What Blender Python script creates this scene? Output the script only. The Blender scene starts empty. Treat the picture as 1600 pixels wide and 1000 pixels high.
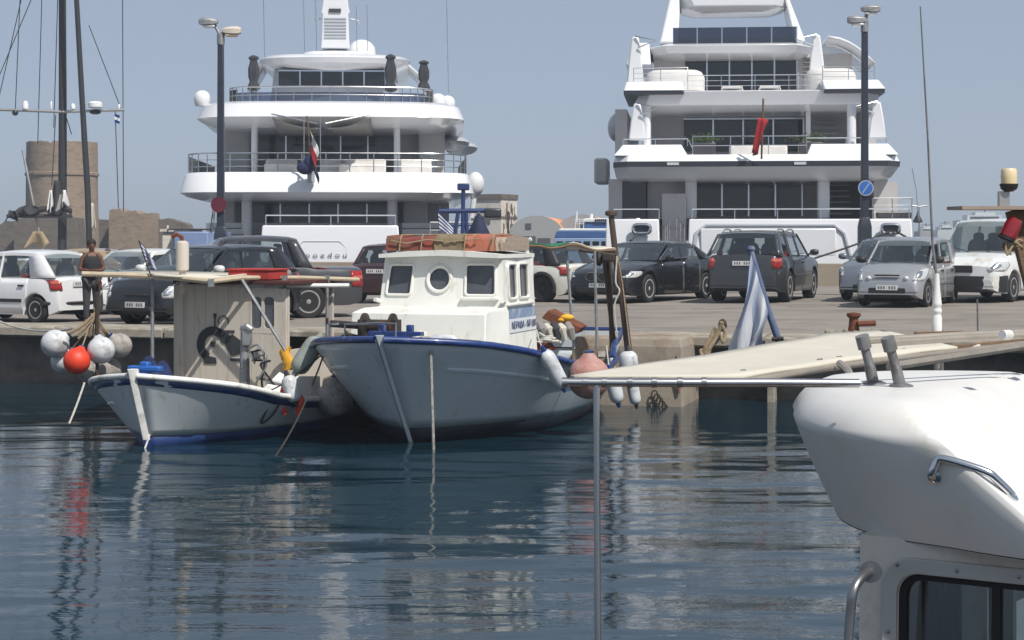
import bpy, bmesh, math, random
import numpy as np
from mathutils import Vector, Matrix
random.seed(7)
R = math.radians
SC = bpy.context.scene
COL = SC.collection
# ---------------------------------------------------------------- camera, sky, sun, exposure
F = 2800.0          # focal length in photo pixels (photo 1600 x 1000)
CH = 2.5            # camera height above the water
HZ = 372.0          # horizon row
QZ = 0.98           # quay edge height
QP, QK = .91, .014  # height and cross-fall of the parking surface
cam = bpy.data.objects.new('camera', bpy.data.cameras.new('camera'))
COL.objects.link(cam)
cam.location = (0, 0, CH); cam.rotation_euler = (R(90), 0, 0)
cam.data.sensor_width = 36; cam.data.lens = F / 1600 * 36
cam.data.shift_y = (HZ - 500) / 1600
cam.data.clip_start = 0.1; cam.data.clip_end = 20000
cam.data.dof.use_dof = False
SC.camera = cam
SUN = Vector((0.385, -0.48, 0.788)).normalized()      # direction towards the sun
world = bpy.data.worlds.new('World'); SC.world = world; world.use_nodes = True
wn = world.node_tree
sky = wn.nodes.new('ShaderNodeTexSky'); sky.sky_type = 'NISHITA'; sky.sun_disc = False
sky.sun_elevation = math.asin(SUN.z); sky.sun_rotation = math.atan2(SUN.x, SUN.y)
sky.altitude = 0; sky.air_density = 0.5; sky.dust_density = 0.9; sky.ozone_density = 0.8
hz_mix = wn.nodes.new('ShaderNodeMix'); hz_mix.data_type = 'RGBA'; hz_mix.inputs[0].default_value = .68      # even summer haze over the whole sky
wn.links.new(sky.outputs[0], hz_mix.inputs[6]); hz_mix.inputs[7].default_value = (4.2, 4.85, 5.9, 1)
wn.links.new(hz_mix.outputs[2], wn.nodes['Background'].inputs[0])
wn.nodes['Background'].inputs[1].default_value = 0.1
sl = bpy.data.lights.new('sun', 'SUN'); sl.energy = 5.0; sl.angle = R(0.55); sl.color = (1.0, 0.95, 0.88)
so = bpy.data.objects.new('sun', sl); COL.objects.link(so)
so.rotation_euler = SUN.to_track_quat('Z', 'Y').to_euler(); so.location = (30, -20, 60)
SC.view_settings.view_transform = 'Standard'; SC.view_settings.look = 'None'
SC.view_settings.exposure = 0.0; SC.view_settings.gamma = 1.0
SC.cycles.use_denoising = True; SC.cycles.max_bounces = 8; SC.cycles.transparent_max_bounces = 12
SC.cycles.caustics_refractive = False
# ---------------------------------------------------------------- helpers
def P(px, py, Y):
    "the point at depth Y that the photo shows at pixel (px, py)"
    return Vector(((px - 800) * Y / F, Y, CH - (py - HZ) * Y / F))
def G(px, py, z=QZ):
    "the point of the gently tilted quay surface seen at pixel"
    return P(px, py, F * (CH - QP) / ((py - HZ) + QK * (px - 800)))
def gz(X, Y):
    "height of the quay surface: level at the edge, tilting a little further in"
    n = X * .258 + (Y - 28.4) * .966
    return lerp(QZ, QP + QK * max(-14, min(18, X)), sstep(n / 6.0))
class T:
    "a thing: an Empty at its base"
    def __init__(s, name, label, cat, loc=(0, 0, 0), rz=0, group=None, kind=None):
        o = bpy.data.objects.new(name, None); COL.objects.link(o)
        o.empty_display_size = .2
        o.location = loc; o.rotation_euler = (0, 0, rz)
        if label: o['label'] = label; o['category'] = cat
        if group: o['group'] = group
        if kind: o['kind'] = kind
        s.o = o; s.m = Matrix.Translation(Vector(loc)) @ Matrix.Rotation(rz, 4, 'Z'); s.i = s.m.inverted()
        OWN[o.name] = s
    def w(s, x, y, z): return s.m @ Vector((x, y, z))
    def l(s, p): return s.i @ Vector(p)
OWN = {}
class MB:
    def __init__(s): s.v = []; s.f = []; s.mi = []; s.cur = 0
    def add(s, vs, fs):
        b = len(s.v); s.v += [tuple(p) for p in vs]
        for f in fs: s.f.append([i + b for i in f]); s.mi.append(s.cur)
        return s
    def mat(s, i): s.cur = i; return s
    def box(s, c, d, rz=0, m=None):
        x, y, z = d[0] / 2, d[1] / 2, d[2] / 2; c = Vector(c)
        rot = Matrix.Rotation(rz, 3, 'Z') if m is None else m
        vs = [c + rot @ Vector((a * x, b * y, e * z)) for a in (-1, 1) for b in (-1, 1) for e in (-1, 1)]
        return s.add(vs, [(0, 1, 3, 2), (4, 6, 7, 5), (0, 4, 5, 1), (2, 3, 7, 6), (0, 2, 6, 4), (1, 5, 7, 3)])
    def bb(s, x0, x1, y0, y1, z0, z1):
        return s.box(((x0 + x1) / 2, (y0 + y1) / 2, (z0 + z1) / 2), (x1 - x0, y1 - y0, z1 - z0))
    def bar(s, a, b, w, h, up=(0, 0, 1)):
        a = Vector(a); b = Vector(b); d = (b - a); L = d.length; d.normalize()
        side = d.cross(Vector(up))
        if side.length < 1e-4: side = d.cross(Vector((1, 0, 0)))
        side.normalize(); u = side.cross(d)
        m = Matrix((side, d, u)).transposed()
        return s.box((a + b) / 2, (w, L, h), m=m)
    def tube(s, pts, r, n=8, cap=True):
        pts = [Vector(p) for p in pts]
        rs = r if isinstance(r, (list, tuple)) else [r] * len(pts)
        t = (pts[1] - pts[0]).normalized()
        u = t.cross(Vector((0, 0, 1)))
        if u.length < 1e-3: u = t.cross(Vector((1, 0, 0)))
        u.normalize(); rings = []
        for i, p in enumerate(pts):
            if i == 0: t = pts[1] - pts[0]
            elif i == len(pts) - 1: t = pts[-1] - pts[-2]
            else: t = (pts[i + 1] - p).normalized() + (p - pts[i - 1]).normalized()
            t.normalize(); u = (u - t * u.dot(t))
            if u.length < 1e-4: u = t.orthogonal()
            u.normalize(); w = t.cross(u)
            rings.append([p + (u * math.cos(a) + w * math.sin(a)) * rs[i] for a in [2 * math.pi * k / n for k in range(n)]])
        return s.loft(rings, True, cap, cap)
    def loft(s, rings, closed=True, cap0=True, cap1=True):
        n = len(rings[0]); vs = [p for r in rings for p in r]; fs = []
        for i in range(len(rings) - 1):
            for k in range(n if closed else n - 1):
                a = i * n + k; b = i * n + (k + 1) % n
                fs.append((a, b, b + n, a + n))
        if cap0: fs.append(tuple(range(n))[::-1])
        if cap1: fs.append(tuple(range((len(rings) - 1) * n, len(rings) * n)))
        return s.add(vs, fs)
    def lathe(s, prof, n=16, c=(0, 0, 0), m=None):
        c = Vector(c); rings = []
        for r, z in prof:
            q = [Vector((r * math.cos(2 * math.pi * k / n), r * math.sin(2 * math.pi * k / n), z)) for k in range(n)]
            rings.append([c + (m @ p if m else p) for p in q])
        return s.loft(rings, True, prof[0][0] > 1e-5, prof[-1][0] > 1e-5)
    def ell(s, c, r, n=14, k=9, m=None, pw=1.0):
        prof = []
        if not isinstance(r, (tuple, list)): r = (r, r, r)
        c = Vector(c); rings = []
        for i in range(k + 1):
            ph = -math.pi / 2 + math.pi * i / k
            cr = max(math.cos(ph), 1e-4) ** pw; z = math.copysign(abs(math.sin(ph)) ** pw, math.sin(ph))
            ring = []
            for j in range(n):
                a = 2 * math.pi * j / n
                ca, sa = math.cos(a), math.sin(a)
                p = Vector((r[0] * cr * math.copysign(abs(ca) ** pw, ca), r[1] * cr * math.copysign(abs(sa) ** pw, sa), r[2] * z))
                ring.append(c + (m @ p if m else p))
            rings.append(ring)
        return s.loft(rings, True, False, False)
    def prism(s, poly, d):
        "poly: list of 3-D points, extruded by vector d"
        d = Vector(d); n = len(poly); poly = [Vector(p) for p in poly]
        return s.add(poly + [p + d for p in poly], [tuple(range(n))[::-1], tuple(range(n, 2 * n))] +
                     [(k, (k + 1) % n, (k + 1) % n + n, k + n) for k in range(n)])
    def quad(s, *p): return s.add(p, [tuple(range(len(p)))])
    def grid(s, fn, nu, nv):
        vs = [fn(i / nu, j / nv) for i in range(nu + 1) for j in range(nv + 1)]
        fs = [(i * (nv + 1) + j, (i + 1) * (nv + 1) + j, (i + 1) * (nv + 1) + j + 1, i * (nv + 1) + j + 1) for i in range(nu) for j in range(nv)]
        return s.add(vs, fs)
    def build(s, name, mat, par=None, world=False, smooth=40, bevel=0, sub=0, solid=0, recalc=True, bseg=2):
        own = None
        if isinstance(par, T): own = par; po = par.o
        elif par is not None: own = OWN.get(par.name); po = par
        else: po = None
        vs = s.v
        if world and own: vs = [tuple(own.i @ Vector(p)) for p in vs]
        me = bpy.data.meshes.new(name); me.from_pydata(vs, [], s.f)
        mats = mat if isinstance(mat, (list, tuple)) else [mat]
        for mm in mats: me.materials.append(MATS[mm] if isinstance(mm, str) else mm)
        if len(mats) > 1: me.polygons.foreach_set('material_index', s.mi)
        if recalc:
            bm = bmesh.new(); bm.from_mesh(me); bmesh.ops.remove_doubles(bm, verts=bm.verts, dist=1e-5)
            bmesh.ops.recalc_face_normals(bm, faces=bm.faces); bm.to_mesh(me); bm.free()
        if smooth:
            me.polygons.foreach_set('use_smooth', [True] * len(me.polygons))
            if smooth < 180: me.set_sharp_from_angle(angle=R(smooth))
        o = bpy.data.objects.new(name, me); COL.objects.link(o)
        if po is not None: o.parent = po
        if own: OWN[o.name] = own
        if solid: m = o.modifiers.new('s', 'SOLIDIFY'); m.thickness = solid; m.offset = 0
        if bevel: m = o.modifiers.new('b', 'BEVEL'); m.width = bevel; m.segments = bseg; m.limit_method = 'ANGLE'; m.angle_limit = R(40)
        if sub: m = o.modifiers.new('u', 'SUBSURF'); m.levels = sub; m.render_levels = sub
        return o
def tag(o, label, cat, group=None, kind=None):
    if label: o['label'] = label; o['category'] = cat
    if group: o['group'] = group
    if kind: o['kind'] = kind
    return o
def copy_part(src, name, par, loc=(0, 0, 0), rot=(0, 0, 0)):
    c = src.copy(); c.name = name; COL.objects.link(c); c.parent = par; c.location = loc; c.rotation_euler = rot
    return c
def lerp(a, b, t): return a + (b - a) * t
def interp(tab, x):
    if x <= tab[0][0]: return tab[0][1]
    for (x0, y0), (x1, y1) in zip(tab, tab[1:]):
        if x <= x1:
            return y0 + (y1 - y0) * (x - x0) / max(x1 - x0, 1e-9)
    return tab[-1][1]
def sstep(t): t = max(0, min(1, t)); return t * t * (3 - 2 * t)
def spline(pts, n):
    "Catmull-Rom through points, n steps a span"
    pts = [Vector(p) for p in pts]; out = []
    q = [pts[0] * 2 - pts[1]] + pts + [pts[-1] * 2 - pts[-2]]
    for i in range(1, len(q) - 2):
        for k in range(n):
            t = k / n; a, b, c, d = q[i - 1:i + 3]
            out.append(.5 * ((2 * b) + (c - a) * t + (2 * a - 5 * b + 4 * c - d) * t * t + (3 * b - a - 3 * c + d) * t ** 3))
    out.append(pts[-1]); return out
def sag(a, b, drop, n=10):
    a = Vector(a); b = Vector(b)
    return [a.lerp(b, k / n) - Vector((0, 0, drop * 4 * (k / n) * (1 - k / n))) for k in range(n + 1)]
def railing(mb, pts, h, posts=1.2, rails=(1.0, .66, .33), r=.02, rp=None):
    "top and mid rails along a polyline at deck height, with stanchions"
    pts = [Vector(p) for p in pts]
    for k in rails: mb.tube([p + Vector((0, 0, h * k)) for p in pts], r if k == rails[0] else r * .6, 6)
    for a, b in zip(pts, pts[1:]):
        n = max(1, round((b - a).length / posts))
        for i in range(n): q = a.lerp(b, i / n); mb.tube([q, q + Vector((0, 0, h))], (rp or r * .8), 6)
    mb.tube([pts[-1], pts[-1] + Vector((0, 0, h))], (rp or r * .8), 6)
def text_mesh(txt, size, name, mat, par, m):
    "flat lettering as a mesh; m places it (local frame of the thing)"
    cu = bpy.data.curves.new('t', 'FONT'); cu.body = txt; cu.size = size; cu.align_x = 'CENTER'; cu.align_y = 'CENTER'; cu.extrude = .002
    to = bpy.data.objects.new('t', cu); COL.objects.link(to)
    dg = bpy.context.evaluated_depsgraph_get(); me = bpy.data.meshes.new_from_object(to.evaluated_get(dg)); me.name = name
    bpy.data.objects.remove(to); bpy.data.curves.remove(cu)
    me.transform(m); me.materials.clear(); me.materials.append(MATS[mat])
    o = bpy.data.objects.new(name, me); COL.objects.link(o); o.parent = par.o if isinstance(par, T) else par
    return o
# ---------------------------------------------------------------- materials
MATS = {}
def s2l(c): c /= 255; return c / 12.92 if c <= .04045 else ((c + .055) / 1.055) ** 2.4
def C(r, g, b): return (s2l(r), s2l(g), s2l(b), 1)
def M(name, col, rough=.5, metal=0, var=.10, scale=2.5, bump=0, bscale=30, coat=0, dirt=None, spec=.5, stretch=None, rvar=.1):
    m = bpy.data.materials.new(name); m.use_nodes = True; nt = m.node_tree; N = nt.nodes; Lk = nt.links
    bs = N['Principled BSDF']; tc = N.new('ShaderNodeTexCoord'); mp = N.new('ShaderNodeMapping')
    Lk.new(tc.outputs['Object'], mp.inputs[0])
    if stretch: mp.inputs['Scale'].default_value = stretch
    nz = N.new('ShaderNodeTexNoise'); nz.inputs['Scale'].default_value = scale; nz.inputs['Detail'].default_value = 6; nz.inputs['Roughness'].default_value = .62
    Lk.new(mp.outputs[0], nz.inputs[0])
    rp = N.new('ShaderNodeValToRGB'); Lk.new(nz.outputs[0], rp.inputs[0])
    a = tuple(max(0, c * (1 - var)) for c in col[:3]) + (1,); b = tuple(min(1, c * (1 + var)) for c in col[:3]) + (1,)
    rp.color_ramp.elements[0].position = .3; rp.color_ramp.elements[0].color = a
    rp.color_ramp.elements[1].position = .7; rp.color_ramp.elements[1].color = b
    out = rp.outputs[0]
    if dirt:
        dc, amt, dsc = dirt[:3]
        n2 = N.new('ShaderNodeTexNoise'); n2.inputs['Scale'].default_value = dsc; n2.inputs['Detail'].default_value = 8; n2.inputs['Roughness'].default_value = .7
        mp2 = N.new('ShaderNodeMapping'); Lk.new(tc.outputs['Object'], mp2.inputs[0]); mp2.inputs['Location'].default_value = (3.1, 7.7, 1.3)
        if len(dirt) > 3: mp2.inputs['Scale'].default_value = dirt[3]
        Lk.new(mp2.outputs[0], n2.inputs[0])
        r2 = N.new('ShaderNodeValToRGB'); Lk.new(n2.outputs[0], r2.inputs[0])
        r2.color_ramp.elements[0].position = .62 - amt * .35; r2.color_ramp.elements[0].color = (0, 0, 0, 1)
        r2.color_ramp.elements[1].position = .80 - amt * .25; r2.color_ramp.elements[1].color = (1, 1, 1, 1)
        mx = N.new('ShaderNodeMix'); mx.data_type = 'RGBA'; Lk.new(r2.outputs[0], mx.inputs[0]); Lk.new(out, mx.inputs[6]); mx.inputs[7].default_value = dc
        out = mx.outputs[2]
    Lk.new(out, bs.inputs['Base Color'])
    bs.inputs['Metallic'].default_value = metal; bs.inputs['Specular IOR Level'].default_value = spec
    if rvar:
        mr = N.new('ShaderNodeMapRange'); Lk.new(nz.outputs[0], mr.inputs[0]); mr.inputs[1].default_value = .3; mr.inputs[2].default_value = .7
        mr.inputs[3].default_value = max(0.02, rough - rvar * rough); mr.inputs[4].default_value = min(1, rough + rvar * rough); Lk.new(mr.outputs[0], bs.inputs['Roughness'])
    else: bs.inputs['Roughness'].default_value = rough
    if coat: bs.inputs['Coat Weight'].default_value = coat; bs.inputs['Coat Roughness'].default_value = .06
    if bump:
        n3 = N.new('ShaderNodeTexNoise'); n3.inputs['Scale'].default_value = bscale; n3.inputs['Detail'].default_value = 5; Lk.new(mp.outputs[0], n3.inputs[0])
        bp = N.new('ShaderNodeBump'); bp.inputs['Strength'].default_value = bump; bp.inputs['Distance'].default_value = .02; Lk.new(n3.outputs[0], bp.inputs['Height']); Lk.new(bp.outputs[0], bs.inputs['Normal'])
    MATS[name] = m; return m
def glass(name, tint, gloss=(1, 1, 1, 1)):
    m = bpy.data.materials.new(name); m.use_nodes = True; N = m.node_tree.nodes; Lk = m.node_tree.links
    N.remove(N['Principled BSDF']); o = N['Material Output']
    lw = N.new('ShaderNodeLayerWeight'); lw.inputs[0].default_value = .5
    pw = N.new('ShaderNodeMath'); pw.operation = 'POWER'; Lk.new(lw.outputs['Facing'], pw.inputs[0]); pw.inputs[1].default_value = 3.5
    fr = N.new('ShaderNodeMath'); fr.operation = 'MULTIPLY_ADD'; Lk.new(pw.outputs[0], fr.inputs[0]); fr.inputs[1].default_value = .85; fr.inputs[2].default_value = .10
    tr = N.new('ShaderNodeBsdfTransparent'); tr.inputs[0].default_value = tint
    gl = N.new('ShaderNodeBsdfGlossy'); gl.inputs[0].default_value = gloss; gl.inputs[1].default_value = .02
    mx = N.new('ShaderNodeMixShader'); Lk.new(fr.outputs[0], mx.inputs[0]); Lk.new(tr.outputs[0], mx.inputs[1]); Lk.new(gl.outputs[0], mx.inputs[2]); Lk.new(mx.outputs[0], o.inputs[0])
    MATS[name] = m
glass('car_glass', (.64, .69, .69, 1)); glass('clear_glass', (.62, .68, .70, 1)); glass('blue_glass', (.16, .20, .30, 1))
WHT = (.74, .75, .76, 1)
M('gel_white', WHT, .28, var=.03, coat=.3)
M('yacht_white', (.72, .73, .75, 1), .22, var=.02, scale=.6, coat=.5)
M('yacht_grey', (.40, .42, .46, 1), .35, var=.04)
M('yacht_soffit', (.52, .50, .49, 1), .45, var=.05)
M('yacht_glass', (.012, .014, .018, 1), .06, var=.3, spec=.6)
M('yacht_stripe', (.03, .033, .042, 1), .35)
M('teak', C(120, 92, 66), .7, stretch=(1, 14, 1), var=.2)
M('chrome', (.62, .63, .65, 1), .18, metal=1, var=.05)
M('steel', (.5, .5, .5, 1), .28, metal=1, var=.1)
M('alu_dull', (.40, .40, .40, 1), .45, metal=.8, var=.15)
M('black_plastic', (.018, .018, .02, 1), .5)
M('rubber', (.016, .016, .017, 1), .85, var=.25, scale=8)
M('dark_interior', (.055, .056, .06, 1), .8, var=.3)
M('canvas_dark', (.035, .037, .042, 1), .9, var=.2, bump=.3)
M('canvas_grey', (.22, .21, .20, 1), .9, var=.1)
M('canvas_cream', C(192, 187, 174), .85, var=.06, scale=5, bump=.12, bscale=60)
M('cushion', (.62, .60, .57, 1), .9, var=.08, bump=.2)
M('rope_tan', C(150, 134, 108), .95, var=.3, scale=30, bump=.6, bscale=80)
M('rope_white', C(190, 188, 180), .95, var=.2, scale=30, bump=.5, bscale=80)
M('rope_dark', C(52, 48, 44), .95, var=.3, scale=30, bump=.5)
M('red_lamp', (.30, .012, .012, 1), .12, coat=.6)
M('amber', (.6, .25, .03, 1), .3)
M('lamp_clear', (.62, .63, .62, 1), .12, coat=.6, metal=.3, var=.3, scale=20)
M('plate_white', (.62, .62, .6, 1), .5)
M('plate_ink', (.14, .14, .16, 1), .5); M('tail_inner', (.42, .10, .07, 1), .2, coat=.5)
M('lamp_post', (.022, .028, .045, 1), .4, var=.2)
M('white_paint', (.70, .70, .68, 1), .5, var=.08, dirt=(C(150, 140, 120), .25, 4))
M('blue_paint', C(24, 50, 106), .38, var=.25, scale=7, dirt=(C(90, 110, 140), .18, 9), coat=.2)
M('ensign_navy', C(26, 34, 74), .8); M('blue_flag', C(24, 48, 120), .8, var=.15); M('flag_white', (.66, .66, .66, 1), .8); M('flag_red', C(150, 24, 30), .8)
M('skin_tan', C(96, 62, 46), .55, var=.08)
M('hair_black', (.012, .01, .01, 1), .7, bump=.6, bscale=90)
M('cloth_black', (.02, .02, .024, 1), .9, var=.2, bump=.3)
M('cloth_grey', (.045, .045, .05, 1), .9, var=.2, bump=.3)
M('orange_buoy', C(214, 62, 34), .5, var=.12, scale=6, dirt=(C(130, 60, 40), .2, 8))
M('buoy_white', (.56, .58, .60, 1), .45, var=.1, scale=6, dirt=(C(120, 118, 108), .35, 5))
M('buoy_grey', (.36, .34, .32, 1), .6, var=.15, scale=6, dirt=(C(92, 84, 74), .4, 5))
M('buoy_pink', C(170, 134, 126), .6, var=.15, scale=5, dirt=(C(150, 84, 70), .45, 4))
M('yellow', C(214, 158, 40), .6, var=.2); M('green_net', C(26, 108, 80), .8, var=.2, bump=.5)
M('rust', C(104, 58, 38), .85, var=.35, scale=9, bump=.4); M('rust_red', C(120, 58, 48), .8, var=.3, scale=5, dirt=(C(96, 80, 62), .45, 3), bump=.3)
M('wood_old', C(118, 96, 74), .85, var=.3, scale=4, stretch=(1, 1, 12), bump=.4)
M('wood_dark', C(58, 46, 38), .85, var=.3, scale=5, bump=.4)
M('galv', (.30, .31, .32, 1), .5, metal=.5, var=.2, scale=12, dirt=(C(96, 70, 50), .25, 10))
# the world beyond the deck
M('asphalt', C(133, 126, 118), .9, var=.10, scale=.7, bump=.25, bscale=60, dirt=(C(104, 98, 92), .5, .45, (1, 2.2, 1)))
M('concrete', C(156, 149, 136), .9, var=.16, scale=1.6, bump=.35, bscale=25, dirt=(C(100, 92, 80), .5, 1.7))
M('concrete_old', C(148, 138, 124), .92, var=.16, scale=2.2, bump=.22, bscale=18, dirt=(C(112, 88, 72), .38, 1.5, (1, 1, .45)))
M('wall_wet', C(104, 96, 88), .7, var=.3, scale=2, bump=.5, bscale=14, dirt=(C(60, 58, 50), .45, 1.2))
M('tower_stone', C(142, 124, 106), .95, var=.16, scale=1.1, bump=.25, bscale=5, stretch=(1, 1, 3), dirt=(C(108, 94, 82), .4, 1.4, (1, 1, 2.5)))
M('fort_stone', C(104, 95, 86), .95, var=.16, scale=.9, bump=.25, bscale=5, stretch=(1, 1, 3), dirt=(C(80, 72, 66), .4, 1.0, (1, 1, 2.5)))
# ================================================================ SETTING: water, quay
def water_mat():
    m = bpy.data.materials.new('harbour_water'); m.use_nodes = True; N = m.node_tree.nodes; Lk = m.node_tree.links
    b = N['Principled BSDF']; b.inputs['Base Color'].default_value = (.005, .022, .034, 1)
    b.inputs['Roughness'].default_value = .012; b.inputs['IOR'].default_value = 1.333; b.inputs['Specular IOR Level'].default_value = .5
    tc = N.new('ShaderNodeTexCoord'); mp = N.new('ShaderNodeMapping'); mp.inputs['Scale'].default_value = (.55, 1.9, 1)
    Lk.new(tc.outputs['Object'], mp.inputs[0])
    n1 = N.new('ShaderNodeTexNoise'); n1.inputs['Scale'].default_value = 3.2; n1.inputs['Detail'].default_value = 4; n1.inputs['Roughness'].default_value = .55; Lk.new(mp.outputs[0], n1.inputs[0])
    bp = N.new('ShaderNodeBump'); bp.inputs['Strength'].default_value = .10; bp.inputs['Distance'].default_value = .05; Lk.new(n1.outputs[0], bp.inputs['Height']); Lk.new(bp.outputs[0], b.inputs['Normal'])
    MATS['water'] = m
water_mat()
def make_water():
    ys = []; y = 2.2
    while y < 33.5: ys.append(y); y += max(.022, min(.075, y * .0030))
    ys = np.array(ys); xs = np.linspace(-13, 13, 270)
    X, Y = np.meshgrid(xs, ys)
    rng = np.random.default_rng(5); Z = np.zeros_like(X)
    # gust patches: stretches of calm and of ruffled water
    amp = .75 + .35 * np.sin(X * .31 + 1.0 + .6 * np.sin(Y * .23)) * np.sin(Y * .37 + .8) + .2 * np.sin(X * .9 + Y * .55)
    for lam, a, n, spread in ((2.4, .0075, 5, 14), (1.1, .0040, 7, 14), (.52, .0017, 8, 16), (.28, .0006, 7, 22)):
        for k in range(n):
            th = R(90 + rng.normal(0, spread)); l = lam * rng.uniform(.7, 1.35); q = 2 * np.pi / l
            ph = q * (X * np.cos(th) + Y * np.sin(th)) + rng.uniform(0, 6.28) + .7 * np.sin(X * .5 * rng.uniform(.5, 1.5) + k)
            Z += a * np.sin(ph) / math.sqrt(n) * 1.5
    edge = np.clip((13 - np.abs(X)) / 2, 0, 1) * np.clip((33.4 - Y) / 1, 0, 1) * np.clip((Y - 2.2) / .5, 0, 1)
    calm = np.clip((32 - Y) / 14, .42, 1)
    Z = Z * np.clip(amp, .3, 1.5) * edge * calm
    nr, nc = X.shape
    V = np.stack([X, Y, Z], -1).reshape(-1, 3)
    i = np.arange(nr - 1)[:, None] * nc + np.arange(nc - 1)[None, :]
    fc = np.stack([i, i + 1, i + nc + 1, i + nc], -1).reshape(-1, 4)
    me = bpy.data.meshes.new('water'); me.vertices.add(len(V)); me.vertices.foreach_set('co', V.ravel())
    me.loops.add(fc.size); me.loops.foreach_set('vertex_index', fc.ravel().astype(np.int32))
    me.polygons.add(len(fc)); me.polygons.foreach_set('loop_start', (np.arange(len(fc)) * 4).astype(np.int32))
    me.update(calc_edges=True); me.polygons.foreach_set('use_smooth', [True] * len(fc)); me.materials.append(MATS['water'])
    o = bpy.data.objects.new('water', me); COL.objects.link(o); o['kind'] = 'structure'
    b = MB().quad((-9000, -400, -.06), (9000, -400, -.06), (9000, 16000, -.06), (-9000, 16000, -.06))
    s = b.build('sea', 'water', smooth=0, recalc=False); s['kind'] = 'structure'
make_water()
QA = math.atan2(-.258, .966)
quay = T('quay', None, None, (0, 28.4, 0), QA, kind='structure')
def q2w(u, n, z=0): return quay.w(u, n, z)
def make_quay():
    W0, W1, FAR = -70, 70, 28.0
    us = [-70, -40, -25] + list(np.linspace(-20, 24, 34)) + [32, 45, 70]; ns = list(np.linspace(1.1, 8, 12)) + list(np.linspace(9, FAR, 12))
    def pav(i, j):
        p = quay.w(us[round(i * (len(us) - 1))], ns[round(j * (len(ns) - 1))], 0); return Vector((p.x, p.y, gz(p.x, p.y)))
    MB().grid(pav, len(us) - 1, len(ns) - 1).build('pavement', 'asphalt', quay, world=True)
    b = MB().bb(W0, W1, .38, 1.6, -1.5, QZ - .175); b.build('wall', 'wall_wet', quay)     # set back under the deck
    b = MB().bb(W0, W1, FAR - .02, FAR + .3, -1.5, QZ - .3); b.build('back_wall', 'concrete', quay)
    # coping slabs
    src = None; u = -16.0; k = 0
    while u < 16:
        L = 1.96
        dz = random.uniform(-.006, .006); dn = random.uniform(-.012, .012)
        if src is None or k % 3 == 0:
            bb = MB(); nseg = 6; rings = []
            for i in range(nseg + 1):
                x = L * i / nseg; e = random.uniform(0, .02); f = random.uniform(0, .012)
                rings.append([(x, 1.09, QZ + .012), (x, -.02 + e, QZ + .018 - f), (x, -.05 + e, QZ - .015), (x, -.05 + e * .6, QZ - .145 + f), (x, .0, QZ - .17), (x, 1.09, QZ - .17)])
            bb.loft(rings); src = bb.build('coping_slab', 'concrete', quay, bevel=.006); src.location = (u, dn, dz)
        else: copy_part(src, 'coping_slab', quay.o, (u, dn, dz))
        u += 2.0; k += 1
    b = MB().bb(W0, -16, -.05, 1.1, QZ - .17, QZ + .01); b.bb(16.02, W1, -.05, 1.1, QZ - .17, QZ + .01); b.build('coping', 'concrete', quay)
    # piers that carry the deck
    for px in (-420, 610, 1188, 1590, 1780):
        yq = 29.0; X = (px - 800) * 28.5 / F; u = X * .966 + ((28.4 - .267 * X) - 28.4) * -.258
        MB().bb(u - .055, u + .055, -.02, .6, -1.2, QZ - .168).build('pier', 'concrete', quay, bevel=.01)
    # parking lines, worn
    for (p0, p1) in (((1235, 479), (1345, 474)), ((1085, 483), (1190, 480)), ((880, 487), (985, 482)), ((600, 488), (700, 484))):
        a = G(*p0); c = G(*p1); d = (c - a).normalized(); n = Vector((-d.y, d.x, 0)) * .05
        mb = MB().prism([a - n, a + n, c + n, c - n], (0, 0, .004)); mb.v = [(x, y, z + .004) for x, y, z in mb.v]
        mb.build('parking_line', 'line_paint', quay, world=True, smooth=0)
    # low far wall: broken into cast lengths, with a rusty band
    src = None
    for i in range(-9, 12):
        u = i * 4.0
        if src is None:
            src = MB().bb(0, 3.96, FAR - .42, FAR - .02, QZ - .4, QZ + .75).build('parapet_block', 'parapet', quay, bevel=.02); src.location = (u, 0, 0)
        else: copy_part(src, 'parapet_block', quay.o, (u, random.uniform(-.01, .01), random.uniform(-.01, .01)))
M('line_paint', C(168, 164, 152), .9, var=.2, scale=5, dirt=(C(112, 106, 100), .8, 6))
M('parapet', C(150, 140, 124), .9, var=.1, scale=.8, dirt=(C(142, 108, 76), .35, .7, (.4, 1, 3)))
make_quay()
# the block that juts out of the quay
def make_block():
    a = P(892, 500, 27.0); b_ = P(1068, 500, 26.6)
    t = T('concrete_block', 'stained concrete mooring block jutting from the quay into the water', 'mooring block', (a.x, a.y, 0), QA)
    u0 = 0; u1 = (b_ - a).length
    mb = MB(); rings = []
    for z, o in ((-1.4, 0), (.25, .0), (QZ - .1, .01), (QZ + .035, .05)):
        rings.append([(u0 + o, o, z), (u1 - o, o, z), (u1 - o, 1.55, z), (u0 + o, 1.55, z)])
    mb.loft(rings); body = mb.build('body', 'concrete_old', t, bevel=.03, smooth=0)
    m = MB().tube([(u1 - .1, -.03, .75), (u1 - .08, -.05, .45), (u1 - .06, -.03, .2)], .018, 6)
    m.build('iron_bar', 'rust', t)
    m = MB()
    for k in range(5):
        c = Vector((u1 - .42 + .04 * k, -.05 - .01 * k, .16 - .05 * k)); m.tube([c + Vector((.05 * math.cos(a), 0, .08 * math.sin(a))) for a in [i * math.pi / 4 for i in range(9)]], .012, 5)
    m.build('rope_loop', 'rope_dark', t)
    MB().bb(.42, .52, -.004, .01, .72, .80).build('paint_mark', 'white_paint', t)
make_block()
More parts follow.
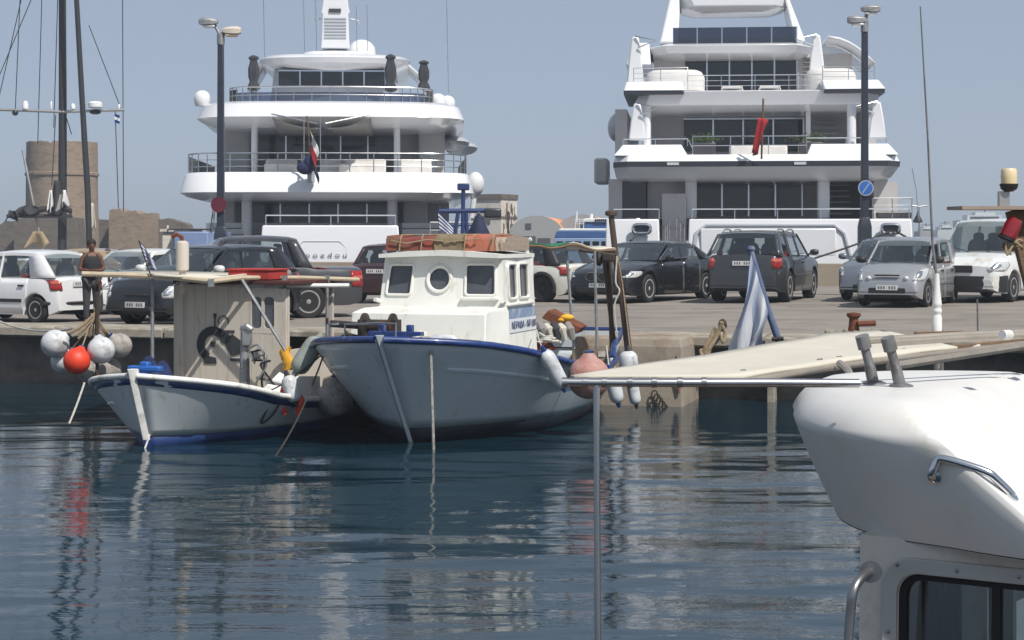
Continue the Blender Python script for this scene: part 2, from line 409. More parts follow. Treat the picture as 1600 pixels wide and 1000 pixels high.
# ================================================================ CARS
def paint(name, col, metal=.35, rough=.32): return M(name, col, rough, metal=metal, var=.05, scale=3, coat=.7, dirt=(tuple(min(1, c * .9 + .012) for c in col[:3]) + (1,), .15, 3))
paint('car_white', (.66, .67, .68, 1), 0); paint('car_white_b', (.62, .63, .61, 1), 0); paint('car_black', (.013, .014, .017, 1), .2, .25)
paint('car_graphite', (.055, .058, .064, 1), .5); paint('car_silver', (.42, .43, .44, 1), .6); paint('car_silver_dark', (.22, .24, .27, 1), .6)
paint('car_tan', (.42, .30, .18, 1), .2); paint('car_dark_grey', (.05, .052, .058, 1), .3); paint('car_mini', (.62, .62, .56, 1), 0); paint('car_maroon', (.04, .012, .014, 1), .2)
M('alloy', (.50, .51, .52, 1), .35, metal=.35, var=.1); M('hub_grey', (.36, .37, .38, 1), .45, metal=.4, var=.2)
M('van_white', (.64, .66, .66, 1), .35, var=.03, coat=.4, dirt=(C(172, 158, 128), .30, 2.2))
WHEELS = {}
def wheel_parts(r, w, style):
    k = (r, w, style)
    if k in WHEELS: return WHEELS[k]
    mx = Matrix.Rotation(R(90), 3, 'X')
    prof = [(r * .62, -w / 2 + .01), (r * .90, -w / 2), (r * .98, -w / 2 + .03), (r, -w / 4), (r, w / 4), (r * .98, w / 2 - .03), (r * .90, w / 2), (r * .62, w / 2 - .01)]
    ty = MB().lathe(prof, 26, m=mx)
    rim = MB()
    for sgn in (1, -1):
        y = sgn * (w / 2 - .018)
        mm = Matrix.Rotation(R(90) * -sgn, 3, 'X')
        rim.lathe([(r * .66, -.02), (r * .66, .012), (r * .58, .012), (r * .56, -.03)], 26, (0, y, 0), mm)      # outer ring
        rim.lathe([(r * .17, -.03), (r * .17, .004), (r * .10, .012), (0.0001, .012)], 12, (0, y, 0), mm)       # hub
        n = {'five': 5, 'ten': 10, 'steel': 14}[style]
        for i in range(n):
            a = 2 * math.pi * i / n; d = Vector((math.cos(a), 0, math.sin(a))); q = Vector((0, y - sgn * .006, 0))
            wd = {'five': .30, 'ten': .12, 'steel': .14}[style] * r
            rim.bar(q + d * r * .14, q + d * r * .60, wd, .02, up=(0, 1, 0))
    bk = MB().lathe([(0.0001, -w * .2), (r * .6, -w * .2), (r * .6, w * .2), (.0001, w * .2)], 20, m=mx)
    WHEELS[k] = [ty, rim, bk, None, None, None]
    return WHEELS[k]
def car(name, label, cat, loc, heading, S, group='parked cars'):
    t = T(name, label, cat, loc, heading, group)
    L, W, H = S['L'], S['W'], S['H']; xf, xr = S['axles']; wr = S.get('wr', .31); clr = S.get('clr', .2)
    body_m, glass_m = S['paint'], S.get('glass', 'car_glass')
    top = S['top']; hx = L / 2
    def half(x):
        e = max(0, (abs(x) - (hx - .75)) / .75)
        return W / 2 * (1 - S.get('nose', .17) * e ** 2.4)
    def bot(x):
        z = clr + .10 * max(0, (abs(x) - (hx - .35)) / .35) ** 2
        for xw in (xf, xr):
            ra = wr + S.get('arch', .055)
            if abs(x - xw) < ra: z = max(z, wr + math.sqrt(ra * ra - (x - xw) ** 2) * 1.0)
        return z
    xs = set(np.linspace(-hx, hx, 40).round(4)) | {round(v, 4) for v, _ in top}
    for xw in (xf, xr):
        ra = wr + S.get('arch', .055)
        for k in range(15): xs.add(round(xw - ra * math.cos(math.pi * k / 14), 4))
        xs.add(round(xw - ra - .005, 4)); xs.add(round(xw + ra + .005, 4))
    xs = sorted(xs)
    def sec(x):
        w = half(x); tz = interp(top, x); zb = min(bot(x), tz - .12); cr = S.get('crown', .035)
        raw = [(w - .14, zb), (w - .015, zb), (w, max(clr + .16, zb + .02)), (w + S.get('bulge', 0), max(tz * .62, zb + .04)), (w - .012, max(tz - .13, zb + .06)), (w - .05, tz - .03), (w - .12, tz), (w * .45, tz + cr * .8), (0, tz + cr)]
        return raw
    rings = []
    for x in xs:
        h = sec(x); rings.append([(x, y, z) for y, z in h] + [(x, -y, z) for y, z in h[-2::-1]])
    body = MB().loft(rings, False, False, False)
    n = len(rings[0])
    body.f.append(list(range(n))[::-1]); body.mi.append(0); body.f.append([(len(rings) - 1) * n + k for k in range(n)]); body.mi.append(0)
    bo = body.build('body', body_m, t, smooth=38)
    MB().bb(-hx + .25, hx - .25, -W / 2 + .16, W / 2 - .16, clr + .02, .62).build('underbody', 'black_plastic', t)
    # doors (each with its handle), sitting a few millimetres proud so that a shut line shows
    for (x0, x1) in S.get('doors', []):
        for sd in (1, -1):
            ds = [x for x in xs if x0 < x < x1]; ds = [x0] + ds + [x1]
            if len(ds) < 4: ds = list(np.linspace(x0, x1, 5))
            rr = []
            for x in ds:
                h = sec(x); h2 = [h[1], h[2], h[3], h[4], h[5]]
                rr.append([(x, sd * (y + .007), z + (.03 if i == 0 else 0)) for i, (y, z) in enumerate(h2)])
            d = MB().loft(rr, False, False, False).build('door', body_m, t, smooth=50, solid=.008, recalc=False)
            hz = interp(top, x0) - .16
            xh = x0 + .10
            MB().box((xh + .06, sd * (half(xh) + .012), hz), (.16, .035, .035)).build('handle', S.get('handle', body_m), d, bevel=.01)
    # greenhouse
    A, B, Cc, D = S['A'], S['B'], S['C'], S['D']
    wb = W / 2 - .075; wt = S.get('roofw', W / 2 - .22); zr = max(B[1], Cc[1])
    def belt(x): return interp(top, x)
    def side(x, z, sd, off=0):
        zb = belt(x); k = (z - zb) / max(zr - zb, .1); return Vector((x, sd * (lerp(wb, wt, k) + off), z))
    def rz(x): return lerp(Cc[1], B[1], (x - Cc[0]) / (B[0] - Cc[0])) + .035 * math.sin(math.pi * max(0, min(1, (x - Cc[0]) / (B[0] - Cc[0]))))
    def shield(a, b, name, bul):
        g = MB(); g.grid(lambda u, v: Vector((lerp(a[0], b[0], v) + bul * (1 - (2 * u - 1) ** 2), (2 * u - 1) * (lerp(wb, wt, v) - .05), lerp(a[1] + .015, b[1] - .02, v))), 8, 3)
        return g.build(name, glass_m, t, smooth=180, recalc=False)
    shield(A, B, 'windscreen', .10)
    sh = shield(D, Cc, 'rear_window', -S.get('rearbul', .07))
    pil = S['pillars']     # (belt x, roof x) from the front to the rear
    for sd in (1, -1):
        for (b0, r0), (b1, r1) in zip(pil, pil[1:]):
            g = .025
            q = [side(b0 - g, belt(b0) + .03, sd), side(b1 + g, belt(b1) + .03, sd), side(r1 + g * .8, rz(r1) - .07, sd), side(r0 - g * .8, rz(r0) - .07, sd)]
            MB().quad(*q).build('side_window', glass_m, t, smooth=0, recalc=False)
        pmat = S.get('pillar_mat', body_m)
        for i, (b0, r0) in enumerate(pil[:-1]):
            MB().tube([side(b0, belt(b0) - .02, sd, -.005), side(r0, rz(r0) - .03, sd, -.005)], .028 if i in (0,) else .032, 6).build('pillar', pmat, t, smooth=60)
        bl, rl = pil[-1]      # panel behind the last side window, running round to the rear screen
        zc = lambda x, f: lerp(belt(x) - .02, rz(x) - .03, f)
        rows_ = []
        for f in np.linspace(0, 1, 5):
            xa, xb = lerp(bl, rl, f), lerp(D[0], Cc[0], f); za, zb = lerp(belt(bl) - .02, rz(rl) - .03, f), lerp(D[1] - .02, rz(Cc[0]) - .03, f)
            pa, pb = side(xa, za, sd, .006), side(xb, zb, sd, .006); rows_.append([pa, pb, pb + Vector((-.035, -sd * .05, 0)), pb + Vector((-.02, -sd * .10, 0))])
        MB().loft(rows_, False, False, False).build('pillar', pmat, t, smooth=60, solid=.02)
    rr = []
    for k in range(13):
        x = lerp(Cc[0] - .06, B[0] + .05, k / 12); z = rz(min(max(x, Cc[0]), B[0])) - (.03 if k in (0, 12) else 0)
        w_ = wt + .02 - (.06 if k in (0, 12) else 0)
        rr.append([(x, -w_ - .01, z - .09), (x, -w_, z - .03), (x, -w_ + .08, z + .005), (x, -w_ * .5, z + .025), (x, 0, z + .032), (x, w_ * .5, z + .025), (x, w_ - .08, z + .005), (x, w_, z - .03), (x, w_ + .01, z - .09)])
    rf = MB().loft(rr, False, True, True).build('roof', S.get('roof_mat', body_m), t, smooth=50)
    # inside
    zs = belt(0)
    for xx in S.get('seats', (.15, -.85)):
        for yy in (-.36, .36):
            so_ = MB().ell((xx - .18, yy, zs - .06), (.10, .24, .38), 10, 8, pw=.6).build('seat', 'dark_interior', t); MB().ell((xx - .24, yy, zs + .36), (.06, .13, .10), 10, 6, pw=.7).build('headrest', 'dark_interior', so_)
    MB().bb(A[0] - .5, A[0] - .1, -wb + .1, wb - .1, zs - .25, zs - .02).build('dashboard', 'dark_interior', t)
    st = MB(); c0 = Vector((A[0] - .62, .36, zs + .02))
    st.tube([c0 + Vector((.06 * math.sin(a), .18 * math.cos(a), .17 * math.sin(a))) for a in [i * math.pi / 8 for i in range(17)]], .014, 5); st.build('steering_wheel', 'black_plastic', t)
    # wheels
    ww = S.get('ww', .2); style = S.get('style', 'five'); pr = wheel_parts(wr, ww, style)
    for xw in (xf, xr):
        for sd in (1, -1):
            lc = (xw, sd * (W / 2 - ww / 2 - .015), wr)
            if pr[3] is None:
                o = pr[0].build('wheel', 'rubber', t, smooth=40); o2 = pr[1].build('rim', S.get('rim', 'alloy'), o); o3 = pr[2].build('brake_disc', 'black_plastic', o)
                pr[3:6] = [o, o2, o3]; o.location = lc
            else:
                o = copy_part(pr[3], 'wheel', t.o, lc); o2 = copy_part(pr[4], 'rim', o); copy_part(pr[5], 'brake_disc', o)
                if S.get('rim', 'alloy') != o2.data.materials[0].name:
                    o2.data = o2.data.copy(); o2.data.materials[0] = MATS[S.get('rim', 'alloy')]
            o.rotation_euler = (0, random.uniform(0, 6), 0)
            if S.get('flare'):
                fl = MB(); ra = wr + S.get('arch', .055)
                fl.tube([(xw + ra * math.cos(a), sd * (W / 2 + .005), wr + ra * math.sin(a)) for a in np.linspace(R(-14), R(194), 15)], .045, 6); fl.build('wheel_arch_trim', S['flare'], t)
    # lights, plates, mirrors, bumpers
    hl = S.get('headlight', (.18, .16, .09)); hz = S.get('hz', .66); tl = S.get('tail', (.06, .09, .17)); tz = S.get('tz', .85)
    def ysec(x, z):
        h = sec(x); q = sorted((zz, yy) for yy, zz in h[1:7]); return interp(q, z)
    def lamp(sg, sd, z0, z1, slen, ilen, name, mat, par, off, taper=.0):
        def xe(z):
            x = hx
            while x > hx - .9 and interp(top, sg * x) < z + .025: x -= .01
            return x
        g = []
        for i in range(6):
            z = lerp(z0, z1, i / 5); e = xe(z); k = 1 - taper * abs(i / 2.5 - 1) ** 2; row = []
            for j in range(7): x = e - slen * k * (1 - j / 6); row.append(Vector((sg * (x + off * .3), sd * (ysec(sg * x, z) + off), z)))
            ye = row[-1].y
            for j in range(1, 6): row.append(Vector((sg * (e + off + .012 * math.sin(j)), ye - sd * ilen * k * j / 5, z)))
            g.append(row)
        return MB().loft(g, False, False, False).build(name, mat, par, smooth=60, solid=.012, recalc=True)
    for sd in (1, -1):
        o = lamp(1, sd, hz - hl[2], hz + hl[2], hl[0] * 1.9, hl[1] * 1.25, 'headlight', 'lamp_clear', t, .008, .35)
        lamp(1, sd, hz - hl[2] * .55, hz + hl[2] * .5, hl[0] * .5, hl[1] * .75, 'lamp_reflector', 'chrome', o, .014, .5)
        o = lamp(-1, sd, tz - tl[2], tz + tl[2], tl[0] * 2.6, tl[1] * 1.6, 'tail_light', 'red_lamp', t, .008, .15)
        lamp(-1, sd, tz - tl[2] * .25, tz + tl[2] * .15, tl[0] * 2.2, tl[1] * 1.3, 'reverse_lamp', 'tail_inner', o, .013, .2)
        mx_ = A[0] - .22
        mo = MB().ell((mx_, sd * (W / 2 + .10), belt(mx_) + .08), (.09, .11, .075), 10, 7, pw=.75); mo.tube([(mx_, sd * (W / 2 - .08), belt(mx_) + .02), (mx_, sd * (W / 2 + .05), belt(mx_) + .05)], .025, 6)
        mo.build('mirror', S.get('mirror', body_m), t)
    def plate(x, z, sg):
        p = MB().box((x, 0, z), (.02, .46, .105)).build('number_plate', 'plate_white', t)
        m = MB()
        for k in range(7):
            if k != 3: m.box((x + sg * .011, -.17 + .057 * k, z), (.002, .034, .06))
        m.build('plate_lettering', 'plate_ink', p, smooth=0)
    plate(hx + .01, S.get('pzf', .42), 1); plate(-hx - .012, S.get('pzr', .75), -1)
    if S.get('grille', True):
        gz, gh, gw = S.get('gr', (.62, .12, .7))
        g = MB().box((hx - S.get('gxi', .015), 0, gz), (.05, gw, gh)).build('grille', 'black_plastic', t, bevel=.02)
    iz, ih, iw = S.get('intake', (.30, .11, .9))
    MB().box((hx - .01, 0, iz), (.05, iw, ih)).build('lower_intake', 'black_plastic', t, bevel=.03)
    for sgn, key in ((1, 'fbump'), (-1, 'rbump')):
        if S.get(key):
            z0, z1, mt = S[key]; m = MB(); rg = []
            for k in range(13):
                y = lerp(-1, 1, k / 12); w_ = W / 2 + .015; xx = hx + .02 - .30 * abs(y) ** 4
                rg.append([(sgn * (xx - .10), y * w_, z0), (sgn * xx, y * w_, z0 + .02), (sgn * (xx + .015), y * w_, (z0 + z1) / 2), (sgn * xx, y * w_, z1 - .02), (sgn * (xx - .10), y * w_, z1)])
            m.loft(rg, True).build('bumper', mt, t)
    if S.get('strip'):
        z0, mt = S['strip']
        for sd in (1, -1): MB().box(((xf + xr) / 2, sd * (W / 2 + .012), z0), ((xf - xr) - wr * 2 - .16, .03, .07)).build('side_strip', mt, t, bevel=.01)
    if S.get('rails'):
        for sd in (1, -1):
            for (xa, xb) in S['rails']:
                m = MB(); m.tube([(xa, sd * (wt - .06), rz(min(xa, B[0])) + .0), (lerp(xa, xb, .25), sd * (wt - .06), rz(0) + .07), (lerp(xa, xb, .75), sd * (wt - .06), rz(0) + .07), (xb, sd * (wt - .06), rz(max(xb, Cc[0])))], .018, 6)
                m.build('roof_rail', 'alu_dull', t)
    if S.get('wiper', True):
        m = MB()
        for yy in (.35, -.15): m.tube([(A[0] + .04, yy, A[1] + .03), (lerp(A[0], B[0], .22) + .09, yy - .45, lerp(A[1], B[1], .2))], .011, 4)
        m.build('wiper', 'black_plastic', t)
    return t
SEDAN = dict(L=4.90, W=1.86, H=1.46, axles=(1.55, -1.42), wr=.34, clr=.17, top=[(-2.45, .70), (-2.40, .98), (-2.2, 1.04), (-1.6, 1.05), (.95, .98), (1.7, .90), (2.2, .78), (2.40, .66), (2.45, .52)],
    A=(1.00, .99), B=(.25, 1.42), C=(-1.05, 1.40), D=(-1.75, 1.05), pillars=[(.92, .18), (-.18, -.25), (-1.1, -.98)], doors=[(-1.02, -.20), (-.17, .92)], seats=(.1, -.8), ww=.23,
    headlight=(.20, .17, .075), hz=.68, grille=True, gr=(.60, .17, .72), intake=(.31, .14, 1.2), tz=.88, style='five', hyi=.27)
HATCH = dict(L=3.50, W=1.52, H=1.49, axles=(1.15, -1.20), wr=.275, clr=.17, ww=.17, top=[(-1.75, .62), (-1.72, .86), (-1.6, .93), (.85, .92), (1.2, .88), (1.55, .76), (1.70, .60), (1.75, .48)],
    A=(.95, .90), B=(.28, 1.42), C=(-1.32, 1.44), D=(-1.62, .95), pillars=[(.85, .2), (-.12, -.18), (-1.02, -.92)], doors=[(-.98, -.14), (-.11, .82)], seats=(.1, -.75), style='steel', rim='hub_grey',
    headlight=(.14, .13, .11), hz=.66, hyi=.22, tail=(.07, .07, .17), tz=.84, gr=(.60, .05, .5), intake=(.34, .10, .75), pzr=.80, rearbul=.05, roofw=.60)
SUV = dict(L=4.57, W=1.88, H=1.73, axles=(1.36, -1.35), wr=.37, clr=.24, ww=.25, arch=.07, top=[(-2.28, .62), (-2.26, 1.0), (-2.2, 1.10), (.9, 1.08), (1.7, 1.02), (2.1, .90), (2.25, .74), (2.28, .55)],
    A=(1.05, 1.09), B=(.38, 1.62), C=(-1.78, 1.62), D=(-2.16, 1.12), pillars=[(.96, .30), (-.12, -.16), (-1.05, -1.02), (-1.20, -1.15), (-1.86, -1.62)], doors=[(-1.08, -.14), (-.11, .94)], seats=(.15, -.8),
    headlight=(.18, .17, .10), hz=.84, tail=(.09, .09, .20), tz=1.0, txi=.12, gr=(.84, .14, .6), rails=[(.30, -.55), (-.75, -1.6)], pzr=.92, style='five', roofw=.70, intake=(.42, .14, 1.1), rearbul=.06)
def hd(dx, dy): return math.atan2(dy, dx)
def at(px, py): return G(px, py).to_tuple()
def place(px, py, fwd, heading):
    "ground point under one wheel -> centre of the car; fwd = local offset of that wheel"
    p = G(px, py); d = Vector(fwd); c, s = math.cos(heading), math.sin(heading)
    x, y = p.x - (d.x * c - d.y * s), p.y - (d.x * s + d.y * c); return (x, y, gz(x, y) + .002)
# white hatchback at the left, seen from behind
h = hd(-.86, .52)
S = dict(HATCH, paint='car_white', rbump=(.36, .46, 'black_plastic'), strip=(.46, 'black_plastic'), mirror='black_plastic', handle='black_plastic')
S.update(C=(-1.16, 1.44), D=(-1.62, .95), pillars=[(.85, .2), (-.12, -.18), (-1.02, -.88)])
car('parked_car', 'small white hatchback at the far left, tailgate and red tail light showing', 'car', place(56, 505, (-1.2, -.7, 0) if False else (-1.20, .72, 0), h), h, S)
# white saloon behind the flag, facing the water
h = hd(-.50, -.86)
S = dict(HATCH, L=4.2, W=1.70, H=1.46, axles=(1.32, -1.25), wr=.30, paint='car_white_b', top=[(-2.1, .62), (-2.07, .9), (-1.9, .97), (.95, .94), (1.5, .86), (1.95, .72), (2.07, .6), (2.1, .48)], A=(1.12, .93), B=(.35, 1.40), C=(-1.1, 1.40), D=(-1.75, .98),
    pillars=[(1.02, .28), (-.15, -.2), (-1.15, -1.0)], doors=[(-1.0, -.17), (-.14, .9)], style='ten', mirror='black_plastic', headlight=(.16, .16, .09), gr=(.6, .08, .7), roofw=.66)
car('parked_car', 'white hatchback parked behind the small Greek flag, windscreen facing the water', 'car', place(199, 490, (1.32, .75, 0), h), h, S)
# tan car far left between
h = hd(-.9, .3)
S = dict(SEDAN, paint='car_tan', style='ten')
car('parked_car', 'tan car mostly hidden between the two white hatchbacks', 'car', G(128, 470).to_tuple(), h, S)
# black estate/SUV behind the fishing boat's awning
h = hd(-.50, -.866)
S = dict(HATCH, L=4.15, W=1.74, H=1.53, paint='car_black', axles=(1.28, -1.25), wr=.34, ww=.21, clr=.2, top=[(-2.07, .66), (-2.05, .92), (-1.9, 1.0), (.95, .99), (1.4, .95), (1.85, .85), (2.03, .68), (2.07, .5)], A=(1.05, .98), B=(.30, 1.47), C=(-1.4, 1.48), D=(-1.85, 1.02),
    pillars=[(.95, .22), (-.12, -.16), (-1.15, -1.0)], style='ten', mirror='car_white_b', flare='black_plastic', roofw=.68, doors=[(-1.05, -.14), (-.11, .92)])
car('parked_car', 'black hatchback behind the blue-trimmed fishing boat, bonnet towards the left', 'car', place(306, 512, (1.28, .78, 0), h), h, S)
# grey crew cab pickup
h = hd(-.96, -.22)
S = dict(SUV, paint='car_dark_grey', L=5.15, W=1.76, H=1.75, axles=(1.55, -1.45), wr=.36, clr=.28, top=[(-2.57, .62), (-2.56, 1.02), (-2.5, 1.04), (-1.6, 1.05), (-1.4, 1.09), (1.0, 1.10), (1.9, 1.04), (2.4, .94), (2.55, .76), (2.57, .55)],
    A=(.95, 1.11), B=(.30, 1.66), C=(-1.18, 1.66), D=(-1.50, 1.08), pillars=[(.86, .22), (-.15, -.18), (-1.18, -1.02)], doors=[(-1.10, -.17), (-.13, .84)], rails=None, seats=(.2, -.65), style='steel', rim='hub_grey', tz=.86)
car('parked_pickup', 'dark grey crew-cab pickup truck behind the wheelhouse with a red roof box', 'pickup', place(482, 497, (-1.45, .8, 0), h), h, S)
# dark red car at the wheelhouse
h = hd(.35, .94)
S = dict(HATCH, L=3.9, W=1.66, paint='car_maroon', axles=(1.2, -1.25), top=[(-1.95, .62), (-1.92, .9), (-1.8, .97), (.85, .95), (1.3, .9), (1.7, .78), (1.9, .6), (1.95, .48)], style='ten', tz=.95)
car('parked_car', 'dark red car half hidden behind the white wheelhouse, number plate showing', 'car', (G(628, 474).x, G(628, 474).y + 1.9, gz(G(628, 474).x, G(628, 474).y + 1.9)), h, S)
# white small car behind the green awning
h = hd(-.78, .62)
S = dict(HATCH, L=3.82, W=1.72, H=1.41, axles=(1.22, -1.24), wr=.335, ww=.21, clr=.16, paint='car_mini', top=[(-1.91, .6), (-1.9, .85), (-1.75, .92), (.75, .90), (1.35, .88), (1.75, .76), (1.88, .6), (1.91, .48)], A=(.85, .91), B=(.42, 1.36), C=(-1.35, 1.37), D=(-1.66, .94),
    pillars=[(.78, .36), (-.3, -.3), (-1.3, -1.12)], doors=[(-.28, .72)], flare='black_plastic', style='five', rim='black_plastic', pillar_mat='black_plastic', roof_mat='car_graphite', roofw=.66, handle='chrome', mirror='black_plastic')
car('parked_car', 'cream white compact car with dark roof and black wheel arches behind the green awning', 'car', place(851, 472, (-1.24, .75, 0), h), h, S)
# black saloon
h = hd(-.55, -.835)
S = dict(SEDAN, paint='car_black', gr=(.62, .20, .62))
tcar = car('parked_car', 'black saloon with silver alloy wheels parked nose towards the harbour', 'car', place(1010, 473, (1.55, .82, 0), h), h, S)
for sd in (1, -1):
    m = MB().box((2.47, sd * .17, .62), (.03, .30, .19)); m.build('kidney_grille', 'black_plastic', tcar, bevel=.05)
    m = MB(); m.tube([(2.48, sd * .17 + .15 * math.cos(a), .62 + .10 * math.sin(a)) for a in [i * math.pi / 8 for i in range(17)]], .012, 5); m.build('grille_surround', 'chrome', tcar)
    m = MB(); m.tube([(.96, sd * .855, 1.02), (.22, sd * .72, 1.37), (-.5, sd * .70, 1.40), (-1.0, sd * .72, 1.36), (-1.22, sd * .82, 1.10), (-.6, sd * .86, 1.06), (.96, sd * .86, 1.015)], .012, 5); m.build('window_trim', 'chrome', tcar)
# graphite SUV from behind
h = hd(.36, .93)
S = dict(SUV, paint='car_graphite', strip=(.62, 'car_graphite'), mirror='car_graphite')
car('parked_suv', 'dark grey off-road car with roof rails, rear window towards the water', 'car', place(1229, 472, (-1.35, -.83, 0), h), h, S)
# grey car behind the silver one
h = hd(-.45, -.89)
S = dict(HATCH, L=3.9, W=1.66, paint='car_silver_dark', axles=(1.2, -1.25), wr=.295, top=[(-1.95, .62), (-1.92, .9), (-1.8, .97), (.95, .95), (1.3, .9), (1.7, .80), (1.9, .64), (1.95, .5)], A=(1.05, .93), style='ten', gr=(.62, .13, .34), headlight=(.16, .17, .11), hz=.70)
car('parked_car', 'grey-blue hatchback half hidden behind the small silver car', 'car', place(1322, 470, (1.2, -.75, 0), h), h, S)
# small silver city car
h = hd(-.46, -.888)
S = dict(HATCH, paint='car_silver', L=3.50, W=1.50, mirror='black_plastic', handle='black_plastic', headlight=(.18, .13, .13), hz=.70, hrot=35, gr=(.68, .035, .55), intake=(.36, .12, .8), strip=(.50, 'car_silver'))
tc2 = car('parked_car', 'small silver city car with round headlights beside the whip aerial', 'car', place(1447, 480, (1.15, .68, 0), h), h, S)
for sd in (1, -1): MB().ell((1.71, sd * .40, .62), (.05, .055, .05), 10, 7).build('fog_lamp', 'lamp_clear', tc2)
# white van
h = hd(-.58, -.815)
S = dict(L=4.75, W=1.90, H=1.90, axles=(1.55, -1.45), wr=.33, ww=.21, clr=.20, paint='van_white', top=[(-2.37, .70), (-2.36, 1.05), (-2.3, 1.10), (1.15, 1.10), (1.6, 1.06), (2.1, .96), (2.33, .78), (2.37, .5)],
    A=(1.42, 1.08), B=(.62, 1.82), C=(-2.15, 1.84), D=(-2.34, 1.12), pillars=[(1.30, .50), (.30, .25), (-.9, -.9), (-2.1, -2.0)], doors=[(-.9, .27), (.30, 1.28)], seats=(.55, -.4), roofw=.78, headlight=(.22, .24, .10), hz=.80, hyi=.30, gr=(.74, .16, .55), fbump=(.22, .60, 'black_plastic'), intake=(.3, .1, 1.0), style='steel', rim='hub_grey', mirror='black_plastic', nose=.2, tz=1.1)
car('parked_van', 'white van with peeling bonnet paint and black bumper at the right edge', 'van', place(1579, 472, (1.55, .85, 0), h), h, S)
# ================================================================ FISHING BOATS
M('hull_white', C(190, 196, 198), .4, var=.05, scale=2.2, dirt=(C(146, 140, 128), .16, 1.3, (5, 5, .5)), coat=.15)
M('hull_white_b', C(192, 201, 206), .36, var=.04, scale=1.8, dirt=(C(158, 158, 150), .12, 1.3, (5, 5, .5)), coat=.2)
M('bottom_blue', C(28, 54, 104), .55, var=.25, scale=3); M('bottom_navy', C(18, 24, 38), .55, var=.25, scale=3)
M('cabin_white', C(222, 222, 216), .42, var=.04, scale=3, dirt=(C(176, 168, 150), .22, 3, (2, 2, .6)))
M('plank_grey', C(192, 184, 172), .7, var=.03, scale=2, dirt=(C(160, 144, 122), .20, 3, (4, 4, .6)))
M('art_paint', C(48, 52, 56), .7, var=.3, scale=9); M('teal_dark', C(40, 60, 58), .8, var=.2)
M('deck_paint', C(150, 150, 142), .8, var=.15, dirt=(C(104, 92, 76), .4, 3)); M('blue_tarp', C(16, 34, 76), .75, var=.3, scale=4, bump=.6, bscale=6)
M('wood_pale2', C(176, 160, 132), .8, var=.2); M('wheelhouse_glass', (.075, .082, .095, 1), .08, var=.3, scale=4); M('board_white', C(206, 210, 214), .5, var=.06); M('board_blue', C(120, 138, 166), .6, var=.1, dirt=(C(196, 200, 206), .3, 5)); M('board_ink', C(38, 52, 96), .6, var=.2)
M('winch_black', C(40, 36, 34), .7, var=.3, scale=8, dirt=(C(92, 56, 40), .35, 6)); M('chain_rope', C(150, 148, 140), .8, var=.5, scale=26)
def boat_hull(t, L, hbT, shT, rake, zk, zw, m_top, m_bot, m_rail, pb=1.05, pm=.34, rail_r=.05):
    ts = sorted(set([0, .012, .03, .05, .075, .1, .13, .165] + list(np.linspace(.2, 1, 19))))
    sh0 = interp(shT, 0)
    def pt(tt, z, sd):
        sh = interp(shT, tt); s = max(0.0, min(1, (z - zk) / (sh - zk))); p = lerp(pb, pm, sstep(tt / .45))
        x = -tt * L - rake * (1 - z / sh0) * (1 - tt) ** 4
        return Vector((x, sd * (.03 + (interp(hbT, tt) - .03) * s ** p), z))
    for sd in (1, -1):
        MB().loft([[pt(tt, lerp(zw, interp(shT, tt), r / 9), sd) for r in range(10)] for tt in ts], False, False, False).build('hull_side', m_top, t, smooth=60, solid=.02)
        MB().loft([[pt(tt, lerp(zk, zw, r / 4), sd) for r in range(5)] for tt in ts], False, False, False).build('hull_bottom', m_bot, t, smooth=60, solid=.01)
        MB().tube([pt(tt, interp(shT, tt), sd) + Vector((0, sd * .015, 0)) for tt in ts], rail_r, 8).build('gunwale', m_rail, t, smooth=60)
    sh = interp(shT, 1.0)
    rs = [pt(1, lerp(zk, sh, r / 8), 1) for r in range(9)]; ls = [pt(1, lerp(zk, sh, r / 8), -1) for r in range(9)]
    MB().loft([rs, ls], False, False, False).build('transom', m_top, t, solid=.03)
    dk = [[pt(tt, interp(shT, tt) - .16, 1) * 1.0, pt(tt, interp(shT, tt) - .16, -1)] for tt in ts[1:]]
    MB().loft(dk, False, False, False).build('deck', 'deck_paint', t)
    return pt, ts
def fender(name, label, a, b, r, mat, tip='blue_paint', group='fenders', rope=None):
    "sausage fender from a to b"
    a = Vector(a); b = Vector(b); d = (b - a).normalized(); L = (b - a).length
    t = T(name, label, 'fender', a.lerp(b, .5), 0, group)
    pts = [a + d * L * k for k in (0, .03, .1, .2, .35, .5, .65, .8, .9, .97, 1)]; rs = [.25, .55, .85, .97, 1, 1, 1, .97, .85, .55, .25]
    MB().tube(pts, [r * k for k in rs], 14).build('body', mat, t, world=True)
    MB().tube([a - d * .07, a + d * .03], [r * .22, r * .42], 8).build('end_cap', tip, t, world=True); MB().tube([b - d * .03, b + d * .06], [r * .42, r * .22], 8).build('end_cap', tip, t, world=True)
    if rope: MB().tube(sag(a - d * .06, rope, .02), .008, 5).build('rope', 'rope_white', t, world=True)
    return t
def ball(name, label, c, r, mat, group, rope=None, neck=(0, 0, 1)):
    c = Vector(c); n = Vector(neck).normalized()
    t = T(name, label, 'buoy', c, 0, group)
    q = Vector((0, 0, 1)).rotation_difference(n).to_matrix()
    prof = [(r * math.sin(a), -r * math.cos(a)) for a in np.linspace(.02, math.pi * .86, 15)] + [(r * .26, r * 1.12), (r * .2, r * 1.2)]
    MB().lathe(prof, 20, c, q).build('body', mat, t, world=True)
    MB().lathe([(r * .24, r * 1.1), (r * .25, r * 1.24), (r * .1, r * 1.28)], 10, c, q).build('eye', 'blue_paint', t, world=True)
    if rope: MB().tube(sag(c + n * r * 1.2, rope, .03), .010, 5).build('rope', 'rope_tan', t, world=True)
    return t
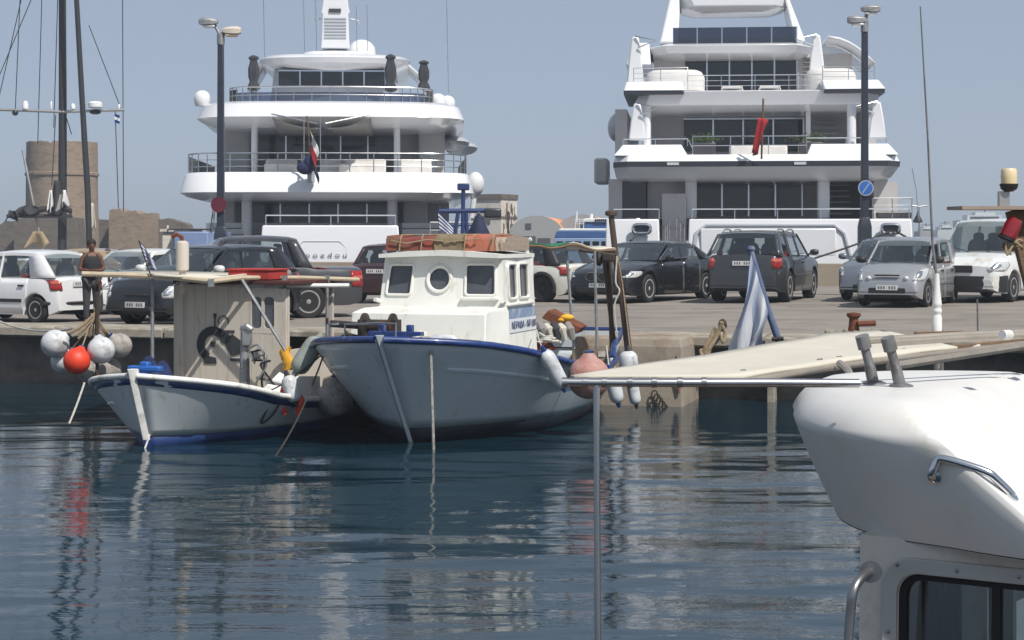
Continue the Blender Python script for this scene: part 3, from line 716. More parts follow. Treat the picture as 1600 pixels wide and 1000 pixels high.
# ---------------------------------------------------------------- the white boat in the middle
hB = Vector((-.30, -.954, 0)).normalized()
B = T('fishing_boat', 'white fishing boat with blue gunwale and wheelhouse in the middle of the harbour', 'boat', P(590, 372, 21.0) * Vector((1, 1, 0)) if False else (P(592, 372, 21).x, 21.0, 0), hd(hB.x, hB.y), 'moored fishing boats')
hbB = [(0, .04), (.012, .24), (.03, .52), (.05, .76), (.075, .98), (.1, 1.12), (.13, 1.25), (.165, 1.38), (.25, 1.55), (.4, 1.66), (.6, 1.62), (.8, 1.42), (1, 1.12)]
shB = [(0, 1.31), (.05, 1.27), (.1, 1.22), (.2, 1.09), (.3, .96), (.45, .79), (.6, .71), (.75, .72), (1, .80)]
ptB, tsB = boat_hull(B, 7.1, hbB, shB, 1.05, -.45, .19, 'hull_white_b', 'bottom_navy', 'blue_paint', pb=.95, pm=.30, rail_r=.043)
for sd in (1, -1):
    MB().tube([ptB(tt, interp(shB, tt) * .74, sd) + Vector((0, sd * .005, 0)) for tt in tsB[3:]], .03, 6).build('rubbing_strake', 'hull_white_b', B)
    # raised stern bulwark with its cap
    q = [tt for tt in np.linspace(.69, 1, 8)]
    rr = [[ptB(tt, interp(shB, tt), sd) + Vector((0, 0, .03)), ptB(tt, interp(shB, tt), sd) + Vector((0, sd * .04, .04 + .24 * sstep((tt - .67) / .06)))] for tt in q]
    MB().loft(rr, False, False, False).build('bulwark', 'hull_white_b', B, solid=.04)
    MB().tube([r[1] for r in rr], .04, 6).build('bulwark_cap', 'blue_paint', B)
r1 = [ptB(1, interp(shB, 1), sd) + Vector((0, sd * .04, .28)) for sd in (1, -1)]
m = MB().prism([r1[0] + Vector((0, 0, -.26)), r1[0], r1[1], r1[1] + Vector((0, 0, -.26))], (.04, 0, 0)); m.build('stern_board', 'hull_white_b', B)
MB().tube([r1[0] + Vector((0, 0, .02)), r1[1] + Vector((0, 0, .02))], .04, 6).build('bulwark_cap', 'blue_paint', B)
# stem post
zz = np.linspace(-.4, 1.36, 12); m = MB()
rings = []
for z in zz:
    x = -1.05 * (1 - z / 1.31) + .03; rings.append([(x + .02, 0, z), (x - .05, .045, z), (x - .15, .03, z), (x - .15, -.03, z), (x - .05, -.045, z)])
m.loft(rings).build('stem_post', 'hull_white_b', B, smooth=60)
def house(t, rows, name, mat, bevel=.02):
    "box-like cabin from (z, x_front, x_back, half_width, y0) rows"
    return MB().loft([[(xf, -w + y0, z), (xf + .05, y0, z), (xf, w + y0, z), (xb, w + y0, z), (xb, -w + y0, z)] for z, xf, xb, w, y0 in rows], True).build(name, mat, t, bevel=bevel, smooth=30)
house(B, [(.85, -1.55, -2.62, .92, 0), (1.55, -1.66, -2.62, .90, 0), (1.60, -1.98, -2.62, .87, 0)], 'trunk_cabin', 'cabin_white', .012)
def plate_with_holes(outer, holes, th, fn):
    "flat plate in (a,b) coordinates with openings, built with bmesh fill; fn maps (a,b,depth) to a point"
    bm = bmesh.new(); es = []
    for loop in [outer] + holes:
        vs = [bm.verts.new((p[0], p[1], 0)) for p in loop]
        es += [bm.edges.new((vs[i], vs[(i + 1) % len(vs)])) for i in range(len(vs))]
    bmesh.ops.triangle_fill(bm, use_beauty=True, use_dissolve=False, edges=es)
    ge = bmesh.ops.extrude_face_region(bm, geom=bm.faces[:])
    for v in [g for g in ge['geom'] if isinstance(g, bmesh.types.BMVert)]: v.co.z = th
    bm.normal_update(); mb = MB(); idx = {}
    for v in bm.verts: idx[v] = len(mb.v); mb.v.append(tuple(fn(v.co.x, v.co.y, v.co.z)))
    for f in bm.faces: mb.f.append([idx[v] for v in f.verts]); mb.mi.append(0)
    bm.free(); return mb
def rrect(a0, a1, b0, b1, r, n=4, skew=0):
    out = []
    for cx, cy, s in ((a1 - r, b1 - r, 0), (a0 + r, b1 - r, 90), (a0 + r, b0 + r, 180), (a1 - r, b0 + r, 270)):
        for k in range(n + 1):
            a = R(s + 90 * k / n); y = cy + r * math.sin(a); out.append((cx + r * math.cos(a) + skew * (y - (b0 + b1) / 2), y))
    return out
def circ(a, b, r, n=22): return [(a + r * math.cos(2 * math.pi * k / n), b + r * math.sin(2 * math.pi * k / n)) for k in range(n)]
# wheelhouse: four walls with real openings, panes, frames, roof
zA, zB_ = 1.57, 2.27; xF = -2.50; hw = .86
def front(a, b, d): return Vector((xF - .16 * (b - zA) - d + .05 * (1 - (a / hw) ** 2), a * (1 - .07 * (b - zA)), b))
w1 = rrect(-.77, -.41, 1.755, 2.15, .04, skew=.05); w2 = circ(-.02, 1.965, .165); w3 = rrect(.35, .76, 1.755, 2.16, .045)
outer = [(-hw, zA)] + [(-hw, zB_)] + [(lerp(-hw, hw, k / 8), zB_) for k in range(1, 8)] + [(hw, zB_), (hw, zA)] + [(lerp(hw, -hw, k / 8), zA) for k in range(1, 8)]
plate_with_holes(outer, [w1, w2, w3], .05, front).build('front_wall', 'cabin_white', B, smooth=30)
for lp in (w1, w2, w3):
    g = MB().add([front(a, b, .03) for a, b in lp], [tuple(range(len(lp)))]).build('window', 'wheelhouse_glass', B, smooth=0)
    mb = MB(); lp2 = lp + [lp[0]]; mb.tube([front(a, b, -.006) for a, b in lp2], .018 if lp is not w2 else .026, 6, cap=False); mb.build('window_frame', 'cabin_white', g)
MB().bar(front(.30, 1.715, -.03), front(.81, 1.715, -.03), .07, .05).build('window_sill', 'cabin_white', B, bevel=.015)
for sd in (1, -1):
    def sidew(a, b, d, sd=sd): return Vector((a, sd * (hw - .055 * (b - zA) - d), b))
    x0, x1 = xF - .06, -3.92
    o_ = [(x0 - .0, .78), (x0 - .12 * 0, zA), (x0 - .11, zB_), (x1, zB_), (x1, .78)]
    hs = [rrect(-3.10, -2.74, 1.70, 2.16, .06), rrect(-3.62, -3.20, 1.70, 2.16, .06)]
    plate_with_holes(o_, hs, .04, sidew).build('side_wall', 'cabin_white', B, smooth=30)
    for lp in hs:
        g = MB().add([sidew(a, b, .02) for a, b in lp], [tuple(range(len(lp)))]).build('window', 'wheelhouse_glass', B, smooth=0)
        mb = MB(); mb.tube([sidew(a, b, -.01) for a, b in lp + [lp[0]]], .022, 6, cap=False); mb.build('window_frame', 'cabin_white', g)
    MB().bar(sidew(-2.66, 1.63, -.02), sidew(-3.80, 1.63, -.02), .05, .035).build('ledge', 'cabin_white', B, bevel=.01)
    # name board
    MB().prism([sidew(-2.72, 1.26, -.012), sidew(-2.72, 1.44, -.012), sidew(-3.90, 1.44, -.012), sidew(-3.90, 1.26, -.012)], (0, sd * -.008, 0)).build('name_board', 'board_white', B)
    MB().prism([sidew(-2.72, 1.445, -.010), sidew(-2.72, 1.58, -.010), sidew(-3.90, 1.58, -.010), sidew(-3.90, 1.445, -.010)], (0, sd * -.008, 0)).build('blue_band', 'board_blue', B)
    if sd == 1:
        mm = Matrix(((-1, 0, 0, -3.31), (0, 0, 1, hw + .036), (0, 1, 0, 1.35), (0, 0, 0, 1)))
    else: mm = Matrix(((1, 0, 0, -3.31), (0, 0, -1, -hw - .036), (0, 1, 0, 1.35), (0, 0, 0, 1)))
    text_mesh('ΝΕΡΑΙΔΑ - ΝΡ-580', .130, 'name_lettering', 'board_ink', B, mm)
MB().bb(-3.92, -3.88, -.84, .84, .8, 2.26).build('back_wall', 'cabin_white', B)
m = MB(); rr = []
for k in range(9):
    x = lerp(xF + .10, -4.0, k / 8); w = hw + .0 - .03 * abs(k / 4 - 1)
    rr.append([(x, -w, zB_ - .03), (x, -w, zB_ + .02), (x, -w * .5, zB_ + .06), (x, 0, zB_ + .075), (x, w * .5, zB_ + .06), (x, w, zB_ + .02), (x, w, zB_ - .03), (x, 0, zB_ + .0)])
m.loft(rr).build('wheelhouse_roof', 'cabin_white', B, smooth=40)
m = MB(); m.ell((-3.1, .45, 1.75), (.2, .22, .25), 10, 8); m.build('seat_inside', 'rust_red', B)
MB().bb(-3.6, -2.6, -.80, .80, 1.0, 1.62).build('cabin_floor', 'dark_interior', B)
# handrails, cleats and light fittings on the cabin
for sd in (1, -1):
    m = MB(); m.tube([(xF - .1, sd * .80, zA + .02), (xF - .02, sd * .86, zA + .10), (xF + .10, sd * .88, zA + .12)], .03, 7); m.build('grab_rail', 'cabin_white', B)
MB().tube([(-3.75, .80, 2.30), (-3.75, .80, 2.46), (-3.75, .86, 2.49)], .03, 7).build('vent_pipe', 'cabin_white', B)
M_ = MB()
for x, y, dx in ((-1.30, -.25, .0), (-1.25, .35, .0)): M_.bb(x - .05, x + .05, y - .28, y + .28, 1.22, 1.26)
M_.build('hatch_beam', 'cabin_white', B)
MB().lathe([(.075, 0), (.075, .2), (.085, .2), (.085, .25), (.0001, .27)], 12, (-1.35, .02, 1.08)).build('mushroom_vent', 'cabin_white', B)
# bow fittings
m = MB(); m.bb(-.62, -.50, -.34, .34, 1.30, 1.38); m.bb(-.60, -.52, -.22, -.14, 1.05, 1.46); m.bb(-.60, -.52, .14, .22, 1.05, 1.46); m.build('bitts', 'blue_paint', B, bevel=.01)
m = MB(); m.lathe([(.16, -.20), (.16, -.17), (.08, -.15), (.08, .15), (.16, .17), (.16, .20)], 16, (-.95, -.38, 1.42), Matrix.Rotation(R(90), 3, 'X')); m.tube([(-.95, -.62, 1.42), (-.95, -1.02, 1.44)], .045, 8); m.bb(-1.05, -.85, -.62, -.52, 1.1, 1.5); m.bb(-1.05, -.85, -.22, -.12, 1.1, 1.5)
m.build('anchor_winch', 'winch_black', B)
m = MB(); m.tube([(-.45, -.62, 1.16), (-.45, -.62, 1.46), (-.42, -.2, 1.48), (-.42, .05, 1.48), (-.42, .05, 1.16)], .014, 6); m.tube([(-.75, -.95, 1.12), (-.75, -.95, 1.44), (-.55, -.75, 1.46)], .014, 6); m.build('bow_rail', 'steel', B)
MB().tube([P(672, 526, 21.35), P(673, 545, 21.15), P(675, 620, 21.12), P(678, 720, 21.10)], .018, 6).build('anchor_rope', 'chain_rope', B, world=True)
def heap(name, label, cat, c, rad, n, mat, r=.012, seed=1, hgt=.5, par=None, group=None):
    "a tangle of rope: one long line curled up on itself"
    rnd = random.Random(seed); c = Vector(c); pts = []
    for k in range(n):
        a = k * 1.1 + rnd.uniform(-.5, .5); q = rad * rnd.uniform(.35, 1) * (1 - .4 * k / n)
        pts.append(c + Vector((q * math.cos(a), q * math.sin(a), rad * hgt * (k / n) * rnd.uniform(.5, 1) + r)))
    mb = MB().tube(spline(pts, 4), r, 5)
    if par: return mb.build(name, mat, par, world=True)
    o = mb.build(name, mat); return tag(o, label, cat, group)
for o in B.o.children:           # the house stands a little to the left of the keel line
    if o.name.split('.')[0] in ('trunk_cabin', 'front_wall', 'window', 'window_sill', 'side_wall', 'ledge', 'name_board', 'blue_band', 'name_lettering', 'back_wall', 'wheelhouse_roof', 'seat_inside', 'cabin_floor', 'grab_rail', 'vent_pipe'): o.location.y -= .13
heap('fishing_net', 'heap of tan fishing net on the foredeck below the round window', 'net', B.w(-1.15, .18, 1.12), .26, 46, 'rope_tan', .014, 3, .45)
heap('rope_coil', 'grey rope coil on the bow of the white wheelhouse boat', 'rope', B.w(-.55, -.45, 1.18), .2, 30, 'rope_white', .012, 4, .6)
heap('rope_coil', 'dark rope tangle around the anchor winch of the white boat', 'rope', B.w(-.78, -.12, 1.2), .18, 30, 'rope_dark', .014, 5, .7)

heap('rope_coil', 'white rope flaked on the port foredeck of the white boat', 'rope', B.w(-.42, .30, 1.22), .2, 26, 'rope_white', .013, 14, .5)
heap('net_heap', 'brown net heap left of the anchor winch on the white boat', 'net', B.w(-1.0, -.75, 1.14), .24, 40, 'rope_dark', .016, 15, .9)
t = T('deck_fender', 'small white fender lying on the bow of the white boat', 'fender', B.w(-.5, .62, 1.25), 0)
MB().tube([B.w(-.55, .45, 1.27), B.w(-.53, .5, 1.27), B.w(-.50, .75, 1.27), B.w(-.48, .8, 1.27)], [.04, .08, .08, .04], 12).build('body', 'buoy_white', t, world=True)
MB().tube([B.w(-.48, .8, 1.27), B.w(-.47, .86, 1.27)], [.035, .02], 8).build('end_cap', 'blue_paint', t, world=True)
t = T('deck_oar', 'weathered wooden boat hook lying along the foredeck of the white boat', 'boat hook', B.w(-1.2, .5, 1.2), 0)
MB().tube([B.w(-1.42, -.15, 1.27), B.w(-1.15, .85, 1.24)], .018, 7).build('shaft', 'wood_pale2', t, world=True); MB().tube([B.w(-1.15, .85, 1.24), B.w(-1.12, .95, 1.22), B.w(-1.16, .98, 1.18)], .012, 6).build('hook', 'rust', t, world=True)
# what lies on and hangs round the white boat
def roof_bundle():
    t = T('roof_bundle', 'faded red tarpaulin bundle lashed on the white wheelhouse roof', 'tarpaulin', B.w(-3.1, -.13, 2.33), B.o.rotation_euler.z)
    rnd = random.Random(3)
    def lump(y0, y1, x0, x1, h, mat, nm, seed):
        r2 = random.Random(seed); rr = []
        for k in range(9):
            y = lerp(y0, y1, k / 8); j = [r2.uniform(-.02, .02) for _ in range(7)]
            hh = h * (1 + r2.uniform(-.12, .10))
            rr.append([(x1, y, .0), (x1 + j[0], y, hh * .75), (x1 - .06 + j[1], y, hh), ((x0 + x1) / 2, y, hh * 1.04 + j[2]), (x0 + .06, y, hh + j[3]), (x0 + j[4], y, hh * .7), (x0, y, 0)])
        MB().loft(rr).build(nm, mat, t, smooth=60)
    lump(-.80, -.12, -.55, .52, .19, 'rust_red', 'red_tarpaulin', 1)
    lump(-.11, .28, -.55, .53, .20, 'tarp_olive', 'olive_tarpaulin', 2)
    lump(.29, .70, -.55, .50, .20, 'tarp_orange', 'orange_tarpaulin', 5)
    lump(.71, .86, -.55, .46, .17, 'net_tan', 'net_roll', 6)
    m = MB()
    for y in (-.6, -.3, .3, .68): m.tube([(.54, y, 0), (.55, y + .02, .16), (.46, y + .01, .215), (-.4, y, .22)], .009, 5)
    m.tube([(.545, -.72, .14), (.55, -.5, .10), (.55, -.2, .15), (.55, .1, .12), (.54, .5, .16)], .009, 5)
    m.build('lashing', 'rope_tan', t)
M('tarp_olive', C(122, 108, 84), .85, var=.2, scale=5, bump=.5, bscale=8); M('tarp_orange', C(164, 96, 74), .8, var=.2, scale=4, dirt=(C(140, 112, 92), .45, 3), bump=.5, bscale=7); M('net_tan', C(160, 146, 130), .95, var=.25, scale=30, bump=.8, bscale=60)
roof_bundle()
M('mat_grey', C(132, 138, 132), .9, var=.2, bump=.4)
# stern gear: mast, poles, green awning
M('mast_brown', C(74, 58, 48), .6, var=.3, scale=6, stretch=(1, 1, .2))
t = T('mast', 'brown wooden mast with rope stays at the stern of the white boat', 'mast', P(985, 545, 26.3), 0)
m = MB(); m.tube([P(982, 548, 26.3), P(974, 480, 26.3), P(962, 400, 26.3), P(955, 338, 26.3)], [.058, .054, .048, .044], 10); m.build('pole', 'mast_brown', t, world=True)
m = MB(); m.lathe([(.05, 0), (.09, .02), (.09, .07), (.04, .09)], 10, P(955, 338, 26.3)); m.build('cap', 'mast_brown', t, world=True)
MB().tube([P(955, 345, 26.3), P(972, 440, 26.25), P(985, 548, 26.2)], .012, 5).build('stay', 'rope_tan', t, world=True)
MB().tube(spline([P(964, 400, 26.2), P(962, 440, 26.15), P(968, 455, 26.1), P(960, 480, 26.1), P(966, 540, 26.1)], 5), .012, 5).build('halyard', 'rope_white', t, world=True)
for i, (x0, x1, yb) in enumerate(((952, 956, 545), (943, 960, 542))):
    t = T('boat_pole', ('thin dark pole standing upright left of the brown mast', 'dark pole leaning against the brown mast at its foot')[i], 'pole', P(x1, yb, 26.5), 0)
    MB().tube([P(x0, 394, 26.5), P(x1, yb, 26.5)], .035, 8).build('shaft', 'mast_brown', t, world=True)
    MB().tube([P(x0, 394, 26.5), P(x0 - .3, 389, 26.5)], .045, 8).build('tip', 'black_plastic', t, world=True)
t = T('stern_awning', 'green net awning on thin poles over the stern of the white boat', 'awning', P(890, 545, 25.8), 0)
for px, pt_ in ((887, 905), (931, 941)): MB().tube([P(px - 2, 392, 25.6), P(pt_ - 8, 545, 25.6)], .022, 7).build('pole', 'galv', t, world=True)
def aw(u, v):
    p = lerp(P(812, 385, 24.9), P(962, 391, 25.9), u); p = Vector(p); p.y += 1.3 * v; p.z += .06 * math.sin(u * 3.1) * (1 - v) + .03 * math.sin(u * 14 + v * 3) + .02 * v; return p
MB().grid(lambda u, v: aw(u * .5, v), 10, 4).build('green_net', 'green_net', t, world=True, solid=.015)
MB().grid(lambda u, v: aw(.5 + u * .5, v) - Vector((0, 0, .005)), 10, 4).build('canvas', 'canvas_cream', t, world=True, solid=.015)
MB().tube([aw(k / 10, 0) - Vector((0, 0, .03)) for k in range(11)], .02, 6).build('front_bar', 'wood_old', t, world=True)
MB().tube([aw(.62, 0) - Vector((0, 0, .10)), aw(1, 0) - Vector((0, 0, .10))], .025, 6).build('lower_bar', 'wood_dark', t, world=True)
m = MB(); m.box(P(950, 402, 25.7), (.18, .25, .12)); m.ell(P(936, 405, 25.7), (.06, .08, .1), 8, 6); m.build('gear_box', 'winch_black', t, world=True, bevel=.02)
# things lying in the stern
t = T('rusty_board', 'rust brown plank leaning over the stern of the white boat', 'plank', P(880, 500, 25.2), 0)
MB().prism([P(846, 497, 25.2), P(856, 485, 25.2), P(908, 512, 25.2), P(900, 522, 25.2)], (.1, .25, .02)).build('plank', 'rust', t, world=True, bevel=.01)
m = MB(); m.ell(P(886, 496, 25.1), (.10, .06, .05), 9, 6); m.ell(P(878, 500, 25.1), (.06, .05, .035), 9, 6); m.build('yellow_float', 'yellow', t, world=True)
t = T('folded_awning', 'grey and white folded tarpaulin in the stern beside the name board', 'tarpaulin', P(862, 525, 25.0), 0)
for k in range(5):
    x = 842 + k * 11
    MB().tube([P(x, 506 + k % 2 * 3, 25.0), P(x + 5, 515, 24.92), P(x + 9, 530, 24.95)], [.05, .065, .04], 8).build('fold', ('canvas_grey', 'canvas_cream', 'canvas_dark', 'canvas_cream', 'canvas_grey')[k], t, world=True)
heap('rope_coil', 'white rope bundle in the stern of the white boat under the rusty plank', 'rope', P(853, 536, 24.9), .22, 34, 'rope_white', .016, 8, .6)
heap('net_heap', 'reddish net heap behind the name board of the white boat', 'net', P(850, 548, 25.0), .22, 40, 'rust_red', .018, 9, .5)
# fenders round the white boat
FG = 'fenders of the white boat'
def gB(tt, out=.12, dz=0): q = ptB(tt, interp(shB, tt), 1); return B.w(q.x, q.y + out, q.z + dz)
def onpx(px, py, w): return P(px, py, w.y)
def tpx(px, out=.12):
    "the station whose gunwale shows at that pixel column"
    return min((i / 200 for i in range(20, 201)), key=lambda q: abs(800 + F * gB(q, out).x / gB(q, out).y - px))
fender('boat_fender', 'long white fender slanting over the blue gunwale right of the name board', onpx(850, 548, gB(tpx(858), .12)), onpx(880, 606, gB(tpx(868), .10)), .105, 'buoy_white', group=FG, rope=P(838, 515, 24.2))
ball('ball_fender', 'big faded pink ball fender at the stern of the white boat', onpx(920, 590, gB(tpx(912, .3), .30)), .27, 'buoy_pink', FG, gB(tpx(908), .02, .02))
fender('boat_fender', 'small white fender with a blue top beside the pink ball fender', onpx(953, 578, gB(tpx(950), .16)), onpx(966, 630, gB(tpx(950), .12)), .10, 'buoy_white', group=FG, rope=P(948, 540, 25.3))
fender('boat_fender', 'thick white fender upright at the stern corner below the brown mast', P(981, 548, 25.2), P(984, 596, 25.2), .135, 'buoy_white', group=FG, tip='black_plastic')
fender('boat_fender', 'short white fender hanging lowest at the stern corner of the white boat', P(987, 596, 25.3), P(994, 632, 25.3), .085, 'buoy_white', group=FG, tip='black_plastic')
ball('ball_fender', 'beige ball fender between the two fishing boats', P(524, 622, 23.0), .235, 'buoy_grey', FG, ptB(.13, interp(shB, .13), -1) and B.w(*ptB(.13, interp(shB, .13), -1)))
fender('boat_fender', 'pale grey rolled mat fender hung on the bow left of the white boat', P(498, 528, 22.6), P(462, 582, 22.5), .125, 'mat_grey', group=FG, tip='mat_grey')
M('roof_maroon', C(74, 38, 34), .8, var=.2); M('blue_bright', C(36, 92, 168), .5, var=.15); M('wood_pale', C(178, 164, 140), .8, var=.2, scale=5, bump=.3); M('rust_red_b', C(166, 50, 42), .7, var=.15, scale=5, dirt=(C(130, 60, 48), .3, 5))
# ---------------------------------------------------------------- the small blue-trimmed boat at the left
hA = Vector((-.33, -.944, 0)).normalized(); lA = Vector((.944, -.33, 0))
A_ = T('fishing_boat', 'small white fishing boat with blue trim and a plank wheelhouse at the left', 'boat', (P(207, 372, 21.2).x, 21.2, 0), hd(hA.x, hA.y), 'moored fishing boats')
hbA = [(0, .04), (.012, .2), (.03, .45), (.05, .66), (.075, .86), (.1, 1.0), (.13, 1.12), (.165, 1.2), (.25, 1.3), (.4, 1.38), (.6, 1.34), (.8, 1.1), (1, .7)]
shA = [(0, .87), (.05, .80), (.1, .73), (.2, .56), (.3, .46), (.45, .40), (.6, .40), (.75, .46), (1, .66)]
ptA, tsA = boat_hull(A_, 6.6, hbA, shA, .35, -.4, .13, 'hull_white', 'bottom_blue', 'white_paint', pb=.9, pm=.32, rail_r=.035)
for sd in (1, -1):
    MB().loft([[ptA(tt, interp(shA, tt) - .035, sd) + Vector((0, sd * .012, 0)), ptA(tt, interp(shA, tt) - .11, sd) + Vector((0, sd * .012, 0))] for tt in tsA], False, False, False).build('blue_band', 'blue_paint', A_, solid=.012)
rings = []
for z in np.linspace(-.35, .95, 10):
    x = -.35 * (1 - z / .87) + .04; rings.append([(x + .03, 0, z), (x - .03, .05, z), (x - .14, .04, z), (x - .14, -.04, z), (x - .03, -.05, z)])
MB().loft(rings[3:]).build('stem_post', 'white_paint', A_, smooth=60); MB().loft(rings[:4]).build('stem_foot', 'blue_paint', A_, smooth=60)
m = MB(); m.bb(-.34, -.24, -.06, .06, .6, 1.02); m.bb(-.35, -.23, -.22, .22, .90, .97); m.build('bow_bitt', 'blue_bright', A_, bevel=.02)
MB().bb(-.85, -.35, -.55, -.1, .70, .76).build('bow_hatch', 'white_paint', A_, bevel=.02)
q = [ptA(tt, interp(shA, tt) * .62, -1) + Vector((0, -.014, 0)) for tt in (.05, .07, .09)]
MB().tube(q, .02, 6).build('fairlead', 'white_paint', A_)
# wheelhouse of upright planks
WX, WY0, WY1, WZ0, WZ1 = -3.05, -1.06, .50, .22, 1.87
npl = 9
for k in range(npl):
    y0 = lerp(WY0, WY1, k / npl); y1 = lerp(WY0, WY1, (k + 1) / npl) - .0025; zt = WZ1 - .05 * (k / npl); dx = random.uniform(-.0015, .0015)
    if k in (6, 7):      # the two planks with windows are cut short above and below them
        MB().bb(WX - .03 + dx, WX + dx, y0, y1, WZ0, 1.24).build('plank', 'plank_grey', A_, bevel=.003); MB().bb(WX - .03 + dx, WX + dx, y0, y1, 1.76, zt).build('plank', 'plank_grey', A_, bevel=.003)
    else: MB().bb(WX - .03 + dx, WX + dx, y0, y1, WZ0, zt).build('plank', 'plank_grey', A_, bevel=.003)
yw0 = lerp(WY0, WY1, 6 / npl); yw1 = lerp(WY0, WY1, 8 / npl)
def frA(a, b, d): return Vector((WX - d + .004, a, b))
hs = [rrect(yw0 + .0, yw0 + .15, 1.29, 1.71, .05), rrect(yw0 + .19, yw0 + .34, 1.29, 1.71, .05)]
plate_with_holes([(yw0 - .03, 1.22), (yw0 - .03, 1.78), (yw1 + .02, 1.78), (yw1 + .02, 1.22)], hs, .03, frA).build('window_panel', 'plank_grey', A_, smooth=0)
for lp in hs: MB().add([frA(a, b, .02) for a, b in lp], [tuple(range(len(lp)))]).build('window', 'wheelhouse_glass', A_, smooth=0)
MB().bb(WX - .06, WX + .05, WY0 - .12, WY0 + .02, WZ0, WZ1).build('corner_post', 'plank_grey', A_, bevel=.01)
MB().bb(WX - 1.5, WX - .03, WY1 - .05, WY1, WZ0, 1.0).build('side_wall', 'plank_grey', A_); MB().bb(WX - 1.5, WX - .03, WY0, WY0 + .05, WZ0, WZ1 - .03).build('side_wall', 'plank_grey', A_)
for x in (WX - .05, WX - 1.45): MB().bb(x - .03, x + .03, WY1 - .06, WY1 + .01, .9, 1.82).build('corner_post', 'plank_grey', A_)
MB().bb(WX - 1.5, WX - 1.45, WY0, WY1, WZ0, 1.1).build('back_wall', 'wood_dark', A_)
MB().bb(WX - 1.6, WX + .10, WY0 - .10, WY1 + .12, 1.875, 1.93).build('wheelhouse_roof', 'roof_maroon', A_, bevel=.01)
# the painted motorcycle on the planks
def motif():
    mb = MB(); X = WX + .008
    def arc(cy, cz, r0, r1, a0, a1, n=14):
        for k in range(n):
            a, b = R(lerp(a0, a1, k / n)), R(lerp(a0, a1, (k + 1) / n))
            mb.prism([(X, cy + r0 * math.cos(a), cz + r0 * math.sin(a)), (X, cy + r1 * math.cos(a), cz + r1 * math.sin(a)), (X, cy + r1 * math.cos(b), cz + r1 * math.sin(b)), (X, cy + r0 * math.cos(b), cz + r0 * math.sin(b))], (.004, 0, 0))
    c = (-.60, 1.06)
    def poly(*pts):
        q = [(X, c[0] + a, c[1] + b) for a, b in pts]; ce = sum((Vector(p) for p in q), Vector()) / len(q)
        for i in range(len(q)): mb.prism([ce, q[i], q[(i + 1) % len(q)]], (.004, 0, 0))
    arc(*c, .125, .245, 35, 250)
    poly((-.16, -.10), (-.13, -.26), (.06, -.26), (.05, -.18), (-.05, -.16))
    poly((.06, .24), (.16, .20), (.30, .10), (.20, .0), (.13, .03)); poly((.18, .10), (.30, .14), (.44, .05), (.42, -.12), (.28, -.15), (.20, -.02))
    poly((-.03, .04), (.05, .03), (.03, -.04), (-.04, -.03)); poly((.26, -.18), (.42, -.18), (.42, -.22), (.27, -.22))
    arc(c[0] + .16, c[1] + .31, .07, .085, -20, 200, 8); mb.box((X, c[0] + .03, c[1] + .30), (.006, .02, .12)); mb.box((X, c[0] + .03, c[1] + .39), (.006, .04, .06))
    mb.box((X, c[0] + .22, c[1] + .18), (.006, .22, .03))
    mb.build('painted_motif', 'art_paint', A_, smooth=0)
motif()
# awning frame over the boat
t = T('boat_awning', 'cream board awning on poles over the small blue-trimmed boat', 'awning', A_.w(-2.5, 0, .4), 0)
MB().tube([P(128, 428, 23.4), P(200, 430, 23.5), P(262, 433, 23.6), P(330, 440, 23.3)], .035, 8).build('front_beam', 'wood_pale', t, world=True)
MB().tube([P(330, 440, 23.3), P(378, 434, 23.8), P(470, 434, 24.6), P(560, 437, 25.3)], .03, 8).build('side_beam', 'wood_pale', t, world=True)
MB().add([P(180, 430, 23.6) + Vector((0, 0, .03)), P(330, 439, 23.4) + Vector((0, 0, .03)), P(380, 433, 23.9) + Vector((0, 0, .03)), P(440, 433, 26) + Vector((0, 0, .03)), P(240, 427, 26) + Vector((0, 0, .03))], [(0, 1, 2, 3, 4)]).build('board', 'canvas_cream', t, world=True, solid=.03)
MB().tube([P(415, 446, 24.2), P(545, 446, 24.6)], .028, 8).build('white_tube', 'white_paint', t, world=True)
for p0, p1 in (((445, 436, 24.3), (446, 610, 24.0)), ((511, 436, 24.9), (511, 540, 24.9)), ((238, 430, 23.8), (238, 560, 23.8)), ((378, 437, 23.7), (446, 548, 23.6)), ((152, 428, 23.6), (152, 592, 23.4))):
    MB().tube([P(*p0), P(*p1)], .024, 7).build('pole', 'wood_dark' if p0[0] == 152 else 'galv', t, world=True)
for px, py, d in ((445, 434, 24.3), (511, 434, 24.9), (330, 440, 23.3)): MB().box(P(px, py + 2, d), (.07, .07, .10)).build('clamp', 'galv', t, world=True)
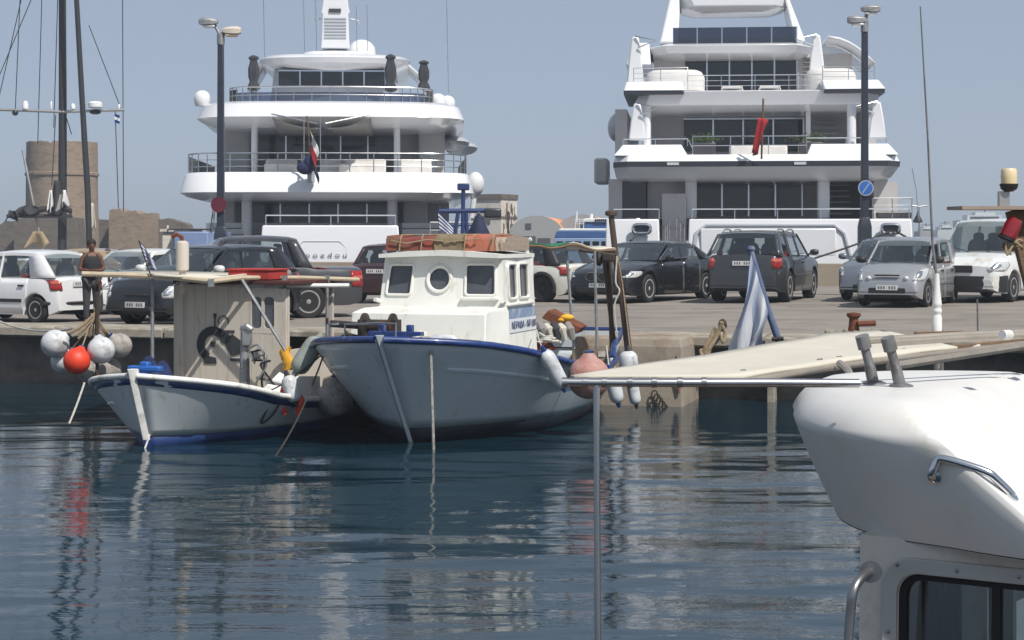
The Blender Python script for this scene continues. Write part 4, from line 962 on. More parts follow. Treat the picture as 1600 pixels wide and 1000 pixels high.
# funnel, flag, box, bag
t = T('exhaust_funnel', 'cream cylindrical exhaust funnel rising through the boat awning', 'funnel', P(285, 430, 24), 0)
m = MB().lathe([(.04, -.30), (.045, .0), (.085, .02), (.088, .06), (.088, .36), (.08, .39), (.04, .41)], 16, P(285, 424, 24) + Vector((0, 0, 0))); m.build('drum', 'plank_grey', t, world=True)
MB().tube([P(285, 380, 24), P(284, 370, 24), P(276, 366, 24), P(268, 370, 24)], .03, 7).build('pipe', 'rust', t, world=True)
MB().lathe([(.09, 0), (.09, .02)], 14, P(285, 443, 24)).build('collar', 'galv', t, world=True)
def greek_flag(name, label, top, foot, hoist, fly, drape, seed=0):
    t = T(name, label, 'flag', foot, 0, 'Greek flags')
    top = Vector(top); foot = Vector(foot)
    MB().tube([foot, top], .010, 6).build('staff', 'wood_dark', t, world=True)
    d = (foot - top).normalized(); o = Vector(fly)
    mb = MB(); nu, nv = 12, 18
    for j in range(9):
        mb.mat(0 if j % 2 == 0 else 1)
        mb.grid(lambda u, v, j=j: top + d * hoist * ((j + v) / 9 * (1 - .45 * u * drape) + u * drape * .95) + o * (u * (1 - .35 * u * drape)) + Vector((0, .05 * math.sin(u * 7 + seed) * u, .0)), nu, 2)
    mb.build('cloth', ['blue_flag', 'flag_white'], t, world=True, smooth=180, recalc=False)
greek_flag('flag', 'small Greek flag on a short staff above the boat awning', P(217, 376, 23.5), P(236, 432, 23.5), .28, (.15, 0, -.02), .95)
t = T('roof_box', 'red wooden box on top of the plank wheelhouse', 'box', P(378, 440, 24.6), A_.o.rotation_euler.z)
c = A_.w(-3.3, -.05, 1.99)
MB().box((0, 0, 0), (.55, .62, .12)).build('box', 'rust_red_b', t, bevel=.01); t.o.location = c + Vector((0, 0, .01))
MB().box((0, 0, .075), (.58, .66, .025)).build('lid', 'rust_red_b', t, bevel=.006)
t = T('bag', 'grey and white striped sack beside the red box on the wheelhouse', 'sack', P(430, 433, 24.6), 0)
rnd = random.Random(4)
for k in range(5): MB().ell(P(404 + 11 * k, 428 + (k % 2) * 2, 24.9), (.07, .14, .07 + .01 * (k % 2)), 10, 7).build('fold', ('canvas_grey', 'canvas_cream')[k % 2], t, world=True)
# net hauler
t = T('net_hauler', 'grey steel net hauler with hydraulic hoses on the small boat', 'net hauler', P(383, 610, 22.9), 0)
m = MB(); m.tube([P(382, 612, 22.9), P(383, 515, 22.9)], [.07, .055], 10); m.build('post', 'galv', t, world=True)
m = MB(); m.box(P(386, 524, 22.85), (.12, .12, .26)); m.tube([P(378, 515, 22.85), P(386, 510, 22.8), P(394, 516, 22.8)], .05, 8); m.build('head', 'alu_dull', t, world=True, bevel=.02)
m = MB(); m.lathe([(.10, -.05), (.05, -.02), (.05, .02), (.10, .05)], 14, P(400, 556, 22.75), Matrix.Rotation(R(70), 3, 'Y')); m.build('sheave', 'alu_dull', t, world=True)
for k in range(4):
    a = P(388 + 2 * k, 545 + 6 * k, 22.75); MB().tube(spline([a, P(404 + 6 * k, 540 + 8 * k, 22.6), P(416 - 3 * k, 570, 22.6), P(400 + 9 * k, 600, 22.7), P(410 + 8 * k, 622, 22.8)], 5), .014, 6).build('hose', ('alu_dull', 'rubber', 'alu_dull', 'rubber')[k], t, world=True)
MB().tube([P(400, 590, 22.7), P(445, 600, 22.7)], .02, 6).build('arm', 'galv', t, world=True)
MB().box(P(370, 618, 22.9), (.5, .3, .06)).build('base_plate', 'rust', t, world=True)
# yellow oilskin on the pole, white board, fender, orange floats
t = T('oilskin', 'crumpled yellow oilskin hung on the awning pole', 'oilskin', P(450, 575, 23.7), 0)
m = MB(); rr = []
for k in range(7):
    z = k / 6; c = P(449 + 3 * math.sin(k), 578 - 36 * z, 23.75); w = .075 * (1.1 - .6 * abs(z - .4)); rr.append([c + Vector((w * (1 + .3 * math.sin(3 * a + k)) * math.cos(a), w * math.sin(a), 0)) for a in np.linspace(0, 2 * math.pi, 10, endpoint=False)])
m.loft(rr).build('cloth', 'yellow', t, world=True, smooth=60)
t = T('hatch_board', 'white sloping bulwark board at the waist of the small boat', 'board', P(430, 610, 22.5), 0)
MB().prism([P(402, 616, 22.5), P(434, 584, 22.9), P(441, 588, 22.9), P(432, 624, 22.45), P(412, 621, 22.45)], (.02, .03, .02)).build('board', 'white_paint', t, world=True)
m = MB().prism([P(458, 588, 23.0), P(498, 588, 23.3), P(500, 622, 23.3), P(470, 628, 22.9)], (.01, .03, 0)); m.build('end_board', 'white_paint', t, world=True)
fender('boat_fender', 'white half-round fender at the waist of the small boat with orange lines', P(449, 587, 22.35), P(462, 628, 22.3), .10, 'buoy_white', group='fenders of the small boat', tip='black_plastic')
for i, s in enumerate((-1, 1)):
    t = T('orange_float', ('orange float strip left of the white waist fender', 'orange float strip right of the white waist fender')[i], 'float', P(455 + s * 14, 640, 22.35), 0, 'orange floats')
    MB().tube([P(452 + s * 8, 600, 22.38), P(455 + s * 15, 625, 22.36), P(455 + s * 9, 648, 22.36)], [.02, .055, .02], 8).build('strip', 'orange_buoy', t, world=True)
# blue tarpaulin in the bow, tyres and gear in the shade
t = T('blue_tarpaulin', 'dark blue tarpaulin heap in the bow of the small boat', 'tarpaulin', P(240, 600, 22.8), 0)
MB().grid(lambda u, v: P(lerp(205, 275, u), 612, lerp(22.7, 23.9, v)) + Vector((0, 0, .42 * math.sin(math.pi * u) ** .5 * math.sin(math.pi * v) ** .5 * (1 + .18 * math.sin(u * 13 + v * 7)))), 16, 12).build('sheet', 'blue_tarp', t, world=True, smooth=180)
MB().lathe([(.05, 0), (.05, .12), (.06, .12), (.06, .15), (.0001, .16)], 12, (-.75, .25, .62)).build('deck_cap', 'white_paint', A_)
# cluster of ball fenders tied to the dark post
BG = 'ball fenders tied to the dark post'; K = P(146, 494, 23.6)
for nm, px, py, d, r, mt in (('white ball fender, leftmost and highest of the hanging cluster', 86, 537, 23.6, .185, 'buoy_white'), ('pale grey ball fender just left of the orange one', 99, 564, 23.75, .165, 'buoy_white'),
        ('bright orange ball fender in the hanging cluster', 120, 564, 23.3, .175, 'orange_buoy'), ('white ball fender in the middle of the hanging cluster', 158, 547, 23.45, .18, 'buoy_white'),
        ('grey-brown ball fender, rightmost of the hanging cluster', 187, 540, 23.8, .165, 'buoy_grey'), ('grey ball fender lowest right behind the blue bow bitt', 170, 578, 23.9, .17, 'buoy_grey'), ('dull grey ball fender half hidden below the orange one', 142, 580, 24.0, .17, 'buoy_grey')):
    c = P(px, py, d); ball('ball_fender', nm, c, r, mt, BG, K + Vector((random.uniform(-.03, .03), 0, random.uniform(-.08, .05))), (K - c))
t = T('rope_bundle', 'tan rope bundle on the dark post above the ball fenders', 'rope', K, 0)
for k in range(9):
    e = P(104 + 9 * k, 520 + 10 * random.random(), 23.4 + .05 * k); MB().tube(sag(K + Vector((random.uniform(-.04, .06), -.05, random.uniform(-.02, .12))), e, .04), .016, 5).build('strand', 'rope_tan', t, world=True)
for i, (a, b, dr, lb, mt, r) in enumerate(((P(-60, 462, 31.5), P(120, 512, 23.6), .25, 'pale mooring line from the left quay to the ball fenders', 'rope_white', .014),
        (P(508, 548, 22.4), P(427, 718, 20.4), .12, 'dark mooring line slanting from the white boat into the water', 'rope_dark', .012),
        (P(258, 598, 22.0), P(226, 702, 21.3), .03, 'thin mooring line hanging beside the bow of the small boat', 'rope_white', .012),
        (P(505, 552, 22.4), P(300, 622, 22.4), .25, 'slack dark line between the two fishing boats', 'rope_dark', .010),
        (P(132, 598, 23.2), P(108, 662, 22.9), .02, 'grey rope hanging left of the small boat', 'rope_white', .014),
        (B.w(-3.2, .92, 1.05), P(884, 606, 23.4), .05, 'grey line from the name board to the long white fender', 'rope_white', .009))):
    tag(MB().tube(sag(a, b, dr, 14), r, 6).build('mooring_line', mt), lb, 'rope', 'mooring lines')
m = MB(); m.tube(spline([A_.w(*(ptA(.2, .5, 1))) + Vector((0, -.03, .1)), A_.w(*(ptA(.2, .3, 1))) + Vector((0, -.05, 0)), A_.w(*(ptA(.205, .2, 1))) + Vector((.03, -.06, 0)), A_.w(*(ptA(.215, .34, 1))) + Vector((.03, -.05, 0)), A_.w(*(ptA(.22, .5, 1))) + Vector((0, -.02, .08))], 5), .012, 6)
tag(m.build('rope_loop', 'rope_dark'), 'dark rope loop over the gunwale of the small boat', 'rope')
# ================================================================ MOTOR YACHTS (local: x right, y away from the quay, z up)
M('dark_panel', (.05, .05, .055, 1), .4); M('chrome_dark', (.25, .26, .28, 1), .3, metal=.6)
M('stair_dark', (.20, .19, .185, 1), .6); M('shrub_green', C(74, 92, 40), .8, var=.4, scale=9); M('cover_white', (.60, .59, .57, 1), .8, var=.06, bump=.2)
def plan(hw, y0, L, z, rc=1.0, bulge=.4, hwm=None, bowf=.45, tip=.0):
    hwm = hwm or hw; half = [(0, y0)]
    for i in range(1, 5): x = (hw - rc) * i / 4; half.append((x, y0 + bulge * (x / hw) ** 2))
    cx, cy = hw - rc, y0 + bulge * ((hw - rc) / hw) ** 2 + rc
    for k in range(1, 7): a = R(-90 + 15 * k); half.append((cx + rc * math.cos(a), cy + rc * math.sin(a)))
    yb = y0 + L * (1 - bowf)
    for k in range(1, 5): y = lerp(cy, yb, k / 4); half.append((lerp(hw, hwm, sstep(k / 3)), y))
    for k in range(1, 7): u = k / 6; half.append((max(hwm * (1 - u ** 2.3), .0), lerp(yb, y0 + L, u)))
    pts = half + [(-x, y) for x, y in half[-2:0:-1]]
    return [Vector((x, y, z)) for x, y in pts]
def vol(t, name, mat, rings, smooth=35, bevel=0, cap=True): return MB().loft([plan(**r) for r in rings], True, cap, cap).build(name, mat, t, smooth=smooth, bevel=bevel)
def rg(z, hw, y0, L, rc=1.0, bulge=.4, hwm=None, bowf=.45): return dict(z=z, hw=hw, y0=y0, L=L, rc=rc, bulge=bulge, hwm=hwm, bowf=bowf)
def edge(hw, y0, z, rc, bulge, back=4.0, hwm=None):
    "the aft run of a deck edge, from the left side round the stern to the right side"
    p = plan(hw, y0, 30, z, rc, bulge, hwm); n = 11; h = p[:n]; le = [Vector((-q.x, q.y, q.z)) for q in h[::-1]]
    return [le[0] + Vector((0, back, 0))] + le + h[1:] + [h[-1] + Vector((0, back, 0))]
def panes(t, x0, x1, z0, z1, y, n, name='window', mat='yacht_glass', fr='chrome', th=.05):
    for k in range(n):
        a, b = lerp(x0, x1, k / n) + .03, lerp(x0, x1, (k + 1) / n) - .03
        g = MB().bb(a, b, y - .01, y + .03, z0, z1).build(name, mat, t, smooth=0)
        m = MB(); m.bb(b, b + .06, y - .04, y + .03, z0, z1); m.build('mullion', fr, g, smooth=0)
    m = MB(); m.bb(x0, x1, y - .04, y + .02, z1, z1 + .06); m.build('window_head', fr, t, smooth=0)
def umbrella(label, c, h, group='closed parasols on the yacht'):
    t = T('parasol', label, 'parasol', c, 0, group); c = Vector((0, 0, 0))
    MB().tube([(0, 0, 0), (0, 0, h * .35)], .03, 6).build('pole', 'steel', t)
    rr = []
    for z, r in ((.22, .12), (.26, .24), (.36, .20), (.42, .14), (.52, .20), (.7, .21), (.84, .15), (.89, .13), (.93, .20), (.97, .17), (1.0, .04)):
        rr.append([(r * (1 + .16 * math.sin(5 * a)) * math.cos(a), r * (1 + .16 * math.sin(5 * a)) * math.sin(a), z * h) for a in np.linspace(0, 2 * math.pi, 20, endpoint=False)])
    MB().loft(rr).build('folded_cover', 'canvas_dark', t, smooth=60)
def dome(t, c, r, name='satellite_dome'):
    m = MB().lathe([(r * .8, -r * .9), (r * .95, -r * .5), (r, 0), (r * .92, r * .45), (r * .7, r * .75), (r * .38, r * .94), (.001, r)], 18, c); return m.build(name, 'yacht_white', t, smooth=60)
# ---------------------------------------------------------------- left yacht
D0 = 65.0
def YX(px, d): return (px - 800) * d / F
def ZZ(py, d): return CH - (py - HZ) * d / F
YL = T('motor_yacht', 'large white motor yacht with curved decks and dark railings moored behind the left lamp post', 'yacht', (YX(508, D0), D0, 0), R(3.5), 'motor yachts moored at the far side of the quay')
def lx(px, d=0): return (px - 800) * (D0 + d) / F + 292 * D0 / F + .061 * d
def lz(py, d=0): return CH - (py - HZ) * (D0 + d) / F
def yacht_left():
    t = YL; L = 46
    # hull and transom
    vol(t, 'hull', 'yacht_white', [rg(-.8, 4.3, 3.2, L, 1.2, .3, 4.6), rg(.6, 4.7, 2.8, L, 1.2, .3, 5.0), rg(2.05, 4.95, 2.5, L, 1.2, .3, 5.4)], 40)
    vol(t, 'bulwark', 'yacht_white', [rg(2.04, 4.95, 6.0, L - 3.5, .4, .1, 5.4), rg(3.1, 5.0, 6.0, L - 3.0, .4, .1, 5.6)], 40)
    x0, x1 = lx(410), lx(622)
    MB().loft([[(x0 - .1, 0, -.5), (x1 + .1, 0, -.5), (x1 + .1, 3.5, -.5), (x0 - .1, 3.5, -.5)], [(x0 - .1, .0, lz(405)), (x1 + .1, .0, lz(405)), (x1 + .1, 3.5, lz(405)), (x0 - .1, 3.5, lz(405))], [(x0, .15, lz(352)), (x1, .15, lz(352)), (x1, 3.5, lz(352)), (x0, 3.5, lz(352))]]).build('transom', 'yacht_white', t, bevel=.05, smooth=30)
    # shell door outline and name
    m = MB(); a, b, c, d = lx(465), lx(541), lz(402), lz(377)
    m.tube([(a, -.01, c), (a, .05, d - .2), (a + .2, .06, d), (b - .25, .06, d), (b, .05, d - .25), (b, -.01, c)], .010, 5); m.build('shell_door_seam', 'yacht_soffit', t)
    text_mesh('p o e d o u', .27, 'name_lettering', 'chrome_dark', t, Matrix(((1.25, 0, 0, lx(510)), (0, 0, -1, -.03), (0, 1, 0, lz(399)), (0, 0, 0, 1))))
    # side stairs with treads
    for sg, xa, xb in ((-1, lx(322), lx(372)), (1, lx(628), lx(690))):
        for k in range(8):
            z = 1.2 + k * .24; y = .9 + k * .30
            MB().bb(xa, xb, y, y + .36, z - .05, z).build('stair_tread', 'teak', t, bevel=.01); MB().bb(xa, xb, y + .3, y + .34, z, z + .2).build('stair_riser', 'yacht_white', t)
        m = MB(); railing(m, [(xa if sg < 0 else xb, .8, 1.2), (xa if sg < 0 else xb, 3.4, 3.1)], .95, .8, (1, .5), .022); m.build('stair_railing', 'steel', t)
    vol(t, 'swim_platform', 'teak', [rg(.55, 4.4, -.3, 6, .6, .2), rg(.75, 4.4, -.3, 6, .6, .2)], 30)
    # main deck
    MB().bb(-4.6, 4.6, 3.0, 9.0, 2.05, 2.15).build('main_deck', 'teak', t)
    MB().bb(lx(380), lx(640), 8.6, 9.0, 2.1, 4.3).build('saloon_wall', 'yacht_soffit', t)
    panes(t, lx(392, 8), lx(618, 8), 2.35, 4.02, 8.55, 5)
    for px in (376, 612): MB().lathe([(.20, 2.1), (.20, 4.4)], 14, (lx(px), 2.9, 0)).build('column', 'yacht_white', t)
    for sg in (1, -1): MB().bb(sg * 4.2 - .5, sg * 4.2 + .5, 8.0, 20, 2.1, 4.5).build('side_house', 'yacht_soffit', t)
    for px0, px1 in ((630, 668), (345, 366)): MB().bb(lx(px0, 4), lx(px1, 4), 4.6, 9, 2.1, 4.5).build('wing_panel', 'yacht_soffit', t, bevel=.05)
    m = MB(); railing(m, [(x0 + .1, .5, lz(352) - .05), (x1 - .1, .5, lz(352) - .05)], .42, 2.0, (1,), .03); m.build('transom_railing', 'chrome', t)
    m = MB().bb(lx(462), lx(560), 5.5, 6.3, 2.15, 2.9); m.build('aft_sofa', 'cushion', t, bevel=.06)
    # upper deck overhang
    hw = 5.50
    vol(t, 'upper_deck', 'yacht_white', [rg(lz(312), 4.7, 1.6, L - 6, 1.6, .45, 5.2), rg(lz(306), 5.25, .6, L - 6, 1.6, .45, 5.4), rg(lz(300), 5.48, .15, L - 6, 1.7, .45, 5.6), rg(lz(272), hw - .16, .42, L - 6, 1.7, .45, 5.6), rg(lz(268), hw - .25, .52, L - 6, 1.7, .45, 5.5)], 32)
    e = edge(hw - .3, .60, lz(269), 1.7, .45, 9, 5.5)
    m = MB(); railing(m, e[1:-1], .72, 1.35, (1, .66, .33), .028); m.build('upper_railing', 'steel', t)
    m = MB()
    for side_ in (e[:3], e[-3:]): m.loft([[p + Vector((0, 0, .02)), p + Vector((0, 0, .66))] for p in side_], False, False, False)
    for i, q in enumerate((e[:3], e[-3:])): MB().loft([[p + Vector((0, .3, .02)), p + Vector((0, .3, .66))] for p in q], False, False, False).build('wind_screen', 'dark_panel', t, solid=.02)
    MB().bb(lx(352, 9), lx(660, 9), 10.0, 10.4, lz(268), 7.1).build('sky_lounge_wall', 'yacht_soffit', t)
    panes(t, lx(402, 9), lx(617, 9), 5.25, lz(205, 9), 9.95, 5)
    for px in (398, 620): MB().lathe([(.13, lz(270)), (.13, 6.9)], 12, (lx(px, 5), 5.2, 0)).build('column', 'yacht_white', t)
    for sg in (1, -1): MB().bb(sg * 4.0 - .55, sg * 4.0 + .55, 8.8, 20, lz(270), 7.0).build('side_house', 'yacht_soffit', t, bevel=.1)
    for k, (px, w) in enumerate(((438, 1.2), (520, 1.0), (545, .8), (580, 1.1), (650, 1.2))):
        s = MB().bb(lx(px, 3) - w / 2, lx(px, 3) + w / 2, 3.0 + .4 * (k % 2), 4.0, lz(268) - .02, lz(268) + .42); s.bb(lx(px, 3) - w / 2, lx(px, 3) + w / 2, 3.8, 4.0, lz(268), lz(268) + .62); s.build('deck_sofa', 'cushion', t, bevel=.07)
    # awning sails under the sun deck with poles
    for sg in (-1, 1):
        xs = lx(500) + sg * .15; xe = lx(420) if sg < 0 else lx(578)
        MB().grid(lambda u, v: Vector((lerp(xs, xe, u), lerp(6.0, 1.2 + .6 * u, v), lerp(6.55, lz(176) - .05 - .45 * (1 - u) * (v), v) - .10 * math.sin(math.pi * u) * v)), 8, 5).build('awning_sail', 'canvas_grey', t, smooth=180, solid=.012)
        m = MB(); m.tube([(xs, 1.1, lz(190)), (xe, 1.5, lz(174))], .03, 6); m.tube([(lx(486) + sg * .3, .9, lz(268)), (lx(486) + sg * .3, .9, lz(180))], .02, 6); m.build('awning_pole', 'steel', t)
    # sun deck
    dd = 5
    vol(t, 'sun_deck', 'yacht_white', [rg(lz(200, dd), 4.1, 4.6, L - 14, 1.7, .5, 4.6), rg(lz(194, dd), 4.75, 4.1, L - 14, 1.9, .5, 5.0), rg(lz(186, dd), 5.25, 3.5, L - 14, 2.0, .5, 5.5), rg(lz(166, dd), 5.05, 3.7, L - 14, 2.0, .5, 5.3), rg(lz(161, dd), 4.8, 4.0, L - 14, 2.0, .5, 5.1)], 32)
    e2 = edge(4.0, 4.4, lz(162, dd), 1.2, .7, 3, 4.2)
    m = MB(); railing(m, e2[1:-1], .62, 1.4, (1, .5), .028); m.build('sun_deck_railing', 'steel', t)
    MB().loft([[p + Vector((0, .12, .02)), p + Vector((0, .12, .42))] for p in e2[4:-4]], False, False, False).build('wind_screen', 'blue_glass', t)
    for q in (e2[:5], e2[-5:]): MB().loft([[p + Vector((0, .12, .02)), p + Vector((0, .12, .55))] for p in q], False, False, False).build('deck_locker', 'dark_panel', t, solid=.05)
    for px, r in ((322, .34), (684, .36), (700, .34)): dome(t, (lx(px, 9), 9 + (px - 680) * .05 if px > 500 else 8, lz(158, 9)), r)
    # top house: dark windows under a flaring roof
    dt = 9; zt = lz(160, dt)
    vol(t, 'top_house', 'yacht_grey', [rg(zt - .2, 2.75, 9.2, 14, .8, .5), rg(lz(108, dt), 2.55, 9.0, 14, .8, .5)], 40)
    MB().bb(lx(436, dt), lx(602, dt), 9.0, 9.35, lz(134, dt), lz(112, dt)).build('rear_window', 'yacht_glass', t)
    panes(t, lx(436, dt), lx(602, dt), lz(134, dt), lz(112, dt), 8.98, 5)
    vol(t, 'hard_top', 'yacht_white', [rg(lz(111, dt), 2.3, 9.0, 15, 1.2, .8), rg(lz(100, dt), 3.05, 8.3, 16, 1.5, .9), rg(lz(92, dt), 3.15, 8.2, 16, 1.5, .9), rg(lz(86, dt), 2.9, 8.5, 15, 1.5, .9)], 32)
    for sg, (pa, pb) in ((-1, (415, 392)), (1, (618, 672))):
        xa, xb = lx(pa, dt), lx(pb, dt + 3)
        MB().loft([[(xa, 9.6, lz(90, dt)), (xa, 13, lz(90, dt))], [(lerp(xa, xb, .35), 9.9, lz(98, dt)), (lerp(xa, xb, .35), 13.5, lz(98, dt))], [(lerp(xa, xb, .75), 10.4, lz(116, dt)), (lerp(xa, xb, .75), 14, lz(116, dt))], [(xb, 10.8, lz(138, dt)), (xb, 14.4, lz(138, dt))]], False, False, False).build('wing_fairing', 'yacht_white', t, solid=.12, smooth=60)
    vol(t, 'roof_cowl', 'yacht_white', [rg(lz(88, dt), 1.6, 9.8, 8, .7, .3), rg(lz(76, dt), 1.4, 10.2, 7, .7, .3), rg(lz(72, dt), 1.1, 10.6, 6, .6, .3)], 40)
    dome(t, (lx(565, 12), 12.0, lz(84, 12)), .62, 'roof_dome')
    # mast
    m = MB(); rr = []
    for py, w in ((76, .62), (60, .58), (22, .55), (20, .62), (10, .55), (-40, .40), (-120, .25)): z = lz(py, dt + 1.5); rr.append([(lx(522, dt) - w, 10.4, z), (lx(522, dt) + w, 10.4, z), (lx(522, dt) + w * .8, 11.6, z), (lx(522, dt) - w * .8, 11.6, z)])
    mo = m.loft(rr).build('mast', 'yacht_white', t, bevel=.04, smooth=30)
    for k in range(7): MB().bb(lx(522, dt) - .46, lx(522, dt) + .46, 10.36, 10.40, lz(58 - 5 * k, dt + 1), lz(58 - 5 * k, dt + 1) + .05).build('louvre', 'yacht_grey', mo, smooth=0)
    MB().bb(lx(512, dt), lx(531, dt), 10.34, 10.42, lz(13, dt), lz(7, dt)).build('vent_grille', 'dark_panel', mo)
    for sg in (-1, 1): MB().tube([(lx(522, dt) + sg * .6, 10.6, lz(22, dt)), (lx(522, dt) + sg * .95, 10.6, lz(25, dt)), (lx(522, dt) + sg * 1.0, 10.6, lz(32, dt))], .035, 6).build('mast_light', 'yacht_grey', mo)
    for px, py0, py1 in ((407, -60, 110), (470, -80, 76), (490, -40, 76), (555, 2, 74), (572, 0, 74), (697, -120, 140)): MB().tube([(lx(px + (py1 - py0) * .02, dt), 10.5, lz(py1, dt)), (lx(px, dt), 10.5, lz(py0, dt))], .016, 5).build('whip_aerial', 'steel', t)
    m = MB(); m.ell((lx(744, 14), 15, lz(286, 14)), (.42, .42, .55), 16, 12); m.tube([(lx(744, 14), 15, lz(298, 14)), (lx(738, 14), 15, lz(340, 14))], .12, 8); m.build('side_dome', 'yacht_white', t)
    for k, (px, py) in enumerate(((708, 222), (722, 230))):
        MB().ell((lx(px, 12 + 4 * k), 13 + 4 * k, lz(py, 12 + 4 * k)), (.75, 2.5, .30), 16, 8).build('wing_station', 'yacht_grey', t)
    # stern flag
    f0, f1 = (lx(489), .10, lz(285)), (lx(481), -.5, lz(183)); MB().tube([f0, f1], .035, 8).build('ensign_staff', 'teak', t)
    mb = MB()
    def fl(u, v): return Vector((lx(481) + .1 + .26 * u * (1 - .35 * v) + .06 * math.sin(v * 9) + .12 * v, -.5 + .15 * math.sin(u * 6 + v * 4), lz(205) - v * 1.45 - .5 * u))
    for j in range(3):
        mb.mat(j); mb.grid(lambda u, v, j=j: fl(u, (j + v) / 3), 5, 4)
    mb.build('ensign', ['flag_white', 'flag_red', 'ensign_navy'], t, smooth=180, recalc=False)
    m = MB(); m.ell((lx(478), -.25, lz(263)), (.32, .2, .24), 12, 8); m.ell((lx(484), -.3, lz(255)), (.2, .18, .3), 12, 8); m.build('ensign_bunched', 'ensign_navy', t)
    MB().bb(lx(484) - .08, lx(484) + .18, -.10, .2, lz(286), lz(268)).build('staff_socket', 'yacht_grey', t)
yacht_left()
umbrella('closed dark parasol at the left end of the yacht sun deck', YL.w(lx(397, 8), 8, lz(158, 8)), 1.85)
umbrella('closed dark parasol in front of the sun deck windows', YL.w(lx(610, 7), 7, lz(160, 7)), 1.95)
umbrella('closed dark parasol at the right end of the yacht sun deck', YL.w(lx(662, 9), 9, lz(152, 9)), 1.55)
# ---------------------------------------------------------------- right yacht
D1 = 63.0
YR = T('motor_yacht', 'large white motor yacht with angular terraced decks and red flag behind the right lamp post', 'yacht', (YX(1188, D1), D1, 0), R(-5.5), 'motor yachts moored at the far side of the quay')
def rx(px, d=0): return (px - 800) * (D1 + d) / F - 388 * D1 / F - .096 * d
def rz_(py, d=0): return CH - (py - HZ) * (D1 + d) / F
def slab(t, name, mat, rows, bevel=0):
    "stack of rectangular outlines (z, x0, x1, y0, y1, chamfer)"
    rr = []
    for z, x0, x1, y0, y1, ch in rows: rr.append([Vector(p) for p in ((x0 + ch, y0, z), (x1 - ch, y0, z), (x1, y0 + ch * 1.6, z), (x1, y1, z), (x0, y1, z), (x0, y0 + ch * 1.6, z))])
    return MB().loft(rr).build(name, mat, t, bevel=bevel, smooth=25)
def yacht_right():
    t = YR; L = 48; z_ = rz_
    vol(t, 'hull', 'yacht_white', [rg(-.8, 4.5, 1.4, L, .8, .2, 4.8), rg(.8, 4.9, 1.2, L, .8, .2, 5.2), rg(1.9, 5.1, 1.0, L, .8, .2, 5.4)], 40)
    # transom: left wing, gap with gangway, wide right part
    def xz(px, py, d=0): return (rx(px, d), z_(py, d))
    zt = z_(342); zb = z_(408)
    for nm, a, b in (('transom_wing', 945, 1032), ('transom', 1075, 1424)):
        MB().loft([[(rx(a), .0, -.5), (rx(b), .0, -.5), (rx(b), 2.2, -.5), (rx(a), 2.2, -.5)], [(rx(a), .0, zb), (rx(b), .0, zb), (rx(b), 2.2, zb), (rx(a), 2.2, zb)], [(rx(a) + .05, .22, zt), (rx(b) - .05, .22, zt), (rx(b) - .05, 2.2, zt), (rx(a) + .05, 2.2, zt)]]).build(nm, 'yacht_white', t, bevel=.05, smooth=30)
    MB().bb(rx(1032), rx(1075), .9, 2.2, -.4, z_(385)).build('stern_step', 'yacht_grey', t)
    MB().bb(rx(1034), rx(1073), 2.0, 2.2, z_(385), z_(300)).build('gate_panel', 'yacht_soffit', t)
    m = MB(); a, b = xz(1088, 352), xz(1318, 352); c = z_(400)
    m.tube([(a[0] - .1, .0, c), (a[0], .12, a[1] - .3), (a[0] + .35, .17, a[1]), (b[0] - .35, .17, b[1]), (b[0], .12, b[1] - .3), (b[0] + .2, .0, c)], .07, 8); m.build('shell_door_frame', 'yacht_grey', t)
    MB().bb(rx(1095), rx(1305), .02, .10, z_(400), z_(357)).build('shell_door', 'yacht_white', t, bevel=.04)
    for k, px in enumerate((1003, 1388)):
        m = MB(); pts = [(rx(px) + .30 * math.copysign(abs(math.cos(q)) ** .5, math.cos(q)), -.06, z_(358) + .15 * math.copysign(abs(math.sin(q)) ** .6, math.sin(q))) for q in np.linspace(0, 2 * math.pi, 25)]
        m.tube(pts, .07, 8, cap=False); fo = m.build('fairlead', 'chrome', t); MB().box((rx(px), .05, z_(358)), (.5, .1, .24)).build('fairlead_opening', 'dark_panel', fo)
    for p0, p1 in (((1386, 362), (1240, 413)), ((1394, 362), (1330, 408)), ((1398, 362), (1445, 384)), ((996, 364), (985, 376))):
        MB().tube(sag((rx(p0[0]), -.1, z_(p0[1])), (rx(p1[0], -4), -4.0, z_(p1[1], -4)), .05), .035, 6).build('mooring_rope', 'rope_dark', t)
    for px in (1040, 1070):
        m = MB(); railing(m, [(rx(px), .1, z_(388)), (rx(px + (6 if px < 1050 else -12)), 1.6, z_(372))], .75, .7, (1, .5), .022); m.build('gangway_railing', 'chrome', t)
    # main deck
    MB().bb(-5.0, 5.0, 2.0, 12, z_(342) - .35, z_(342) - .25).build('main_deck', 'teak', t)
    d = 6; MB().bb(rx(1000, d), rx(1400, d), 6.3, 6.7, 2.4, z_(283, 5)).build('saloon_wall', 'yacht_soffit', t)
    panes(t, rx(1087, d), rx(1253, d), z_(338, d), z_(288, d), 6.25, 4)
    for px in (1080, 1287): MB().bb(rx(px, 2) - .22, rx(px, 2) + .22, 2.3, 2.9, z_(342), z_(278)).build('column', 'yacht_white', t, bevel=.08)
    MB().bb(rx(958, 3), rx(1010, 3), 2.6, 3.2, z_(340, 2), z_(284, 2)).build('side_window', 'yacht_glass', t); MB().bb(rx(1012, 3), rx(1076, 3), 3.0, 6.6, z_(342, 2), z_(276, 3)).build('side_house', 'yacht_soffit', t)
    for sg, a in ((-1, 952), (1, 1360)): MB().bb(rx(a, 3), rx(a, 3) + .5, 2.4, 22, z_(345), z_(280, 3)).build('side_wall', 'yacht_soffit', t)
    for k in range(9): MB().bb(rx(1297, 4), rx(1330, 4), 4.0 + .28 * k, 4.3 + .28 * k, z_(342) + .22 * k, z_(342) + .22 * k + .05).build('stair_tread', 'yacht_grey', t)
